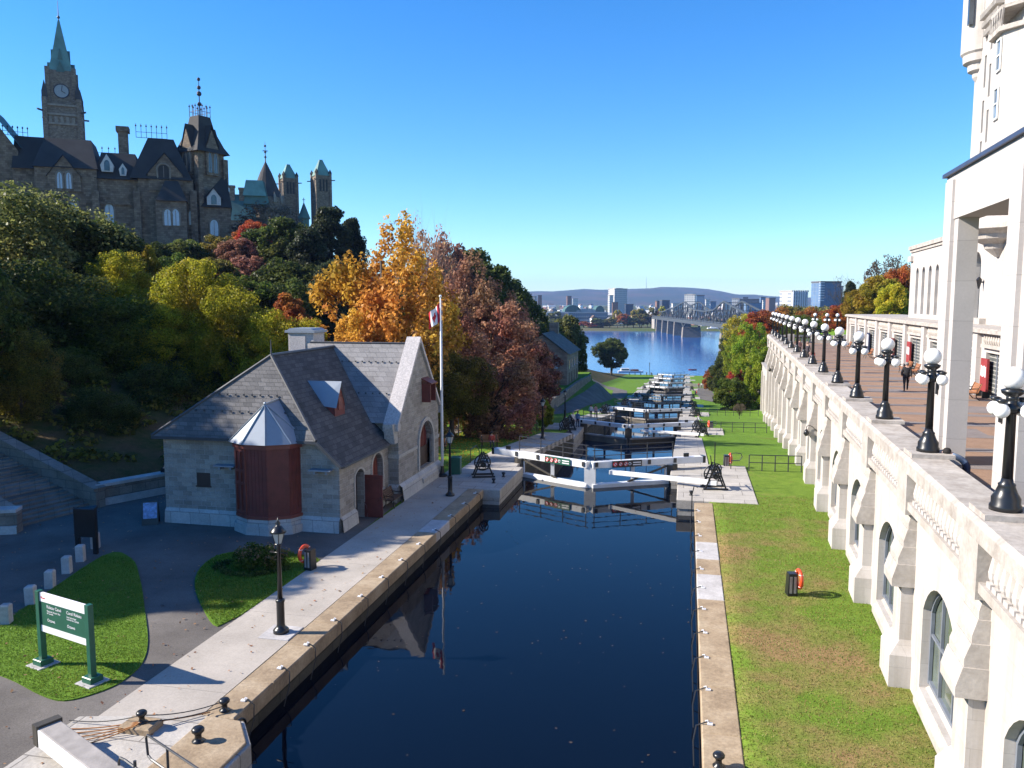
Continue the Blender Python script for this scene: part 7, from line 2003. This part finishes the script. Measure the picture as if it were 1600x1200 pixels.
MB().chbox((-13.55,22.75,0.0),(-12.47,23.85,0.06),0.01).build('lamp_slab', M['coping_grey'], label='pale square slab under the near lantern post', cat='stone slab')
# flagpole and flag
FP = empty('flagpole', (-14.95,47.45,0), label='tall white flagpole beside the lock house gable', cat='flagpole')
MB().tube([(-14.95,47.45,0),(-14.95,47.45,4.0),(-14.97,47.45,11.3)],[0.085,0.08,0.04],10).build('pole', M['pole_white'], FP, smooth=True)
MB().ball((-14.97,47.45,11.36),0.09,8).build('finial', M['pole_white'], FP, smooth=True)
MB().lathe([(0.3,0),(0.3,0.15),(0.14,0.25),(0.1,0.7)],(-14.95,47.45,0),10).build('base', M['iron'], FP)
# flag hanging limp: red, white with a red leaf, red
b = MB(); nu, nv = 24, 12; vs = []
for j in range(nv+1):
    for i in range(nu+1):
        s, t = i/nu, j/nv
        droop = -0.7*s**0.9
        x = -15.0 - 0.72*s - 0.06*math.sin(s*9+t*1.5)*s; y = 47.42 - 0.13*math.sin(s*11+t*2.2)*(0.3+0.7*s) - 0.1*s
        vs.append((x, y, 10.98 - 1.15*t*(1-0.15*s) + droop))
fs, ms = [], []
leaf = {(11,3),(12,3),(11,4),(12,4),(9,5),(10,5),(11,5),(12,5),(13,5),(14,5),(9,6),(10,6),(11,6),(12,6),(13,6),(14,6),(10,7),(11,7),(12,7),(13,7),(11,8),(12,8),(11,9)}
for j in range(nv):
    for i in range(nu):
        fs.append((j*(nu+1)+i, j*(nu+1)+i+1, (j+1)*(nu+1)+i+1, (j+1)*(nu+1)+i)); ms.append(0 if i < 6 or i >= 18 or (i,j) in leaf else 1)
b.v = [Vector(v) for v in vs]; b.f = fs; b.m = ms
b.build('flag', [M['flag_red'], M['flag_white']], smooth=True, label='red and white maple leaf flag hanging limp near the pole top', cat='flag')
MB().tube([(-14.86,47.45,0.9),(-14.88,47.45,11.1)],0.012,4).build('halyard', M['pole_white'], FP)
# life ring stands
def ring_stand(x, y, z, rz, label, side=-1):
    e = empty('life_ring_stand', (x,y,z), rz, label=label, cat='life ring', group='orange life rings on dark stands')
    b = MB(); b.add([(-0.19,-0.2,0),(0.19,-0.2,0),(0.19,0.2,0),(-0.19,0.2,0),(-0.15,-0.17,0.86),(0.17,-0.17,0.86),(0.17,0.17,0.86),(-0.15,0.17,0.86)],[(0,3,2,1),(4,5,6,7),(0,1,5,4),(1,2,6,5),(2,3,7,6),(3,0,4,7)]); b.build('stand', M['iron'], e, world=False, bevel=0.02)
    b = MB(); b.box((-0.12,-0.205,0.12),(-0.03,-0.195,0.76)); b.box((0.03,-0.205,0.12),(0.12,-0.195,0.76)); b.build('stand_panel', M['timber_grey'], e, world=False)
    b = MB(); b.torus((0.27*side,0,0.62),0.32,0.075,'x',22,8); r_ = b.build('life_ring', M['orange'], e, smooth=True, world=False)
    b = MB()
    for k in range(4):
        a = k*math.pi/2+0.78; b.torus((0.27*side,0.32*math.cos(a),0.62+0.32*math.sin(a)),0.079,0.012,'z' if abs(math.sin(a))<0.5 else 'z',10,4)
    b.build('ring_band', M['white_paint'], r_, world=False)
    return e
ring_stand(-15.0,29.4,0.03,R(-12),'orange life ring on a dark stand at the small lawn beside the walk',-1)
ring_stand(4.05,30.7,0,R(10),'orange life ring on a dark stand out on the worn hotel lawn',1)
ring_stand(2.75,54.6,T(2.75,54.6),R(10),'orange life ring on a dark stand by the looped railing, first right pier',1)
ring_stand(2.8,89.5,T(2.8,89.5),R(10),'orange life ring on a dark stand at the second right pier',-1)
ring_stand(2.6,225,T(2.6,225),R(10),'small far orange life ring stand down the right path',1)
# green park sign
s0, s1 = Vector((-18.9,19.61,0.05)), Vector((-16.61,18.95,0.05)); sd = (s1-s0).normalized(); sa = math.atan2(sd.y,sd.x); SL = (s1-s0).length
SG = empty('park_sign', s0, sa, label='green and white bilingual park sign on two green posts', cat='sign')
for x in (0,SL):
    b = MB(); b.box((x-0.085,-0.085,0),(x+0.085,0.085,2.32)); po = b.build('post', M['green_paint'], SG, world=False, bevel=0.01)
    b = MB(); b.chbox((x-0.2,-0.2,0),(x+0.2,0.2,0.2),0.02); b.build('post_base', M['green_paint'], po, world=False)
    b = MB(); b.chbox((x-0.34,-0.34,-0.05),(x+0.34,0.34,0.03),0.02); b.build('footing', M['coping_grey'], po, world=False)
b = MB(); b.box((0.085,-0.04,1.28),(SL-0.085,0.04,2.02)); b.build('panel', M['green_paint'], SG, world=False)
b = MB(); b.box((0.085,-0.045,2.02),(SL-0.085,0.045,2.28)); b.build('top_band', M['white_paint'], SG, world=False)
b = MB(); b.box((0.085,-0.045,1.08),(SL-0.085,0.045,1.28)); b.build('bottom_band', M['white_paint'], SG, world=False)
def text(body, size, x, z, mat, parent, y=-0.046):
    cu = bpy.data.curves.new('lettering','FONT'); cu.body = body; cu.size = size; cu.extrude = 0.002; cu.space_line = 0.9
    cu.materials.append(mat)
    o = bpy.data.objects.new('lettering', cu); COL.objects.link(o); mt_ = bpy.data.meshes.new_from_object(o.evaluated_get(bpy.context.evaluated_depsgraph_get())); bpy.data.objects.remove(o)
    o = bpy.data.objects.new('lettering', mt_); link(o, parent, False); o.location = (x, y, z); o.rotation_euler = (R(90),0,0); return o
for x, a, c in ((0.42,'Rideau Canal','National Historic Site\nof Canada'),(1.38,'Canal Rideau','Lieu historique\nnational du Canada')):
    text(a, 0.135, x, 1.86, M['white_paint'], SG); text(c, 0.075, x, 1.75, M['white_paint'], SG); text('Ottawa', 0.125, x, 1.45, M['white_paint'], SG)
b = MB(); b.box((0.16,-0.049,2.12),(0.20,-0.046,2.18)); b.box((0.215,-0.049,2.12),(0.36,-0.046,2.15)); b.build('red_mark', M['red_paint'], SG, world=False)
# dark map board
MBD = empty('notice_board', (-25.5,29.2,0.04), R(4), label='tall dark notice board on two legs at the end of the row of stone posts', cat='notice board')
for x in (-0.42,0.42):
    b = MB(); b.box((x-0.09,-0.07,0),(x+0.09,0.07,2.05)); b.build('leg', M['iron'], MBD, world=False)
b = MB(); b.box((-0.5,-0.1,0.75),(0.5,0.1,2.0)); b.add([(-0.52,-0.12,2.0),(0.52,-0.12,2.0),(0.52,0.12,2.0),(-0.52,0.12,2.0),(-0.52,0.12,2.0),(0.52,0.12,2.14)],[(0,1,2,3),(0,5,1),(0,3,5),(2,5,3),(1,5,2)]); b.build('board', M['iron'], MBD, world=False)
# stone posts
for i, (x, y) in enumerate(((-22.6,22.0),(-23.2,23.7),(-23.85,25.3),(-24.5,26.9),(-25.05,28.3),(-25.75,30.0))):
    o = MB().chbox((-0.16,-0.16,-0.05),(0.16,0.16,0.72),0.05).build('stone_post', M['coping_grey'], world=False, bevel=0.015)
    o.location = (x,y,0.0); o.rotation_euler = (random.uniform(-.03,.03),random.uniform(-.03,.03),R(20)); tag(o, '%s pale stone post along the edge of the sign lawn, from the near end' % ORD[i], 'stone post', 'stone posts along the sign lawn')
# A-board
AB = empty('sandwich_board', (-25.9,34.0,0.012), R(28), label='sandwich board with a blue poster by the corner of the lock house', cat='sandwich board')
b = MB(); b.add([(-0.38,-0.3,0),(0.38,-0.3,0),(0.38,0,1.15),(-0.38,0,1.15),(-0.38,-0.26,0),(0.38,-0.26,0),(0.38,0.03,1.15),(-0.38,0.03,1.15)],[(0,1,2,3),(7,6,5,4),(0,4,5,1),(1,5,6,2),(3,2,6,7),(0,3,7,4)]); b.build('front_panel', M['iron'], AB, world=False)
b = MB(); b.add([(-0.38,0.32,0),(0.38,0.32,0),(0.38,0.04,1.15),(-0.38,0.04,1.15)],[(0,1,2,3)]); b.build('back_panel', M['iron'], AB, world=False)
b = MB(); b.add([(-0.32,-0.223,0.32),(0.32,-0.223,0.32),(0.32,-0.03,1.08),(-0.32,-0.03,1.08)],[(0,1,2,3)]); b.build('poster', plain('blue_poster_paper',(0.20,0.34,0.60),0.5,var=0.4,sc=7), AB, world=False)
# flowering shrub on the small lawn
SH = empty('flowering_shrub', (-17.6,29.0,0), label='round flowering shrub with pinkish heads on the small lawn', cat='shrub')
rng = np.random.default_rng(12); C, Rr = [], []
for i in range(46):
    a, r_ = rng.uniform(0,6.28), 0.85*math.sqrt(rng.random()); C.append((-17.3+r_*math.cos(a)*1.25, 29.2+r_*math.sin(a)*0.9, 0.2+0.72*(1-(r_/1.0)**2)*rng.uniform(0.5,1))); Rr.append(rng.uniform(0.16,0.34))
o = bpy.data.objects.new('leaves', fast_mesh('shrub_leaves', clump_leaves(np.array(C),Rr,70,0.055,rng,(1,1,1.2),0.6,0.3))); o.data.materials.append(F['midgreen']); link(o, SH)
o = bpy.data.objects.new('flower_heads', fast_mesh('shrub_flowers', clump_leaves(np.array(C)[::2]+np.array([0.1,0,0.22]),Rr[::2],26,0.045,rng,(1,1,0.8),0.9,0.4))); o.data.materials.append(F['flower']); link(o, SH)
o = bpy.data.objects.new('low_leaves', fast_mesh('shrub_edge', clump_leaves(np.array([(-17.4+1.45*math.cos(a)*rng.uniform(0.7,1.15),28.8+0.85*math.sin(a),0.12) for a in np.linspace(2.6,6.6,26)]),[0.17]*26,60,0.05,rng,(1,1,0.9),0.5,0.3))); o.data.materials.append(F['darkgreen']); link(o, SH)
# benches, bins, picnic things
hb = dup(BN, (-15.35,39.9,0.03), R(90), 'slatted bench with iron legs against the lock house wall', None)
del hb['group']
for ch in hb.children:
    if ch.name.startswith(('seat','backrest')):
        ch.data = ch.data.copy(); ch.data.materials[0] = M['bench_brown']
lb = dup(BN, (-15.3,61.2,T(-15.3,61.2)), R(20), 'dark bench on the left lawn with a person in red on it', None); del lb['group']
person((-15.1,61.1,T(-15.1,61.1)), R(20), 'person in a red top seated on the lawn bench beside the first lock', (0.40,0.06,0.04), (0.05,0.05,0.06), pose='sit', h=1.72)
pt = dup(BN, (-18.2,56.5,T(-18.2,56.5)), R(10), 'thin grey bench in the tree shade on the left lawn', None); del pt['group']
b = MB(); b.box((-0.32,-0.3,0),(0.32,0.3,1.0)); b.prism([(-0.36,1.0),(0.36,1.0),(0.3,1.12),(-0.3,1.12)],'y',-0.34,0.34); o = b.build('green_bin', M['green_paint'], world=False, bevel=0.02, label='dark green bin at the foot of the flagpole', cat='bin'); o.location = (-14.3,48.3,0.03); o.rotation_euler = (0,0,0.1)
TC = empty('litter_bin', (-17.4,73.5,T(-17.4,73.5)), label='round metal litter bin with domed lid on the left lawn', cat='litter bin')
MB().lathe([(0.3,0),(0.33,0.05),(0.33,0.95),(0.3,1.0)],n=16).build('barrel', M['iron_rail'], TC, world=False, smooth=True); MB().lathe([(0.35,0.95),(0.35,1.1),(0.27,1.25),(0.05,1.3)],n=16).build('lid', M['zinc'], TC, world=False, smooth=True)
MB().lathe([(0.06,-0.2),(0.06,1.9),(0.01,1.92)],(-20.6,70.5,T(-20.6,70.5)),8).build('marker_post', M['white_paint'], label='thin white post standing under the rust trees', cat='post')
RL = empty('lawn_railing', (-17,78,-2.2), label='low dark railing along the path edge of the left lawn', cat='railing')
pts = [Vector((x,y,T(x,y))) for x, y in ((-20.4,74),(-19.2,75.5),(-17.9,77),(-16.5,78.5),(-15.0,80),(-14.6,78.6))]
b = MB(); U = Vector((0,0,1)); b.tube([p+U*1.0 for p in pts],0.03,6); b.tube([p+U*0.55 for p in pts],0.025,6); b.build('rail', M['iron_rail'], RL)
b = MB()
for p in pts: b.tube([p-U*0.1,p+U*1.0],0.032,6)
b.build('post', M['iron_rail'], RL)
GP = empty('guide_rail', (-14.4,52.5,0), label='thin bent black hand rail on the lawn left of the first gate', cat='railing')
b = MB(); b.tube([(-14.3,51.8,0),(-14.3,51.8,1.0),(-14.2,53.0,1.05),(-14.1,53.4,0.6),(-14.1,53.4,0)],0.03,6); b.build('rail', M['iron_rail'], GP)
# stairs and stone walls at the left
ST = empty('stone_stairs', (-33,33.8,0), label='shaded stone steps climbing the slope between two low walls', cat='stairs')
sd0 = Vector((-31.35,33.9,0)); sdir = Vector((-0.97,0.24,0)).normalized(); snor = Vector((0.24,0.97,0)).normalized()
b = MB()
for k in range(22):
    a = sd0 + sdir*(0.42*k); c = sd0 + sdir*(0.42*k+12 if k == 21 else 0.42*(k+1)+0.02); z = 0.125*(k+1)
    q = [a-snor*2.15, a+snor*2.15, c+snor*2.15, c-snor*2.15]
    b.add([(v.x,v.y,-0.5) for v in q]+[(v.x,v.y,z) for v in q],[(4,5,6,7),(0,1,5,4),(1,2,6,5),(2,3,7,6),(3,0,4,7)][0:5])
b.build('step', M['stonewall'], ST)
for s in (-1,1):
    b = MB(); p0 = sd0+snor*(2.4*s)-sdir*0.2; p1 = p0+sdir*9.6
    w = snor*0.28
    for za, zb_, inset, mt in ((None,None,0,'x'),):
        vs = [p0-w,p0+w,p1+w,p1-w]
        b.add([(v.x,v.y,-0.6) for v in vs]+[(vs[0].x,vs[0].y,0.95),(vs[1].x,vs[1].y,0.95),(vs[2].x,vs[2].y,3.45),(vs[3].x,vs[3].y,3.45)],[(4,5,6,7),(0,1,5,4),(1,2,6,5),(2,3,7,6),(3,0,4,7)])
    b.build('side_wall', M['stonewall'], ST)
    b = MB(); b.beam(p0+Vector((0,0,1.02)),p1+Vector((0,0,3.52)),0.72,0.16); b.build('wall_coping', M['stonewall'], ST)
def lowwall(p, q, h, label, t=0.6):
    p, q = Vector((*p,0)), Vector((*q,0)); d = (q-p).normalized(); n_ = Vector((d.y,-d.x,0))*t/2
    e = empty('low_wall', p, label=label, cat='low wall'); b = MB(); vs = [p-n_,p+n_,q+n_,q-n_]
    b.add([(v.x,v.y,-0.5) for v in vs]+[(v.x,v.y,h) for v in vs],[(4,5,6,7),(0,1,5,4),(1,2,6,5),(2,3,7,6),(3,0,4,7)]); b.build('wall', M['stonewall'], e)
    b = MB(); b.beam(p+Vector((0,0,h+0.08)),q+Vector((0,0,h+0.08)),t+0.16,0.16); b.build('coping', M['coping_grey'], e)
    b = MB(); m2 = Vector((d.y,-d.x,0))*(t/2+0.1); s_ = 1 if m2.y < 0 else -1; m2 = m2*s_; b.add([(p+m2)+Vector((0,0,-0.3)),(q+m2)+Vector((0,0,-0.3)),(q+m2)+Vector((0,0,0.38)),(p+m2)+Vector((0,0,0.38)),p+Vector((0,0,0.46)),q+Vector((0,0,0.46))],[(0,1,2,3),(3,2,5,4)]); b.build('plinth', M['coping_grey'], e)
lowwall((-31.2,36.4),(-28.6,41.6),1.05,'low coped stone wall from the stair foot to behind the lock house')
lowwall((-31.1,31.4),(-38,28.6),1.05,'low coped stone wall left of the stair foot, cut by the photo edge')
# ---------------------------------------------------------------- near pier, bollards, ropes, beam
NP = empty('near_pier', (-12.5,16,0), label='tan flagged stone pier with clipped corner in the lower left', cat='lock pier')
poly = [(-15.6,17.25),(-12.46,18.02),(-11.15,17.95),(-10.4,17.0),(-10.4,-6),(-15.6,-6)]
b = MB(); b.prism([(x*0.999,y-0.02) for x, y in poly],'z',-6,-0.5); b.build('wall', M['quaywall'], NP)
b = MB(); b.prism(poly,'z',-0.5,0.036); b.build('paving', M['flag'], NP, bevel=0.04)
b = MB(); b.prism([(-12.2,17.9),(-11.2,17.85),(-10.5,16.95),(-10.5,12),(-12.2,12)],'z',0.02,0.10); b.build('coping', M['coping'], NP, bevel=0.03)
def bollard(x, y, z, label, s=1.0, mat='iron'):
    s = s*0.72
    b = MB(); b.lathe([(0.2*s,0),(0.2*s,0.03*s),(0.12*s,0.06*s),(0.10*s,0.2*s),(0.13*s,0.27*s),(0.195*s,0.33*s),(0.2*s,0.40*s),(0.15*s,0.46*s),(0.03*s,0.48*s)],(x,y,z),14); return b.build('bollard', M[mat], smooth=True, label=label, cat='bollard', group='black iron mooring bollards')
bollard(-11.95,18.3,0.06,'black mushroom bollard at the quay corner behind the near pier')
p = at_z(222,1130,0.2); MB().chbox((p.x-0.5,p.y-0.28,0.0),(p.x+0.4,p.y+0.3,0.22),0.04).build('bollard_block', M['coping'], label='tan stone block under the roped bollard on the near pier', cat='stone block')
bollard(p.x,p.y,0.22,'black bollard on a tan stone block with ropes around it',0.95)
p2 = at_z(310,1158,0.1); bollard(p2.x,p2.y,0.10,'black bollard alone on the raised coping of the near pier',1.1)
bollard(0.95,18.5,0.05,'black bollard at the bottom edge on the hotel side quay')
bollard(-11.3,46.2,0.06,'black bollard on the left pier by the first gate, nearer the water',0.9); bollard(-11.1,48.0,0.06,'black bollard on the left pier behind the nearer one',0.9)
bollard(0.4,45.6,0.06,'black bollard at the corner of the first right pier',0.8)
RP = empty('mooring_ropes', (p.x,p.y,0.2), label='rust orange and dark ropes strung between the near bollards', cat='rope')
q0, q1 = Vector((p.x,p.y,0.42)), Vector((-11.95,18.3,0.32))
def sag(a, c, s, n=8): return [a.lerp(c,i/n)+Vector((0,0,-s*4*(i/n)*(1-i/n))) for i in range(n+1)]
b = MB(); b.tube(sag(q0,q1,0.12),0.014,5); b.tube(sag(q0-Vector((0,0.1,0.12)),q1-Vector((0,0.1,0.1)),0.1),0.014,5); b.tube(sag(q0,Vector((-15.6,16.9,0.1)),0.1),0.014,5); b.build('strand', M['hose'], RP)
b = MB()
for k in range(5): b.tube(sag(q0-Vector((0,0.05*k,0.16)),Vector((-15.3+0.2*k,16.6-0.16*k,0.06)),0.05),0.016,5)
b.tube(sag(q0-Vector((0,0.1,0.16)),q1+Vector((-0.3,-0.2,-0.24)),0.04),0.016,5); b.build('orange_strand', M['rope'], RP)
# heavy timber balance beam of the gate under the bridge
BB_ = empty('balance_beam', (-16,16.4,0), label='heavy white sided timber beam end at the lower left corner', cat='timber beam')
pa, pb_ = at_z(72,1128,0.72), at_z(200,1225,0.72); dd = (pb_-pa).normalized(); pb_ = pa + dd*6
b = MB(); b.beam(pa-Vector((0,0,0.22)),pb_-Vector((0,0,0.22)),0.52,0.44); b.build('timber', M['timber_grey'], BB_, bevel=0.03)
sn = Vector((dd.y,-dd.x,0)); sn = sn if sn.y < 0 else -sn
b = MB(); b.beam(pa+dd*0.25+sn*0.275-Vector((0,0,0.22)),pb_+sn*0.275-Vector((0,0,0.22)),0.03,0.42); b.build('white_side', M['timber_white'], BB_)
b = MB(); b.beam(pa-dd*0.04-Vector((0,0,0.2)),pa+dd*0.2-Vector((0,0,0.2)),0.6,0.52); b.build('iron_cap', M['timber_dark'], BB_)
b = MB(); b.beam(pa+dd*2-Vector((0,0,0.57)),pb_-Vector((0,0,0.57)),0.4,0.26); b.build('bearer', M['timber_dark'], BB_)
PR = empty('pipe_railing', (-12.5,14.5,0.1), label='looped steel pipe railing on the near pier', cat='railing')
r0, r1, r2 = at_z(228,1147,1.05), at_z(330,1215,1.05), at_z(185,1180,0.95)
ddr = (r1-r0).normalized(); r1 = r0+ddr*4.5
b = MB(); b.tube([Vector((r0.x,r0.y,0.55))+ddr*0.05, Vector((r0.x,r0.y,0.95)), r0+ddr*0.06, r1],0.028,6); b.tube([Vector((r0.x,r0.y,0.55))+ddr*0.05, Vector((r0.x,r0.y,0.5))+ddr*0.2, r1-Vector((0,0,0.55))],0.028,6); b.build('rail', M['iron_rail'], PR)
b = MB()
for t in (0.95,2.2,3.5): q = r0+ddr*t; b.tube([Vector((q.x,q.y,0.03)),q],0.03,6)
b.build('post', M['iron_rail'], PR)
r2b = r2+ddr*4
b = MB(); b.tube([Vector((r2.x,r2.y,0.03)),Vector((r2.x,r2.y,0.8)),r2+ddr*0.08+Vector((0,0,-0.03)),r2+ddr*0.3,r2b],0.028,6); b.tube([Vector((r2.x,r2.y,0.5)),r2b-Vector((0,0,0.45))],0.024,6)
for t in (0.75,2.0): q = r2+ddr*t; b.tube([Vector((q.x,q.y,0.03)),q+Vector((0,0,0.15))],0.035,6)
b.build('looped_rail', M['iron_rail'], PR)
# mooring hooks with short ropes along both quays
def hook(x, y, s, label, grp):
    e = empty('mooring_hook', (x,y,0.05), label=label, cat='mooring hook', group=grp)
    b = MB(); b.box((x-0.07,y-0.05,0.04),(x+0.07,y+0.05,0.075)); b.tube([(x+s*0.02,y,0.06),(x+s*0.06,y,0.14),(x+s*0.12,y,0.12)],0.022,6); b.build('cleat', M['white_paint'], e)
    b = MB(); b.tube([(x+s*0.02,y+0.12,0.06),(x+s*0.14,y-0.02,0.085),(x+s*0.35,y-0.05,0.0),(x+s*0.42,y-0.2,-0.35),(x+s*0.40,y-0.42,-0.7),(x+s*0.38,y-0.6,-1.05)],0.018,5); b.build('rope', M['hose'], e)
for i, y in enumerate((18.9,20.9,22.6,24.6,26.9,29.0,31.2,33.5,35.8,38.4,41.0,43.4)): hook(-11.75, y, 1, '%s mooring hook with hanging rope along the left quay edge, from the near end' % ORD[i], 'mooring hooks along the left quay')
for i, y in enumerate((20.4,22.3,24.4,26.3,28.4,30.6,32.8,35.2,37.6,40.0,42.2)): hook(0.8, y, -1, '%s mooring hook along the hotel side quay edge, from the near end' % ORD[i], 'mooring hooks along the hotel side quay')
b = MB(); b.tube([(0.75,44.0,0.9),(0.55,44.0,0.95),(0.45,44.0,0.5),(0.45,44.0,-1.0)],0.03,6); b.build('ladder_rail', M['iron'], label='bent black ladder rail at the corner of the first right pier', cat='ladder')
b = MB(); b.torus((-11.3,17.95,-0.25),0.3,0.035,'x',12,6,a0=0.2,a1=3.3); b.build('ladder_hoop', M['iron'], label='black hoop fixed to the clipped corner of the near pier', cat='ladder')
# ---------------------------------------------------------------- air
b = MB(); b.box((-9500,-90,-45),(9500,9600,260)); hz = b.build('haze', [bpy.data.materials.new('haze')], kind='stuff')
hm_ = hz.data.materials[0]; hm_.use_nodes = True; nt = hm_.node_tree; nt.nodes.clear()
vo = N(nt,'ShaderNodeVolumePrincipled'); vo.inputs['Color'].default_value = (0.36,0.55,1.0,1); vo.inputs['Density'].default_value = 0.00007; vo.inputs['Anisotropy'].default_value = 0.0
oo = N(nt,'ShaderNodeOutputMaterial'); nt.links.new(vo.outputs[0], oo.inputs['Volume'])
SC.cycles.volume_step_rate = 10; SC.cycles.volume_max_steps = 8
tag(hz, 'thin blue air over the river and the far hills', 'haze', kind='stuff')
